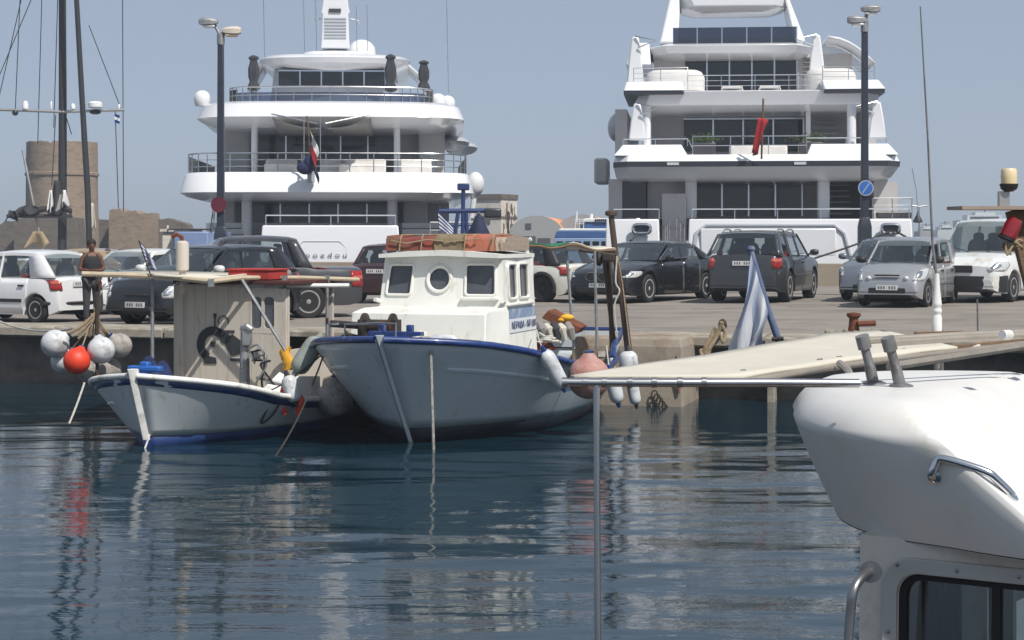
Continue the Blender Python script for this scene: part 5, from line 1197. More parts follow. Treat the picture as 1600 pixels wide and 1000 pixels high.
    MB().bb(rx(1296, 6), rx(1345, 6), 6.0, 6.3, z_(345), z_(283, 4)).build('stair_wall', 'stair_dark', t)
    m = MB(); railing(m, [(rx(958), .6, z_(342)), (rx(1030), .6, z_(342))], .36, 1.6, (1,), .025); railing(m, [(rx(1082), .6, z_(342)), (rx(1350), .6, z_(342)), (rx(1420), .6, z_(342))], .36, 1.6, (1,), .025); m.build('aft_railing', 'chrome', t)
    m = MB()
    for k in range(5): m.box((rx(1372 + 10 * k, 2), 1.8, z_(336, 2)), (.3, .4, .25))
    m.build('deck_gear', 'dark_panel', t, bevel=.05)
    m = MB(); railing(m, [(rx(1362, 1), 1.2, z_(342)), (rx(1422, 1), 1.2, z_(342)), (rx(1426, 3), 4.0, z_(342))], .75, .7, (1, .66, .33), .025); m.build('corner_railing', 'steel', t)
    # upper deck overhang: soffit, dark stripe, bulwark panels
    slab(t, 'upper_deck', 'yacht_white', [(z_(283, 2), rx(968), rx(1390), 1.9, 26, .4), (z_(275), rx(960), rx(1398), 1.0, 26, .5), (z_(259), rx(957), rx(1407), .25, 26, .5)], .03)
    slab(t, 'dark_stripe', 'yacht_stripe', [(z_(259.5), rx(957) - .01, rx(1407) + .01, .20, 25, .5), (z_(251), rx(957) - .01, rx(1408) + .01, .20, 25, .5)])
    slab(t, 'bulwark_base', 'yacht_white', [(z_(251.5), rx(957), rx(1408), .24, 26, .5), (z_(240), rx(960), rx(1403), .55, 26, .5)], .02)
    for a0, a1, b0, b1, ch0, ch1 in ((958, 1075, 972, 1065, .5, .3), (1262, 1404, 1270, 1390, 0, 0)):
        slab(t, 'bulwark_wing', 'yacht_white', [(z_(241), rx(a0), rx(a1), .58, 3.2, .02), (z_(223), rx(b0), rx(b1), 1.0, 3.2, .02)], .02)
    for px in (1052, 1250): MB().box((rx(px), .17, z_(255)), (.42, .06, .10)).build('deck_light', 'lamp_clear', t)
    m = MB(); railing(m, [(rx(972), 1.2, z_(225)), (rx(1075), 1.1, z_(225)), (rx(1083), .9, z_(240)), ], .26, 1.5, (1,), .022); railing(m, [(rx(1083), .8, z_(240)), (rx(1262), .8, z_(240))], .66, 1.3, (1, .5), .022); railing(m, [(rx(1262), 1.0, z_(225)), (rx(1387), 1.1, z_(225))], .26, 1.5, (1,), .022); m.build('upper_railing', 'chrome', t)
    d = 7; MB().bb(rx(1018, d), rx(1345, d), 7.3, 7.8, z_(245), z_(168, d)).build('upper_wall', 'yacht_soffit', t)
    panes(t, rx(1068, d), rx(1255, d), z_(236, d), z_(186, d), 7.25, 4)
    for px in (1010, 1330): MB().lathe([(.17, z_(245)), (.17, z_(160, 3))], 12, (rx(px, 3), 3.4, 0)).build('column', 'yacht_white', t)
    for k in range(7): MB().bb(rx(1270, 6), rx(1308, 6), 5.2 + .28 * k, 5.5 + .28 * k, z_(235) + .23 * k, z_(235) + .23 * k + .05).build('stair_tread', 'yacht_grey', t)
    MB().bb(rx(1255, 6), rx(1262, 6), 4.8, 5.0, z_(240), z_(176, 5)).build('stair_post', 'yacht_white', t)
    for sg, a in ((-1, 962), (1, 1345)): MB().bb(rx(a, 5), rx(a, 5) + .45, 4.5, 22, z_(245), z_(168, 4)).build('side_wall', 'yacht_soffit', t)
    for px in (1100, 1265):
        m = MB(); m.box((rx(px, 2), 2.0, z_(232, 2)), (.85, .5, .42)); po = m.build('planter', 'dark_panel', t, bevel=.03)
        mb = MB(); rnd = random.Random(px)
        for k in range(170):
            c = Vector((rx(px, 2) + rnd.gauss(0, .28), 2.0 + rnd.gauss(0, .13), z_(226, 2) + .12 + abs(rnd.gauss(0, .12)))); a = rnd.uniform(0, 6.28); u = Vector((math.cos(a), math.sin(a) * .5, rnd.uniform(-.2, .8))).normalized() * .09; w = u.cross(Vector((0, 1, .3))).normalized() * .03
            mb.quad(c - w, c + u * .5 - w * .3, c + u, c + w)
        mb.build('shrub', 'shrub_green', po, smooth=0, recalc=False)
    MB().bb(rx(1140, 4), rx(1230, 4), 4.0, 5.0, z_(240), z_(226, 4)).build('deck_sofa', 'cushion', t, bevel=.08)
    # dressed davit fins both sides (white wing posts) with folded arms
    for py0, py1, pL, pR, dd in ((160, 218, 996, 1368, 2), (55, 128, 993, 1275, 5)):
        for px, sg in ((pL, -1), (pR, 1)):
            MB().loft([[(rx(px, dd) - .28 * k, dd, z), (rx(px, dd) + .28 * k, dd, z), (rx(px, dd) + .22 * k, dd + .5, z), (rx(px, dd) - .22 * k, dd + .5, z)] for z, k in ((z_(py1, dd), 1.2), (lerp(z_(py1, dd), z_(py0, dd), .5), .9), (z_(py0, dd), .45))]).build('wing_post', 'yacht_white', t, bevel=.06)
            m = MB(); q = rx(px, dd); m.tube([(q, dd - .05, z_(py0, dd)), (q - sg * .8, dd - .3, z_(py0 + 8, dd)), (q - sg * .1, dd - .05, z_(py0 + 18, dd))], .03, 6); m.build('folded_arm', 'steel', t)
    # bridge deck overhang
    dd = 3
    slab(t, 'bridge_deck', 'yacht_white', [(z_(170, dd), rx(1000, dd), rx(1352, dd), 4.2, 24, .5), (z_(163, dd), rx(988, dd), rx(1372, dd), 3.2, 24, .5), (z_(141, dd), rx(1000, dd), rx(1375, dd), 3.0, 24, .4)], .03)
    for a0, a1, b0, b1 in ((974, 1070, 978, 1066), (1285, 1380, 1282, 1370)):
        slab(t, 'bulwark_wing', 'yacht_white', [(z_(141, dd), rx(a0, dd), rx(a1, dd), 2.75, 9, .05), (z_(126, dd), rx(b0, dd), rx(b1, dd), 3.0, 9, .05)], .02)
        slab(t, 'dark_stripe', 'yacht_stripe', [(z_(147, dd), rx(a0 + 1, dd), rx(a1 - 1, dd), 2.78, 9, .05), (z_(141, dd), rx(a0 + 1, dd), rx(a1 - 1, dd), 2.78, 9, .05)])
    m = MB(); railing(m, [(rx(990, dd), 3.4, z_(128, dd)), (rx(1075, dd), 3.3, z_(128, dd)), (rx(1075, dd), 3.2, z_(141, dd)), (rx(1285, dd), 3.2, z_(141, dd)), (rx(1285, dd), 3.3, z_(128, dd)), (rx(1365, dd), 3.4, z_(128, dd))], .58, 1.2, (1, .66, .33), .02); m.build('bridge_railing', 'chrome', t)
    for a, b in ((1008, 1102), (1258, 1338)):
        vol_ = MB(); rr = []
        for z, k in ((z_(140, 4), 1.0), (z_(118, 4), 1.0), (z_(110, 4), .9), (z_(107, 4), .75)): rr.append([Vector((lerp(rx(a, 4), rx(b, 4), .5) + (rx(b, 4) - rx(a, 4)) / 2 * k * math.copysign(abs(math.cos(q)) ** .55, math.cos(q)), 4.8 + .8 * k * math.copysign(abs(math.sin(q)) ** .6, math.sin(q)), z)) for q in np.linspace(0, 2 * math.pi, 24, endpoint=False)])
        vol_.loft(rr).build('covered_jacuzzi', 'cover_white', t, smooth=45)
    for px in (1145, 1204):
        m = MB(); m.bb(rx(px, 3) - .38, rx(px, 3) + .38, 3.6, 5.0, z_(136, 3), z_(132, 3)); m.tube([(rx(px, 3) - .4, 3.6, z_(140, 3)), (rx(px, 3) - .34, 3.6, z_(132, 3))], .03, 5); m.tube([(rx(px, 3) + .4, 3.6, z_(140, 3)), (rx(px, 3) + .34, 3.6, z_(132, 3))], .03, 5); m.build('sun_lounger', 'cover_white', t, bevel=.03)
    d = 8; MB().bb(rx(1022, d), rx(1330, d), 8.3, 8.8, z_(145, 4), z_(84, d)).build('bridge_wall', 'yacht_soffit', t)
    panes(t, rx(1070, d), rx(1245, d), z_(140, d), z_(92, d), 8.25, 5)
    for k in range(5): MB().bb(rx(1254, d), rx(1272, d), 8.1, 8.3, z_(106 - 7 * k + 14, d), z_(106 - 7 * k + 14, d) + .05).build('louvre', 'stair_dark', t)
    for px, sg in ((1000, -1), (1302, 1)):
        rr = []
        for k in range(7): u = k / 6; rr.append([(rx(px, 7) + sg * (1.9 * u ** .8 - .3), 6.3 + 1.2 * u, z_(62, 7) - .95 * u ** 1.6), (rx(px, 7) + sg * (1.9 * u ** .8 - .3), 12, z_(62, 7) - .95 * u ** 1.6 + .02)])
        if px > 1200: MB().loft(rr, False, False, False).build('curved_fairing', 'yacht_white', t, solid=.1, smooth=60)
        else: slab(t, 'curved_fairing', 'yacht_white', [(z_(102, 7), rx(978, 7), rx(1018, 7), 6.4, 12, .1), (z_(66, 7), rx(992, 7), rx(1015, 7), 6.8, 12, .1)], .03)
    # top deck
    slab(t, 'top_deck', 'yacht_white', [(z_(86, 6), rx(1050, 6), rx(1250, 6), 7.4, 22, .5), (z_(81, 6), rx(1020, 6), rx(1266, 6), 6.3, 22, .6), (z_(70, 6), rx(1014, 6), rx(1270, 6), 6.0, 22, .6), (z_(66, 6), rx(1022, 6), rx(1262, 6), 6.3, 22, .6)], .03)
    for k in range(5):
        a, b = lerp(rx(1051, 6), rx(1246, 6), k / 5), lerp(rx(1051, 6), rx(1246, 6), (k + 1) / 5)
        g = MB().bb(a + .02, b - .02, 6.9, 6.93, z_(65, 6), z_(38, 6)).build('glass_balustrade', 'blue_glass', t, smooth=0); MB().bb(b - .025, b + .025, 6.86, 6.9, z_(66, 6), z_(38, 6)).build('balustrade_post', 'chrome', g)
    MB().bb(rx(1051, 6), rx(1246, 6), 8.5, 12, z_(66, 6), z_(46, 6)).build('bar_unit', 'stair_dark', t, bevel=.05)
    dm = 8
    for (xa, xb, xc, xd) in ((1030, 1060, 1047, 1064), (1258, 1240, 1232, 1226)):
        MB().loft([[(rx(xa, dm), 8.0, z_(66, dm)), (rx(xb, dm), 8.0, z_(66, dm)), (rx(xb, dm), 10.5, z_(66, dm)), (rx(xa, dm), 10.5, z_(66, dm))], [(rx(xc, dm), 8.8, z_(-12, dm)), (rx(xd, dm), 8.8, z_(-12, dm)), (rx(xd, dm), 10.8, z_(-12, dm)), (rx(xc, dm), 10.8, z_(-12, dm))]]).build('arch_leg', 'yacht_white', t, bevel=.08)
    slab(t, 'arch_top', 'yacht_white', [(z_(14, dm), rx(1085, dm), rx(1205, dm), 8.6, 11, .5), (z_(8, dm), rx(1064, dm), rx(1228, dm), 8.2, 11, .5), (z_(-14, dm), rx(1056, dm), rx(1234, dm), 8.2, 11, .5)], .04)
    m = MB(); m.lathe([(.05, -.5), (.05, 0), (.55, .1), (.6, .4), (.4, .7), (.001, .8)], 18, (rx(1145, 9), 9.5, z_(-14, dm) + .5)); m.build('radar_dome', 'yacht_white', t)
    # side balcony at the left
    MB().bb(rx(932, 9) - .1, rx(950, 9), 9, 11, z_(286, 9), z_(246, 9)).build('side_pod', 'yacht_soffit', t, bevel=.1)
    m = MB(); m.ell((rx(962, 5), 6, z_(196, 5)), (.35, 1.2, .55), 12, 8); m.build('side_light', 'yacht_grey', t)
    # red ensign
    MB().tube([(rx(1190), .05, z_(248)), (rx(1190), -.1, z_(236)), (rx(1192), -.35, z_(155))], .035, 8).build('ensign_staff', 'teak', t)
    MB().grid(lambda u, v: Vector((rx(1190) - .02 + (.16 - .38 * v * (u - .3)) * (u - .3) * 2.2 - .16 * v, -.38 + .05 * math.sin(u * 8), z_(184) - v * 1.25 - .1 * u)), 7, 8).build('ensign', 'flag_red', t, smooth=180, solid=.01)
yacht_right()
# ================================================================ BACKGROUND: tower, fort, sailing boat, sheds, ferry
M('plaster', C(204, 198, 188), .9, var=.08, scale=.4, dirt=(C(150, 140, 124), .3, .5)); M('plaster_white', C(214, 208, 196), .9, var=.06, scale=.4, dirt=(C(150, 128, 110), .25, 1.2))
M('shed_grey', C(150, 150, 150), .9, var=.06, scale=.3); M('roof_orange', C(206, 142, 100), .85, var=.12, scale=1); M('shutter', C(72, 72, 78), .7); M('truck_blue', C(116, 134, 172), .5, var=.08); M('ferry_blue', C(62, 92, 140), .4, var=.08); M('ferry_pale', C(130, 152, 182), .4, var=.06)
M('far_rock', C(128, 122, 116), .95, var=.2); M('mast_black', (.03, .032, .036, 1), .4); M('graffiti', C(96, 78, 66), .9, var=.3)
M('gantry_blue', C(36, 56, 102), .45, var=.15)
M('sign_blue', C(40, 96, 170), .5); M('sign_rim', C(150, 160, 176), .5); M('sign_maroon', C(86, 22, 42), .5); M('amber_lens', C(190, 168, 140), .3); M('parasol_blue', C(20, 30, 62), .8, bump=.3)
def tower():
    D = 170; c = P(97, 372, D); s = D / F
    t = T('stone_tower', 'round medieval stone tower behind the sailing boat masts', 'tower', (c.x, c.y, 0), 0)
    r = 55 * s; zt = P(97, 222, D).z
    rnd = random.Random(2); n = 64; prof = [(r * 1.03, 0), (r * 1.02, zt * .25), (r, zt * .5), (r * .995, zt * .72), (r * 1.03, zt * .725), (r * 1.03, zt * .745), (r * .995, zt * .75), (r * .985, zt * .98)]
    m = MB(); rings = [[Vector((rr * math.cos(2 * math.pi * k / n) * (1 + rnd.uniform(-.004, .004)), rr * math.sin(2 * math.pi * k / n), z)) for k in range(n)] for rr, z in prof]
    rings.append([Vector((r * .985 * math.cos(2 * math.pi * k / n), r * .985 * math.sin(2 * math.pi * k / n), zt - (.35 if rnd.random() < .15 else rnd.uniform(0, .12)))) for k in range(n)])
    rings.append([Vector((v.x * .85, v.y * .85, v.z)) for v in rings[-1]]); rings.append([Vector((v.x, v.y, zt - 1)) for v in rings[-1]])
    m.loft(rings, True, False, True).build('drum', 'tower_stone', t, smooth=50)
    MB().box((r * .45, -r * .9, zt * .35), (.5, .3, 1.0), rz=0).build('arrow_slit', 'shutter', t)
tower()
def ragged_wall(name, label, cat, pts, D, th, mat, parts=None):
    t = T(name, label, cat, (P(pts[0][0], 372, D).x, D, 0), 0)
    rnd = random.Random(len(pts)); top = []
    for (a, ya), (b, yb) in zip(pts, pts[1:]):
        n = max(1, int(abs(b - a) / 5))
        for k in range(n): top.append(P(lerp(a, b, k / n), lerp(ya, yb, k / n) + rnd.uniform(-.8, .8), D))
    top.append(P(pts[-1][0], pts[-1][1], D))
    m = MB(); n = len(top); 
    m.loft([[Vector((p.x, p.y, -.5)), p, p + Vector((0, th, 0)), Vector((p.x, p.y + th, -.5))] for p in top], True).build('masonry', mat, t, world=True, smooth=25)
    return t
ragged_wall('fortress_wall', 'low ruined fortress wall running left and right of the stone tower', 'wall', [(-260, 350), (0, 352), (8, 346), (70, 342), (160, 343), (230, 345), (262, 341), (292, 350), (300, 372)], 178, 3, 'fort_stone')
ragged_wall('ruined_bastion', 'square ruined bastion block right of the stone tower', 'ruin', [(170, 346), (171, 328), (186, 326), (190, 330), (212, 329), (216, 334), (236, 333), (238, 346)], 175, 4, 'tower_stone')
ragged_wall('old_rampart', 'brown rampart block under the furled sail left of the tower', 'wall', [(22, 372), (24, 342), (64, 340), (66, 338), (120, 340), (122, 372)], 165, 3, 'fort_stone')
def hut():
    D = 80; t = T('harbour_hut', 'white flat-roofed harbour hut behind the white hatchback', 'hut', P(272, 400, D), 0)
    a, b = P(254, 395, D), P(294, 362, D)
    MB().bb(a.x, b.x, D, D + 3, QZ - .3, b.z).build('wall', 'plaster_white', t, world=True); MB().bb(a.x - .1, b.x + .1, D - .1, D + 3.1, b.z, b.z + .12).build('roof', 'plaster', t, world=True)
    MB().bb(P(272, 0, D).x, P(284, 0, D).x, D - .03, D, QZ, P(0, 370, D).z).build('door', 'shutter', t, world=True)
    m = MB()
    for px in (262, 282): m.tube([P(px, 362, D + 1), P(px, 352, D + 1)], .05, 5)
    m.build('roof_vent', 'plaster', t, world=True)
hut()
def truck():
    D = 60; t = T('box_truck', 'lilac blue box truck behind the exhaust funnel', 'truck', P(300, 430, D), 0)
    a, b = P(272, 400, D), P(325, 362, D)
    MB().bb(a.x, b.x, D, D + 5, QZ + .45, b.z).build('box', 'truck_blue', t, world=True, bevel=.04); MB().bb(b.x, b.x + 1.2, D + .1, D + 2.1, QZ + .4, b.z - .5).build('cab', 'car_white', t, world=True, bevel=.1)
    for px in (282, 314, 338):
        p = P(px, 372, D); MB().lathe([(.1, -.15), (.42, -.15), (.42, .15), (.1, .15)], 18, (p.x, D - .05, QZ + .32), Matrix.Rotation(R(90), 3, 'X')).build('wheel', 'rubber', t, world=True)
    m = MB(); railing(m, [P(262, 364, D - .5) , P(330, 364, D - .5)], .12, 1.2, (1,), .03); m.build('roof_rack', 'mast_black', t, world=True)
truck()
def sailboat():
    D = 66; t = T('sailing_boat', 'dark-masted sailing boat with broad crosstree in front of the stone tower', 'sailing boat', (P(97, 372, D).x, D, 0), R(0))
    hb = [(0, .05), (.1, .9), (.25, 1.7), (.5, 2.1), (.8, 1.9), (1, 1.5)]; sh = [(0, 1.5), (.5, 1.1), (1, 1.2)]
    rr = []
    for k in range(15):
        u = k / 14; y = 9 - 18 * u; h = interp(hb, u); s_ = interp(sh, u); rr.append([(-h, y, s_), (-h * .9, y, .3), (0, y, -.8), (h * .9, y, .3), (h, y, s_)])
    MB().loft(rr, True).build('hull', 'hull_white', t, smooth=60); MB().bb(-1.2, 1.2, -4, 3, 1.1, 1.8).build('coachroof', 'gel_white', t, bevel=.15)
    z = lambda py: P(0, py, D).z; x = lambda px: P(px, 0, D).x - t.o.location.x
    MB().tube([(x(97), 0, 1.0), (x(98), 0, z(172)), (x(97), 0, z(-200))], [.17, .15, .12], 12).build('main_mast', 'mast_black', t)
    MB().tube([(x(151), -1, 1.0), (x(147), -1, z(300)), (x(138), -1, z(150)), (x(128), -1, z(-30)), (x(122), -1, z(-160))], [.11, .11, .10, .09, .08], 10).build('mizzen_mast', 'mast_black', t)
    MB().tube([(x(-60), -.1, z(170)), (x(20), -.1, z(172)), (x(97), -.1, z(175)), (x(195), -.1, z(172))], .055, 8).build('crosstree', 'alu_dull', t)
    for px, r, h in ((41, .11, .32), (115, .09, .22), (81, .04, .3), (187, .05, .2)): MB().lathe([(r * .6, 0), (r, .04), (r, h * .7), (r * .6, h), (.001, h + .02)], 12, (x(px), -.1, z(172))).build('crosstree_light', 'gel_white', t)
    m = MB(); m.lathe([(.18, 0), (.26, .04), (.26, .18), (.2, .24), (.001, .26)], 16, (x(152), -.3, z(170))); m.build('radar', 'gel_white', t)
    MB().ell((x(25), -.1, z(176)), (.12, .12, .12), 10, 8).build('block', 'mast_black', t); MB().ell((x(150), -.1, z(175)), (.22, .2, .1), 10, 8).build('radar_bracket', 'mast_black', t)
    for p0, p1 in (((35, -60), (25, 172)), ((68, -60), (60, 225)), ((80, -200), (0, 150)), ((93, -60), (85, 200)), ((88, 180), (82, 290)), ((120, -60), (129, 220)), ((192, -100), (194, 330)), ((181, 175), (186, 325)), ((140, 40), (190, 170)), ((105, 185), (113, 210)), ((75, -60), (-30, 190))):
        MB().tube([(x(p0[0]), -.1, z(p0[1])), (x(p1[0]), -.1, z(p1[1]))], .018, 5).build('stay', 'mast_black', t)
    MB().tube([(x(40), -.4, z(235)), (x(72), -.4, z(395))], .045, 6).build('lifting_pole', 'alu_dull', t)
    # crumpled sail covers on the boom
    rnd = random.Random(6); rr = []
    for k in range(13):
        u = k / 12; cx = x(lerp(22, 118, u)); cz = z(lerp(334, 326, u) + 4 * math.sin(k * 1.7)); r = .09 + .10 * rnd.random()
        rr.append([Vector((cx + .05 * math.sin(5 * a), -.6 + r * math.cos(a), cz + r * math.sin(a) * (.7 + .4 * rnd.random()))) for a in np.linspace(0, 2 * math.pi, 10, endpoint=False)])
    MB().loft(rr).build('boom_cover', 'canvas_dark', t, smooth=35)
    def rag(cx, cy, w, h, mt, nm, sd):
        r2 = random.Random(sd); o = [r2.uniform(0, 6) for _ in range(4)]
        MB().grid(lambda u, v: Vector((x(cx + (u - .5) * w * (.35 + .65 * v)) , -.8 + .25 * math.sin(u * 7 + o[0]) * v, z(cy + h * v) + .12 * math.sin(u * 9 + o[1]) * v)), 10, 8).build(nm, mt, t, smooth=60, solid=.03)
    rag(97, 283, 24, 50, 'canvas_dark', 'sail_rag', 1); rag(88, 298, 9, 30, 'flag_white', 'sail_rag', 2); rag(109, 298, 12, 22, 'flag_white', 'sail_rag', 3); rag(100, 305, 30, 22, 'canvas_grey', 'sail_rag', 4); rag(30, 330, 22, 12, 'canvas_dark', 'sail_rag', 5); rag(55, 322, 40, 10, 'canvas_dark', 'sail_rag', 8)
    rag(68, 362, 40, 22, 'rope_tan', 'net_bundle', 6); rag(152, 318, 9, 40, 'canvas_cream', 'furled_flag', 7)
    MB().tube([(x(18), -.6, z(338)), (x(118), -.6, z(338))], .07, 8).build('boom', 'mast_black', t)
    greek = MB()
    for j in range(3): greek.mat(j % 2).grid(lambda u, v, j=j: Vector((x(181 + 8 * u), -.2 + .05 * math.sin(u * 6), z(178 + 4.5 * (j + v) + 3 * u))), 4, 2)
    greek.build('courtesy_flag', ['blue_flag', 'flag_white'], t, smooth=180, recalc=False)
sailboat()
def house_block():
    D = 150; t = T('harbour_building', 'plain cream harbour building with scrawled markings on its sunlit end', 'building', P(770, 400, D), 0)
    a, b, c = P(736, 305, D), P(783, 305, D), P(808, 308, D + 1.5)
    z1 = a.z; q = [Vector((a.x, D + 1, 0)), Vector((b.x, D, 0)), Vector((c.x, D + 3.0, 0)), Vector((a.x + 1, D + 9, 0))]
    m = MB().loft([[p for p in q], [p + Vector((0, 0, z1)) for p in q]]); m.build('wall', 'plaster', t, world=True, smooth=0)
    m = MB(); ce = sum(q, Vector()) / 4
    q2 = [ce + (p - ce) * 1.05 for p in q]; m.loft([[p + Vector((0, 0, z1 - .3)) for p in q2], [p + Vector((0, 0, z1 + .1)) for p in q2]]).build('cornice', 'fort_stone', t, world=True, smooth=0)
    m = MB(); q3 = [ce + (p - ce) * 1.015 for p in q]; zb = P(0, 340, D).z; m.loft([[p + Vector((0, 0, zb - .12)) for p in q3], [p + Vector((0, 0, zb + .12)) for p in q3]]).build('string_course', 'fort_stone', t, world=True, smooth=0)
    w = MB().bb(P(756, 0, D).x, P(766, 0, D).x, D + .3, D + .8, P(0, 349, D).z, P(0, 337, D).z).build('window', 'shutter', t, world=True)
    m = MB(); d = (q[2] - q[1]).normalized(); nrm = Vector((d.y, -d.x, 0)); rnd = random.Random(3)
    for k in range(26):
        u = rnd.uniform(.1, .9); zz = P(0, rnd.uniform(322, 362), D).z; p = q[1].lerp(q[2], u) + nrm * .04; m.box(p + Vector((0, 0, zz)), (.05 + .06 * rnd.random(), .05, .3 + .6 * rnd.random()))
    m.build('scrawl', 'graffiti', t, world=True)['kind'] = 'stuff'
    m = MB().tube([P(794, 330, D - 4), P(794, 385, D - 4)], .1, 6); m.build('downpipe', 'mast_black', t, world=True)
house_block()
def shed(px0, px1, ytop, D, label, win):
    t = T('boat_shed', label, 'shed', P((px0 + px1) / 2, 400, D), 0, 'arched boat sheds')
    a, b = P(px0, 372, D).x, P(px1, 372, D).x; zt = P(0, ytop, D).z; r = (b - a) / 2; z0 = P(0, 366, D).z
    pr = [Vector((a, D, 0)), Vector((a, D, z0 * .9))] + [Vector(((a + b) / 2 - r * math.cos(q), D, z0 + (zt - z0) * math.sin(q))) for q in np.linspace(.05, math.pi - .05, 15)] + [Vector((b, D, z0 * .9)), Vector((b, D, 0))]
    MB().prism(pr, (0, .4, 0)).build('gable', 'shed_grey', t, world=True, smooth=0)
    ce = Vector(((a + b) / 2, D, z0)); arc = [p for p in pr[1:-1]]
    MB().loft([[p + Vector((0, .41, -.06)) for p in arc], [p + Vector((1.6, 16, -.06)) for p in arc]], False, False, False).build('vault', 'roof_orange', t, world=True, solid=.1)
    for nm, (x0, x1, y0, y1) in win: MB().bb(P(x0, 0, D).x, P(x1, 0, D).x, D - .05, D + .02, P(0, y1, D).z, P(0, y0, D).z).build(nm, 'shutter', t, world=True, smooth=0)
shed(796, 880, 337, 135, 'arched grey boat shed with a square window and orange vault behind the green awning', [('window', (821, 830, 349, 358)), ('door', (814, 837, 369, 392)), ('door', (840, 860, 372, 392))])
shed(868, 952, 335, 137, 'arched grey boat shed partly hidden behind the blue ferry', [('window', (905, 914, 349, 358))])
def ferry():
    D = 108; t = T('ferry', 'blue and white passenger ferry between the sheds and the right yacht', 'ferry', P(915, 400, D), 0)
    X = lambda px: P(px, 0, D).x; Z = lambda py: P(0, py, D).z
    def lay(nm, mt, rows, d0=0): MB().loft([[(X(a), D + d0, Z(y)), (X(b), D + d0, Z(y)), (X(b), D + d0 + 6, Z(y)), (X(a) + .6, D + d0 + 6, Z(y))] for y, a, b in rows]).build(nm, mt, t, world=True, bevel=.05)
    lay('hull', 'ferry_pale', [(440, 872, 1010), (372, 866, 1010)]); lay('lower_stripe', 'ferry_blue', [(372, 866, 1010), (361, 870, 1010)], .05); lay('upper_band', 'gel_white', [(361, 872, 1010), (357, 875, 1010)], .1)
    lay('window_band', 'ferry_blue', [(357.5, 908, 1010), (347, 915, 1010)], .3); lay('roof', 'gel_white', [(347, 905, 1010), (341, 915, 1010)], .2)
    for k in range(6): MB().bb(X(870 + 14 * k), X(880 + 14 * k), D - .03, D, Z(388), Z(377)).build('window', 'yacht_glass', t, world=True)
    m = MB(); railing(m, [(X(899), D + .2, Z(357)), (X(912), D + .2, Z(357))], .55, .3, (1, .5), .03); m.build('railing', 'gel_white', t, world=True)
    m = MB(); m.tube([(X(902), D + 1, Z(347)), (X(902), D + 1, Z(330))], .05, 6); m.tube([(X(925), D + 1, Z(342)), (X(925), D + 1, Z(334))], .12, 6); m.build('mast', 'gel_white', t, world=True)
    m = MB()
    for k in range(7): m.box((X(931 + 3 * k), D + .15, Z(344)), (.09, .02, .16))
    m.build('name_lettering', 'mast_black', t, world=True)
ferry()
# ---- far right: breakwater and small craft
def far_right():
    D = 420; t = T('breakwater', 'low grey breakwater on the horizon right of the yacht', 'breakwater', P(1500, 380, D), 0)
    rnd = random.Random(9); pts = [P(px, 370 - rnd.uniform(0, 2.5), D) for px in range(1390, 1760, 8)]
    MB().loft([[Vector((p.x, D, -1)), p, p + Vector((0, 8, 0)), Vector((p.x, D + 10, -1))] for p in pts]).build('rubble', 'far_rock', t, world=True, smooth=20)
    specs = (('grey workboat with lattice rail on the horizon left of the whip aerial', 1452, 366, 30, 15), ('pale ferry on the horizon right of the whip aerial', 1482, 365, 34, 17), ('small white launch on the horizon beside the van', 1512, 366, 24, 10), ('grey two-deck ship on the horizon above the van', 1545, 352, 90, 26))
    for i, (lb, px, yb, w, h) in enumerate(specs):
        d = 400 - i * 12; s = d / F; c = P(px, yb, d); t = T('distant_boat', lb, 'boat', (c.x, d, 0), 0, 'distant boats at the breakwater')
        if h > 20: zb = 0
        MB().loft([[(-w * s * .5, 0, -.5), (w * s * .45, 0, -.5), (w * s * .45, 6, -.5), (-w * s * .5, 6, -.5)], [(-w * s * .5, 0, c.z + h * .3 * s), (w * s * .55, 0, c.z + h * .3 * s), (w * s * .55, 6, c.z + h * .3 * s), (-w * s * .5, 6, c.z + h * .3 * s)]]).build('hull', 'shed_grey' if i % 2 == 0 else 'hull_white', t)
        MB().bb(-w * s * .35, w * s * .25, 1, 5, c.z + h * .3 * s, c.z + h * .62 * s).build('superstructure', 'hull_white', t); MB().bb(-w * s * .3, w * s * .2, .9, 1.0, c.z + h * .40 * s, c.z + h * .52 * s).build('window_band', 'yacht_glass', t)
        MB().bb(-w * s * .2, w * s * .15, 1.5, 4.5, c.z + h * .62 * s, c.z + h * .8 * s).build('bridge', 'hull_white', t); m = MB(); m.tube([(0, 3, c.z + h * .8 * s), (0, 3, c.z + h * 1.15 * s)], .12, 5); m.tube([(-1, 3, c.z + h * 1.0 * s), (1, 3, c.z + h * 1.0 * s)], .1, 5); m.build('mast', 'mast_black', t)
    D = 130; t = T('slender_lamp', 'thin far street lamp between the right yacht and the whip aerial', 'lamp', P(1438, 400, D), 0)
    MB().tube([P(1437, 390, D), P(1436, 322, D)], [.09, .05], 6).build('pole', 'alu_dull', t, world=True); m = MB().tube([P(1424, 321, D), P(1436, 323, D), P(1450, 321, D)], .05, 5); m.build('arm', 'alu_dull', t, world=True)
    t = T('hanging_buoy', 'small dark buoy hung from a line right of the yacht', 'buoy', P(1434, 346, 75), 0)
    MB().lathe([(.02, .35), (.06, .2), (.2, -.05), (.2, -.12), (.001, -.14)], 12, P(1434, 343, 75)).build('body', 'mast_black', t, world=True); MB().tube([P(1434, 336, 75), P(1432, 300, 75), P(1425, 262, 72)], .01, 4).build('line', 'mast_black', t, world=True)
far_right()
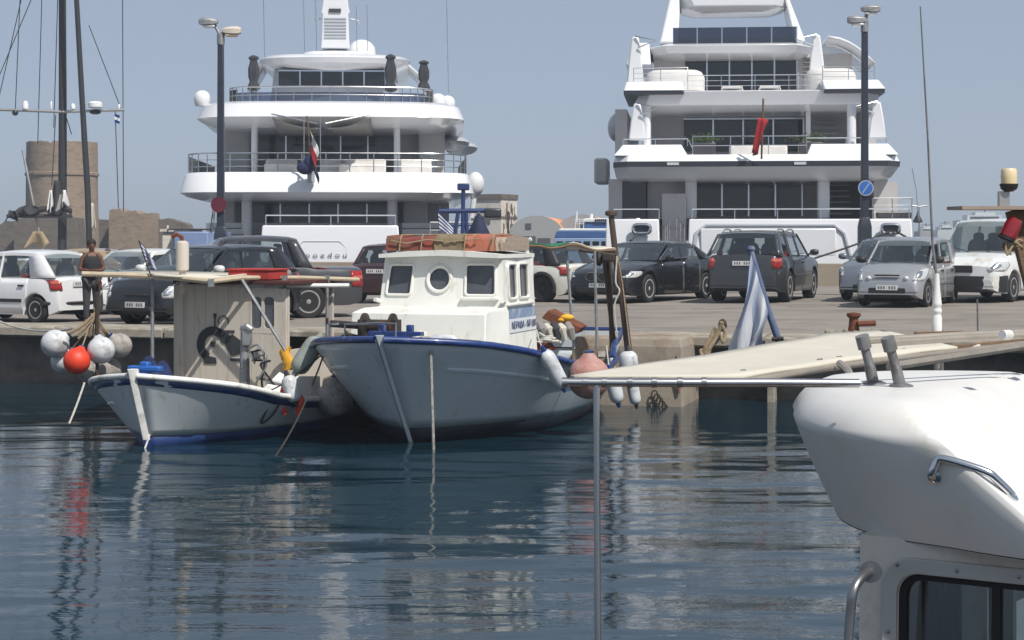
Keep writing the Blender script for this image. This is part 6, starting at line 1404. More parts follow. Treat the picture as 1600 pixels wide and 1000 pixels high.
def gantry():
    D = 52; t = T('boat_gantry', 'blue tubular boat gantry rising behind the white wheelhouse roof', 'gantry', P(722, 440, D), 0)
    for a in (((722, 445), (724, 288)), ((700, 445), (716, 330)), ((735, 445), (728, 330))): MB().tube([P(*a[0], D), P(*a[1], D)], .06, 8).build('leg', 'gantry_blue', t, world=True)
    MB().tube([P(686, 330, D), P(766, 329, D)], .07, 8).build('cross_bar', 'gantry_blue', t, world=True); MB().tube([P(700, 352, D), P(738, 352, D)], .035, 6).build('rung', 'gantry_blue', t, world=True)
    MB().box(P(724, 292, D), (.35, .2, .2)).build('head', 'gantry_blue', t, world=True, bevel=.03); MB().box(P(770, 333, D), (.5, .3, .28)).build('lamp_box', 'mast_black', t, world=True, bevel=.06)
    m = MB(); railing(m, [P(672, 372, D), P(760, 372, D)], .45, .5, (1, .5), .03); m.build('rail', 'alu_dull', t, world=True)
gantry()
t = T('folded_parasol', 'dark blue conical folded parasol right of the blue gantry', 'parasol', P(748, 440, 51), 0)
rr = [[P(748, y, 51) + Vector((r * (1 + .15 * math.sin(6 * a)) * math.cos(a), r * math.sin(a), 0)) for a in np.linspace(0, 2 * math.pi, 18, endpoint=False)] for y, r in ((378, .34), (372, .36), (350, .18), (336, .06), (332, .02))]
MB().loft(rr).build('cover', 'parasol_blue', t, world=True, smooth=60); MB().tube([P(748, 440, 51), P(748, 331, 51)], .03, 6).build('pole', 'alu_dull', t, world=True)
greek_flag('flag', 'Greek flag with blue and white stripes behind the wheelhouse roof', P(684, 330, 50), P(692, 445, 50), .50, (.50, 0, -.22), .55, 1)
# ---- street lamps
def street_lamp(label, px, ytop, D, heads, lean=0, sign=None):
    b = P(px, 372, D); z0 = gz(b.x, D); zt = P(0, ytop, D).z; x = b.x
    t = T('street_lamp', label, 'street lamp', (x, D, z0), 0, 'tall double street lamps')
    h = zt - z0; w = .105
    MB().loft([[(-w * k, -w * k, z), (w * k, -w * k, z), (w * k, w * k, z), (-w * k, w * k, z)] for z, k in ((0, 1.0), (h, .72))]).build('post', 'lamp_post', t, bevel=.02)
    MB().loft([[(-w * k, -w * k, z), (w * k, -w * k, z), (w * k, w * k, z), (-w * k, w * k, z)] for z, k in ((0, 1.55), (1.75, 1.5), (1.9, 1.25), (2.0, 1.02))]).build('base_sleeve', 'lamp_post', t, bevel=.02)
    MB().lathe([(.10, h), (.10, h + .28), (.04, h + .32)], 12).build('collar', 'galv', t)
    for (dx, dz, hx, hz, sg, mt) in heads:
        ax = (dx) * D / F; az = -(dz) * D / F
        a = MB().tube(spline([(0, 0, h + .22), (ax * .5, 0, h + .22 + az * .75), (ax * .85, 0, h + .22 + az)], 4), .045, 8).build('arm', 'galv', t)
        m = MB(); c = Vector((ax, -.05, h + .22 + az)); rr = []
        for u, k in ((-.30, .45), (-.18, .8), (.0, 1), (.22, 1), (.32, .7)):
            rr.append([c + Vector((sg * u * .78, y * .13 * k, zz * k * .85)) for y, zz in ((-1, -.10), (-1, .06), (-.5, .13), (.5, .13), (1, .06), (1, -.10))])
        hd_ = m.loft(rr).build('lamp_head', mt, t, bevel=.01)
        MB().bb(c.x - .14, c.x + .16, c.y - .10, c.y + .10, c.z - .15, c.z - .085).build('lens', 'lamp_clear' if mt == 'galv' else 'amber_lens', hd_, bevel=.02)
    if sign:
        py, kind = sign; zc = P(0, py, D).z - z0; ro = Matrix.Rotation(R(90), 3, 'X')
        s = MB().lathe([(.001, -.012), (.20, -.012), (.20, .012), (.001, .012)], 28, (0 if kind == 'blue' else -.03, -.16, zc), ro).build('sign_disc', 'sign_rim' if kind == 'blue' else 'sign_maroon', t)
        if kind == 'blue':
            MB().lathe([(.001, .0), (.17, .0), (.17, .004), (.001, .004)], 28, (0, -.172, zc), ro).build('sign_face', 'sign_blue', s)
            MB().bar((-.09, -.18, zc - .13), (.09, -.18, zc + .13), .03, .004, up=(0, 1, 0)).build('sign_slash', 'sign_rim', s)
        MB().bb(-.12, .12, -.15, -.10, zc - .03, zc + .03).build('sign_clamp', 'galv', t)
street_lamp('tall dark street lamp with a maroon disc in front of the left yacht', 345, 70, 46, [(-18, -22, 0, 0, -1, 'galv'), (17, -8, 0, 0, 1, 'plank_grey')], sign=(320, 'maroon'))
street_lamp('tall dark street lamp with a blue round sign in front of the right yacht', 1351, 50, 46, [(-12, -5, 0, 0, -1, 'galv'), (8, -22, 0, 0, 1, 'galv')], sign=(294, 'blue'))
M('blue_worn', C(150, 162, 186), .8, var=.15, scale=6, dirt=(C(196, 190, 176), .5, 4, (1, 1, .4))); M('blue_worn_dark', C(78, 92, 122), .8, var=.2, scale=6, dirt=(C(150, 156, 166), .25, 5)); M('flag_faded', C(184, 188, 194), .85, var=.12, scale=9)
# ---- odds and ends along the quay edge
t = T('draped_flag', 'faded blue and white flag drooping from a slanting staff in front of the quay', 'flag', P(1222, 545, 7.75), 0)
MB().tube([P(1173, 392, 7.75), P(1198, 478, 7.75), P(1222, 548, 7.75)], [.013, .015, .016], 10).build('staff', 'blue_worn_dark', t, world=True, smooth=60)
MB().lathe([(.016, 0), (.02, .008), (.015, .02), (.001, .023)], 10, P(1173, 392, 7.75)).build('staff_cap', 'blue_worn_dark', t, world=True)
mb = MB()
def drape(u, v):      # u along the staff (hoist), v down the fly
    top_ = P(lerp(1172, 1199, u), lerp(397, 486, u), 7.75); w = math.sin(u * 15 + v * 2.2) * .028 * (.25 + v)
    return top_ + Vector((-.072 * v * (1 - u * .6) + .03 * math.sin(v * 5 + u * 9) * v, -.03 + w, -v * lerp(.44, .19, u) - .03 * math.sin(u * 9) * v))
for j in range(7): mb.mat((0, 0, 1, 0, 1, 1, 0)[j]).grid(lambda u, v, j=j: drape((j + u) / 7, v), 4, 12)
mb.build('cloth', ['blue_worn', 'flag_faded'], t, world=True, smooth=180, recalc=False)
MB().tube([P(1206, 530, 7.71), P(1224, 529, 7.71)], .010, 6).build('lashing', 'rope_dark', t, world=True)
t = T('mooring_rope', 'frayed tan mooring rope knotted on an iron ring at the quay edge', 'rope', P(1120, 520, 27.4), 0)
for k, pts in enumerate((((1128, 503), (1122, 520), (1108, 545), (1098, 552), (1104, 540), (1118, 512)), ((1126, 505), (1133, 520), (1130, 535), (1126, 522)), ((1120, 512), (1112, 535), (1104, 556), (1090, 575), (1082, 590)), ((1105, 552), (1095, 548), (1100, 558), (1110, 552)))):
    MB().tube(spline([P(a, b, 27.3 + .03 * (i % 2)) for i, (a, b) in enumerate(pts)], 5), .035 - .006 * (k == 1), 7).build('strand', 'rope_tan', t, world=True)
m = MB(); m.ell(P(1129, 508, 27.4), (.07, .06, .10), 9, 7); m.build('knot', 'wood_dark', t, world=True)
t = T('bollard', 'rusty broken bollard lying with rubble on the quay edge', 'bollard', P(1340, 515, 27.2), 0)
m = MB(); m.lathe([(.10, 0), (.08, .1), (.07, .22), (.11, .26), (.11, .30), (.001, .32)], 12, P(1334, 520, 27.6)); m.build('post', 'rust', t, world=True)
MB().tube([P(1340, 506, 27.5), P(1368, 505, 27.5)], .045, 8).build('cross_pin', 'rust', t, world=True)
m = MB(); rnd = random.Random(11)
for k in range(60):
    q = G(1290 + rnd.uniform(0, 75), 512); q = P(1285 + 80 * rnd.random() ** .7, 532 - rnd.uniform(0, 14), 27.35 + rnd.uniform(0, .3)); m.ell(q, (rnd.uniform(.02, .07), rnd.uniform(.02, .06), rnd.uniform(.02, .05)), 6, 4)
m.build('rubble', 'concrete', t, world=True)['kind'] = 'stuff'
# ---- person
def person():
    px, Y = 143, 32.6; X = (px - 800) * Y / F; z0 = gz(X, Y)
    t = T('person', 'person in a black vest and dark trousers standing at the quay edge, hands together', 'person', (X, Y, z0), R(22))
    # local: facing -y ; x to the right of the viewer
    H = 1.54; k = H / 1.70
    J = {}; vs = []; es = []; rad = []
    def v(n, p, r, par=None):
        J[n] = len(vs); vs.append(tuple(c * k for c in p)); rad.append((r[0] * k, r[1] * k) if isinstance(r, tuple) else (r * k, r * k))
        if par is not None: es.append((J[par], J[n]))
    v('pelvis', (0, 0, .92), (.15, .11)); v('waist', (0, .0, 1.06), (.125, .095), 'pelvis'); v('chest', (0, -.01, 1.24), (.15, .105), 'waist'); v('collar', (0, 0, 1.38), (.10, .08), 'chest'); v('neck', (0, -.01, 1.45), .052, 'collar'); v('jaw', (0, -.03, 1.52), (.062, .072), 'neck'); v('skull', (0, -.01, 1.60), (.074, .088), 'jaw'); v('crown', (0, 0, 1.665), (.05, .06), 'skull')
    for s, n in ((1, 'l'), (-1, 'r')):
        v('sh' + n, (s * .17, 0, 1.36), .06, 'collar'); v('el' + n, (s * .235, -.03, 1.10), .043, 'sh' + n); v('wr' + n, (s * .07, -.25, 1.08), .030, 'el' + n); v('pa' + n, (s * .03, -.30, 1.08), (.036, .022), 'wr' + n)
        for f in range(4): v('f%s%d' % (n, f), (s * (.012 - .012 * f), -.345 + .004 * f, 1.105 - .018 * f), .010, 'pa' + n); v('g%s%d' % (n, f), (s * (-.02 - .008 * f), -.36 + .006 * f, 1.10 - .018 * f), .009, 'f%s%d' % (n, f))
        v('t' + n, (s * .03, -.32, 1.125), .011, 'pa' + n)
        v('hip' + n, (s * .09, 0, .86), .095, 'pelvis'); v('kn' + n, (s * .10, -.02, .48), .058, 'hip' + n); v('an' + n, (s * .105, .02, .09), .040, 'kn' + n); v('to' + n, (s * .12, -.13, .035), (.04, .03), 'an' + n)
    def skin(name, ids, grow, mat):
        sel = [J[i] for i in ids]; mp = {a: i for i, a in enumerate(sel)}
        me = bpy.data.meshes.new(name); me.from_pydata([vs[a] for a in sel], [(mp[a], mp[b]) for a, b in es if a in mp and b in mp], [])
        o = bpy.data.objects.new(name, me); COL.objects.link(o); o.parent = t.o; OWN[o.name] = t
        md = o.modifiers.new('skin', 'SKIN'); md.use_smooth_shade = True; sv = me.skin_vertices[0].data
        for i, a in enumerate(sel): sv[i].radius = (rad[a][0] + grow, rad[a][1] + grow); sv[i].use_root = i == 0
        o.modifiers.new('sub', 'SUBSURF').levels = 2; o.modifiers['sub'].render_levels = 2; me.materials.append(MATS[mat]); return o
    skin('body', list(J), 0, 'skin_tan')
    skin('trousers', ['pelvis', 'hipl', 'knl', 'anl', 'hipr', 'knr', 'anr'], .018, 'cloth_grey'); 
    MB().loft([[Vector((a_ * k * math.cos(q), b_ * k * math.sin(q) - .008, z * k)) for q in np.linspace(0, 2 * math.pi, 20, endpoint=False)] for z, a_, b_ in ((.92, .195, .155), (1.02, .175, .14), (1.10, .165, .135), (1.2, .185, .145), (1.29, .185, .14), (1.34, .15, .125), (1.365, .12, .11))], True, False, False).build('vest', 'cloth_black', t, smooth=60, solid=.012)
    for s in (1, -1): MB().tube([(s * .085 * k, -.115 * k, 1.27 * k), (s * .095 * k, -.06 * k, 1.39 * k), (s * .09 * k, .02 * k, 1.42 * k), (s * .085 * k, .10 * k, 1.27 * k)], .02, 6).build('vest_strap', 'cloth_black', t)
    MB().lathe([(.165 * k, -.02), (.17 * k, 0), (.165 * k, .03)], 18, (0, -.0, .985 * k)).build('belt', 'flag_white', t)
    m = MB(); rr = []; rn = random.Random(5)
    for i in range(9):
        ph = R(-28 + 118 * i / 8); rr.append([Vector(((.098 * math.cos(ph) * math.cos(a) * (1 + rn.uniform(-.07, .07))) * k, (.112 * math.cos(ph) * math.sin(a) * (1 + rn.uniform(-.07, .07)) + .03) * k, (1.635 + .085 * math.sin(ph)) * k)) for a in np.linspace(0, 2 * math.pi, 18, endpoint=False)])
    m.loft(rr, True, False, False).build('hair', 'hair_black', t, smooth=60)
    m = MB(); m.ell((0, -.108 * k, 1.565 * k), (.012 * k, .018 * k, .022 * k), 8, 6); m.build('nose', 'skin_tan', t)
    for s in (1, -1):
        MB().ell((s * .030 * k, -.096 * k, 1.598 * k), (.012 * k, .008 * k, .007 * k), 8, 6).build('eye', 'hair_black', t); MB().ell((s * .078 * k, 0, 1.58 * k), (.010 * k, .02 * k, .028 * k), 8, 6).build('ear', 'skin_tan', t)
        MB().ell((s * .12 * k, -.06 * k, .04 * k), (.05 * k, .12 * k, .045 * k), 10, 6).build('shoe', 'cloth_black', t)
    MB().ell((0, -.098 * k, 1.525 * k), (.022 * k, .008 * k, .007 * k), 8, 6).build('mouth', 'rust_red', t)
person()
# ================================================================ FOREGROUND BOAT
M('hardtop', (.64, .635, .615, 1), .42, var=.025, scale=4, dirt=(C(206, 200, 186), .2, 6)); M('cabin_grey', C(206, 200, 190), .5, var=.04, scale=3, dirt=(C(170, 160, 144), .2, 4)); M('frame_alu', C(176, 176, 172), .45, metal=.2, var=.08)
M('shelf_wood', C(150, 136, 122), .8, var=.2, stretch=(1, 6, 1)); M('lantern_cream', C(214, 196, 156), .35, var=.06); M('red_lens', (.22, .012, .018, 1), .15, coat=.6)
M('tube_pale', C(172, 162, 148), .35, metal=.55, var=.15, scale=8); M('tube_grey', C(128, 128, 128), .4, metal=.4, var=.2, scale=9, dirt=(C(84, 76, 68), .3, 9)); M('steel_dark', (.30, .30, .31, 1), .35, metal=.9, var=.2); M('curtain', C(70, 60, 54), .9, var=.15, stretch=(20, 1, 1)); M('hull_grey', C(120, 124, 128), .7)
UV0 = P(1340, 838, 5.02); U = Vector((.85, -.527, 0)).normalized(); V = Vector((.527, .85, 0)).normalized()
FB = T('cabin_boat', 'white cabin boat with a rounded hardtop in the right foreground', 'boat', (UV0.x, UV0.y, 0), math.atan2(U.y, U.x))   # local x = along the side, local y = across
def outline(u0, u1, v0, v1, r, z, n=8):
    out = []
    for cu, cv, s in ((u0 + r, v0 + r, 180), (u1 - r, v0 + r, 270), (u1 - r, v1 - r, 0), (u0 + r, v1 - r, 90)):
        for k in range(n + 1): a = R(s + 90 * k / n); out.append(Vector((cu + r * math.cos(a), cv + r * math.sin(a), z)))
    return out
def outline2(u0, u1, v0, v1, r0, r, z, n=10):
    out = []
    for cu, cv, s, rr_ in ((u0 + r0, v0 + r0, 180, r0), (u1 - r, v0 + r, 270, r), (u1 - r, v1 - r, 0, r), (u0 + r, v1 - r, 90, r)):
        for k in range(n + 1): a = R(s + 90 * k / n); out.append(Vector((cu + rr_ * math.cos(a), cv + rr_ * math.sin(a), z)))
    return out
def smin(a, b, k=60): return -math.log(math.exp(-k * a) + math.exp(-k * b)) / k
def cutp(w): return 2.052 - .68 * (w.x - 1.05) + .41 * (w.y - 4.90)          # sloping front facet of the roof
def ztop(w): return max(smin(2.048 - .010 * ((w.x - 1.7) / 1.0) ** 2, cutp(w)), 1.70)
ctrl = [(.98, 6.05), (.90, 5.72), (.862, 5.45), (.868, 5.28), (.90, 5.12), (.965, 4.98), (1.09, 4.862), (1.35, 4.69), (1.78, 4.425), (2.3, 4.12), (2.65, 4.05), (2.95, 4.3), (3.1, 4.8), (2.95, 5.3), (2.4, 5.75), (1.8, 6.15), (1.3, 6.25)]
cl = [Vector((x, y, 0)) for x, y in ctrl]; n_ = len(cl); base_ = []
for i in range(n_):
    p0, p1, p2, p3 = cl[i - 1], cl[i], cl[(i + 1) % n_], cl[(i + 2) % n_]
    for k in range(8):
        q = k / 8; base_.append(.5 * ((2 * p1) + (p2 - p0) * q + (2 * p0 - 5 * p1 + 4 * p2 - p3) * q * q + (3 * p1 - p0 - 3 * p2 + p3) * q ** 3))
nb = len(base_); nor_ = []
for i in range(nb):
    d_ = (base_[(i + 1) % nb] - base_[i - 1]).normalized(); nor_.append(Vector((-d_.y, d_.x, 0)))      # points inwards
def ins(d_): return [base_[i] + nor_[i] * d_ for i in range(nb)]
zw_ = [max(smin(1.948, cutp(p) - .014), 1.715) for p in base_]; rings = []
for f in (0, .05, .15, .3, .5, .7, .85, .95, 1.0): rings.append([base_[i] + nor_[i] * (lerp(.44, .20, sstep((base_[i].x - .88) / .6)) * (zw_[i] - 1.65) * (1 - f) ** lerp(1.1, 1.9, sstep((base_[i].x - .88) / .4))) + Vector((0, 0, lerp(1.65, zw_[i], f))) for i in range(nb)])
for d_, z_cap in ((.005, 1.962), (.018, 1.982), (.036, 2.002), (.060, 2.019), (.092, 2.033)):
    q = ins(d_); rings.append([p + Vector((0, 0, max(zw_[i] + .0005, min(z_cap + .012 * d_, ztop(p))))) for i, p in enumerate(q)])
ce = Vector((1.95, 5.6, 0)); q0 = ins(.12)
for f in (0, .06, .14, .24, .36, .5, .66, .84): q = [p.lerp(ce, f) for p in q0]; rings.append([p + Vector((0, 0, ztop(p))) for p in q])
und = [p.lerp(ce + Vector((0, 0, 1.652)), .12) for p in rings[0]]
und = [Vector((p.x, p.y, 1.652)) for p in und]
top = MB().loft([und] + rings, True, True, True); hardtop = top.build('hardtop', 'hardtop', FB, world=True, smooth=42); top.v = [tuple(FB.i @ Vector(p)) for p in top.v]
from mathutils.bvhtree import BVHTree
bvh = BVHTree.FromPolygons([Vector(p) for p in top.v], top.f)
def hit(px, py):
    d = (P(px, py, 1) - Vector((0, 0, CH))).normalized(); o = FB.i @ Vector((0, 0, CH)); dl = FB.i.to_3x3() @ d
    h = bvh.ray_cast(o, dl); return (h[0], h[1]) if h[0] is not None else (FB.i @ P(px, py, 5.3), Vector((0, 0, 1)))
# cabin walls with a real window
def fw(a, b, d): return Vector((a, .06 + d - .03 * (1.68 - b), b))
hole = rrect(.10, .95, .80, 1.565, .06, 6); outer = [(-.015, .3), (-.015, 1.66), (2.2, 1.66), (2.2, .3)]
plate_with_holes(outer, [hole], .04, fw).build('side_wall', 'cabin_grey', FB, smooth=0)
plate_with_holes(rrect(.055, .995, .755, 1.61, .085, 6), [rrect(.098, .952, .798, 1.567, .06, 6)], .016, lambda a, b, d: fw(a, b, d - .016)).build('window_frame', 'frame_alu', FB, smooth=30, bevel=.003)
plate_with_holes(rrect(.099, .951, .80, 1.566, .06, 6), [rrect(.118, .932, .82, 1.548, .05, 6)], .03, lambda a, b, d: fw(a, b, d + .002)).build('window_seal', 'rubber', FB, smooth=30)
for a0, a1 in ((.118, .362), (.382, .932)): MB().prism([fw(a0, .82, .02), fw(a1, .82, .02), fw(a1, 1.548, .02), fw(a0, 1.548, .02)], (0, .004, 0)).build('window', 'clear_glass', FB, smooth=0)
MB().bar(fw(.372, .81, .015), fw(.372, 1.555, .015), .022, .024, up=(0, 1, 0)).build('mullion', 'rubber', FB)
m = MB().bb(.345, .350, .07, .08, .82, 1.548); m.build('pane_edge', 'frame_alu', FB)
for k in range(8):
    MB().loft([[(.135 + .014 * k, .15 + .012 * (k % 2), z), (.135 + .014 * (k + 1), .15 + .012 * ((k + 1) % 2), z)] for z in (.8, 1.2, 1.6)], False, False, False).build('curtain_fold', 'curtain', FB, solid=.004)
w = MB().bb(-.015, .025, .062, 1.2, .3, 1.66); w.build('end_wall', 'cabin_grey', FB); MB().bb(2.16, 2.2, .1, 1.2, .3, 1.66).build('end_wall', 'cabin_grey', FB); 
def fw2(a, b, d): return Vector((a, 1.20 - d, b))
plate_with_holes(outer, [rrect(.10, 2.05, .60, 1.55, .06, 6)], .04, fw2).build('side_wall', 'cabin_grey', FB, smooth=0)
MB().bb(.06, 2.14, .12, 1.14, .28, .32).build('cabin_floor', 'teak', FB); MB().bb(1.2, 2.1, .6, 1.1, .32, .6).build('berth', 'dark_interior', FB, bevel=.05)
for k, (a_, b_) in enumerate([(lerp(.10, .95, i / 5), 1.588) for i in range(6)] + [(.077, 1.4), (.077, 1.15)]):
    MB().lathe([(.0001, .003), (.005, .002), (.006, 0)], 8, fw(a_, b_, -.017), Matrix.Rotation(R(90), 3, 'X')).build('frame_screw', 'steel_dark', FB)
MB().tube([p + Vector((0, 0, .004)) for p in rings[0]] + [rings[0][0] + Vector((0, 0, .004))], .0028, 5, cap=False).build('eave_seam', 'rubber', FB, world=True)
# hull under it
rr = []
for k in range(13):
    u = k / 12; x = -1.3 + 6.8 * u; w = 1.15 * (1 - max(0, (u - .55) / .45) ** 2.2) + .02; rr.append([Vector((x, .65 - w, .80)), Vector((x, .65 - w * .97, .35)), Vector((x, .65 - w * .7, -.15)), Vector((x, .65, -.4)), Vector((x, .65 + w * .7, -.15)), Vector((x, .65 + w * .97, .35)), Vector((x, .65 + w, .80))])
MB().loft([[p - Vector((0, 0, .25)) if i in (0, 6) else p for i, p in enumerate(r)] for r in rr], True).build('hull', 'gel_white', FB, smooth=50)
MB().loft([[r[0] * Vector((1, 1, 0)) + Vector((0, .03, .56)), r[6] * Vector((1, 1, 0)) + Vector((0, -.03, .56))] for r in rr], False, False, False).build('deck', 'teak', FB, solid=.02)  # unseen dark deck, added to cut light bounced up onto the hardtop
# grab handle on the hardtop
a, na = hit(1461, 744); b, nb = hit(1580, 776); nn = ((na + nb).normalized() * .6 + Vector((0, 0, .7))).normalized()
m = MB().tube(spline([a - na * .01, a + na * .02 + nn * .012, a + nn * .055 + (b - a) * .02, a.lerp(b, .12) + nn * .064, a.lerp(b, .45) + nn * .062, a.lerp(b, .68) + nn * .056, a.lerp(b, .78) + nn * .044, b + nn * .006, b - nb * .01], 4), .0115, 10); m.build('grab_handle', 'chrome', FB, smooth=60)
m = MB(); q = Vector((0, 0, 1)).rotation_difference(na).to_matrix(); m.lathe([(.02, 0), (.02, .006), (.012, .010)], 14, a, q).build('handle_foot', 'chrome', FB); m = MB(); m.lathe([(.02, 0), (.02, .006), (.012, .010)], 14, b, Vector((0, 0, 1)).rotation_difference(nb).to_matrix()); m.build('handle_foot', 'chrome', FB)
# vertical rail at the cabin corner
m = MB().tube(spline([P(1360, 893, 4.90), P(1348, 900, 4.84), P(1334, 922, 4.80), P(1329, 960, 4.80), P(1322, 1060, 4.80), P(1316, 1200, 4.80)], 4), .013, 10); m.build('corner_rail', 'steel_dark', FB, world=True, smooth=60)
m = MB().lathe([(.001, -.008), (.030, -.008), (.030, .004), (.012, .010)], 16, P(1361, 893, 4.895), Matrix.Rotation(R(-90), 3, 'X') @ Matrix.Rotation(R(20), 3, 'Y')); m.build('rail_flange', 'steel_dark', FB, world=True)
# stanchions on the hardtop
for k, (f, tp) in enumerate((((1366, 600), (1348, 530)), ((1408, 604), (1388, 533)))):
    p, n = hit(*f); pw = FB.m @ p; tpw = P(tp[0], tp[1], pw.y - .02); foot = pw - Vector((0, 0, .01))
    s = MB().tube([foot, pw.lerp(tpw, .4), pw.lerp(tpw, .42), tpw], [.019, .017, .0145, .0145], 12).build('stanchion', 'tube_grey', FB, world=True, smooth=50)
    MB().lathe([(.038, 0), (.036, .007), (.022, .012)], 18, foot + Vector((0, 0, .008))).build('stanchion_base', 'tube_grey', s, world=True)
    MB().tube([pw.lerp(tpw, .80), tpw + (tpw - pw).normalized() * .012], [.0215, .0215], 12).build('elbow', 'tube_grey', s, world=True, smooth=50)
    e = P(1640, 518 + 4 * k, pw.y + .35); MB().tube([tpw + Vector((.005, 0, -.005)), tpw.lerp(e, .5), e], .0115, 12).build('top_tube', 'tube_pale', s, world=True, smooth=50)
m = MB(); cpos = P(1572, 523, 5.45)
MB().tube([P(1566, 523.5, 5.43), P(1578, 523, 5.45)], .0150, 12).build('tube_sleeve', 'white_paint', FB, world=True)
# side rail reaching out to the left with its post
ry = 4.98
rail = MB().tube([P(880, 597, ry), P(1000, 598, ry), P(1200, 598, ry), P(1342, 599, ry + .05)], [.0115, .0120, .0125, .0125], 12).build('side_rail', 'steel', FB, world=True, smooth=60)
for px in (882, 914, 944, 984, 1022, 1062, 1100): MB().tube([P(px - 4, 597.5, ry), P(px + 4, 597.5, ry)], .0145, 12).build('rail_grip', 'steel_dark', FB, world=True)
MB().tube([P(932, 600, ry), P(933, 760, ry), P(935, 1200, ry)], .0095, 10).build('rail_post', 'steel', FB, world=True, smooth=60)
# canvas awning beside the boat, level at z = 2.05
t = T('canvas_awning', 'long cream canvas awning on tubes between the foreground boat and the quay', 'awning', (1.2, 7.2, 2.0), 0)
poly = [(.20, 5.78), (.743, 5.80), (1.28, 6.63), (2.25, 7.88), (3.3, 9.3), (2.6, 9.7), (1.50, 8.46), (1.33, 8.0)]
L0 = [Vector((.20, 5.76)), Vector((.743, 5.78)), Vector((1.10, 6.35)), Vector((1.45, 6.85)), Vector((1.82, 7.32))]; L1 = [Vector((.19, 5.80)), Vector((.72, 6.80)), Vector((1.33, 8.02)), Vector((1.50, 8.42)), Vector((1.78, 8.62))]
def cv(u, v):
    def along(L, u): k = min(int(u * 4), 3); return L[k].lerp(L[k + 1], u * 4 - k)
    p = along(L0, u).lerp(along(L1, u), v); return Vector((p.x, p.y, 2.052 - .010 * math.sin(math.pi * v) * math.sin(math.pi * u) + .0015 * math.sin(u * 23 + v * 5)))
MB().grid(cv, 28, 8).build('canvas', 'canvas_cream', t, world=True, smooth=180, solid=.012)
MB().tube([Vector((p.x, p.y, 2.035)) for p in L0 + [Vector((2.25, 7.88)), Vector((3.3, 9.3))]], .013, 10).build('edge_tube', 'tube_pale', t, world=True, smooth=60)
MB().tube([Vector((p.x, p.y, 2.035)) for p in L1], .013, 10).build('edge_tube', 'tube_pale', t, world=True, smooth=60)
for px, py in ((1162, 588), (1282, 570), (1312, 566), (1412, 553)):
    Y = .465 * F / (py - HZ); MB().tube([P(px - 4, py, Y), P(px + 4, py - 1, Y)], .023, 10).build('tube_clamp', 'tube_grey', t, world=True)
MB().tube(spline([P(1312, 568, 6.4), P(1324, 578, 6.3), P(1330, 590, 6.2), P(1340, 612, 6.2)], 4), .014, 8).build('bent_strut', 'tube_pale', t, world=True)
m = MB().prism([P(1290, 560, 7.0), P(1600, 530, 8.1), P(1760, 515, 8.6), P(1760, 535, 8.6), P(1600, 548, 8.1), P(1290, 575, 7.0)], (.05, .12, 0)); m.build('lower_board', 'wood_old', t, world=True, smooth=0)
MB().tube([P(1390, 573, 6.6), P(1600, 541, 7.6), P(1760, 522, 8.2)], .016, 8).build('lower_tube', 'tube_pale', t, world=True)
for px, yt in ((1165, 590), (1225, 566)): pass
for q in ((.30, 5.80), (3.0, 9.0), (2.2, 9.2)): MB().tube([(q[0], q[1], 2.03), (q[0] + .02, q[1], .6)], .014, 8).build('support_pole', 'tube_grey', t, world=True) if q[0] > 2 else None
# the tender under the awning that carries it
def tender():
    t = T('grey_tender', 'low grey tender with rubber edge under the cream awning', 'tender', (3.3, 8.9, 0), R(52))
    rr = []
    for k in range(11):
        u = k / 10; x = -1.2 + 4.2 * u; w = .8 * (1 - .9 * max(0, (u - .6) / .4) ** 2); rr.append([Vector((x, -w, .62 + .2 * u * u)), Vector((x, -w * .9, .1)), Vector((x, 0, -.25)), Vector((x, w * .9, .1)), Vector((x, w, .62 + .2 * u * u))])
    MB().loft(rr).build('hull', 'hull_grey', t, smooth=60)
    for s in (0, 4): MB().tube([r[s] for r in rr], .05, 8).build('rubber_edge', 'rubber', t)
    MB().tube([(0, .3, .6), (0, .3, 2.0)], .016, 8).build('support_pole', 'tube_grey', t); MB().tube([(1.6, -.2, .6), (1.6, -.2, 2.0)], .016, 8).build('support_pole', 'tube_grey', t)
tender()
# aerial
t = T('whip_aerial', 'tall white whip aerial with a ribbed base rising over the cream awning', 'aerial', P(1463, 533, 7.85), 0)
b0 = P(1464, 545, 7.85)
MB().lathe([(.022, 0), (.022, .14), (.019, .145), (.019, .155), (.022, .16), (.022, .17), (.019, .175), (.019, .185), (.022, .19), (.021, .20), (.014, .26), (.010, .33)], 14, b0).build('base', 'white_paint', t, world=True)
MB().tube([b0 + Vector((0, 0, .3)), P(1457, 380, 7.85), P(1450, 220, 7.85), P(1438, 10, 7.85)], [.007, .0055, .0045, .003], 8).build('whip', 'tube_grey', t, world=True, smooth=60)
MB().tube([b0 + Vector((0, 0, .0)), b0 - Vector((0, 0, .12))], .014, 8).build('mount', 'tube_pale', t, world=True)
MB().tube(spline([P(1470, 545, 7.7), P(1485, 553, 7.6), P(1500, 553, 7.6), P(1530, 540, 7.7)], 5), .008, 6).build('cable', 'rope_white', t, world=True)
MB().bar(P(1430, 521, 7.8), P(1505, 519, 7.8), .05, .012).build('mount_bar', 'wood_old', t, world=True)
t = T('thin_rod', 'thin grey rod standing beside the whip aerial in front of the van', 'rod', P(1527, 522, 8.2), 0)
MB().tube([P(1528, 532, 8.2), P(1527, 466, 8.2)], .004, 6).build('rod', 'tube_grey', t, world=True); MB().ell(P(1527, 465, 8.2), .007, 8, 6).build('tip', 'black_plastic', t, world=True)
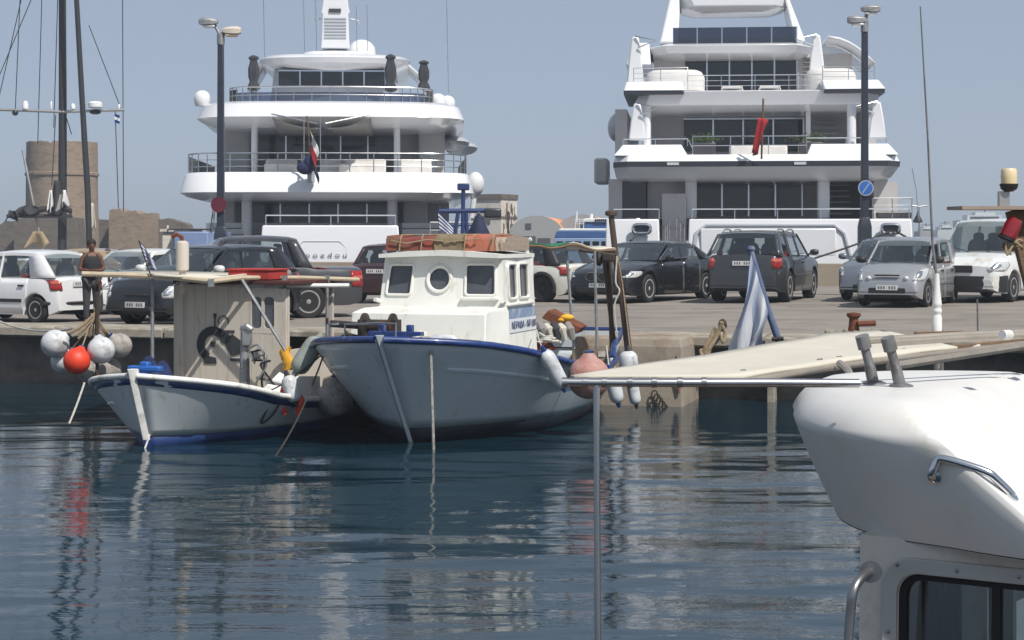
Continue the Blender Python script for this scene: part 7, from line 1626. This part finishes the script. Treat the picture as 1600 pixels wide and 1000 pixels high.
# navigation light mast
t = T('signal_mast', 'wooden signal mast with a cream lantern and red lamp at the right edge', 'mast', P(1640, 540, 8.2), 0); d = 8.2
MB().bar(P(1586, 328, d), P(1640, 545, d), .085, .05, up=(0, 1, 0)).build('post', 'wood_old', t, world=True, bevel=.006)
MB().prism([P(1495, 328, d) + Vector((0, -.1, 0)), P(1680, 328, d) + Vector((0, -.1, 0)), P(1680, 328, d) + Vector((0, .25, 0)), P(1500, 327, d) + Vector((0, .25, 0))], (0, 0, .016)).build('shelf', 'shelf_wood', t, world=True)
MB().bb(P(1560, 0, d).x, P(1577, 0, d).x, d - .01, d + .02, P(0, 326, d).z, P(0, 299, d).z).build('bracket', 'alu_dull', t, world=True, bevel=.004)
MB().lathe([(.018, 0), (.036, .012), (.042, .03), (.042, .036)], 18, P(1576.5, 299.5, d)).build('lantern_base', 'black_plastic', t, world=True)
MB().lathe([(.036, 0), (.037, .03), (.035, .065), (.030, .072), (.001, .074)], 18, P(1576.5, 288, d)).build('lantern', 'lantern_cream', t, world=True)
rm = Matrix.Rotation(R(25), 3, 'Y')
MB().lathe([(.030, -.05), (.040, -.045), (.038, .02), (.030, .045), (.001, .05)], 18, P(1581, 356, d - .06), rm).build('red_lamp', 'red_lens', t, world=True); MB().lathe([(.042, -.06), (.042, -.048), (.02, -.04)], 18, P(1581, 356, d - .06), rm).build('lamp_rim', 'black_plastic', t, world=True)
m = MB(); rnd = random.Random(8)
pts = [P(1578 + rnd.uniform(-12, 20), 380 + rnd.uniform(-6, 20), d - .06 + rnd.uniform(-.03, .03)) for _ in range(14)]; MB().tube(spline(pts, 4), .006, 5).build('wiring', 'rope_tan', t, world=True)
# ================================================================ summer haze over the harbour
def haze():
    m = bpy.data.materials.new('haze_air'); m.use_nodes = True; N = m.node_tree.nodes; N.remove(N['Principled BSDF'])
    v = N.new('ShaderNodeVolumePrincipled'); v.inputs['Color'].default_value = (.80, .90, 1, 1); v.inputs['Density'].default_value = .0009; v.inputs['Anisotropy'].default_value = .15
    m.node_tree.links.new(v.outputs[0], N['Material Output'].inputs['Volume']); MATS['haze'] = m
    o = MB().bb(-8990, 8990, -390, 15990, -1.5, 30).build('haze', 'haze', smooth=0); o['kind'] = 'stuff'
haze()
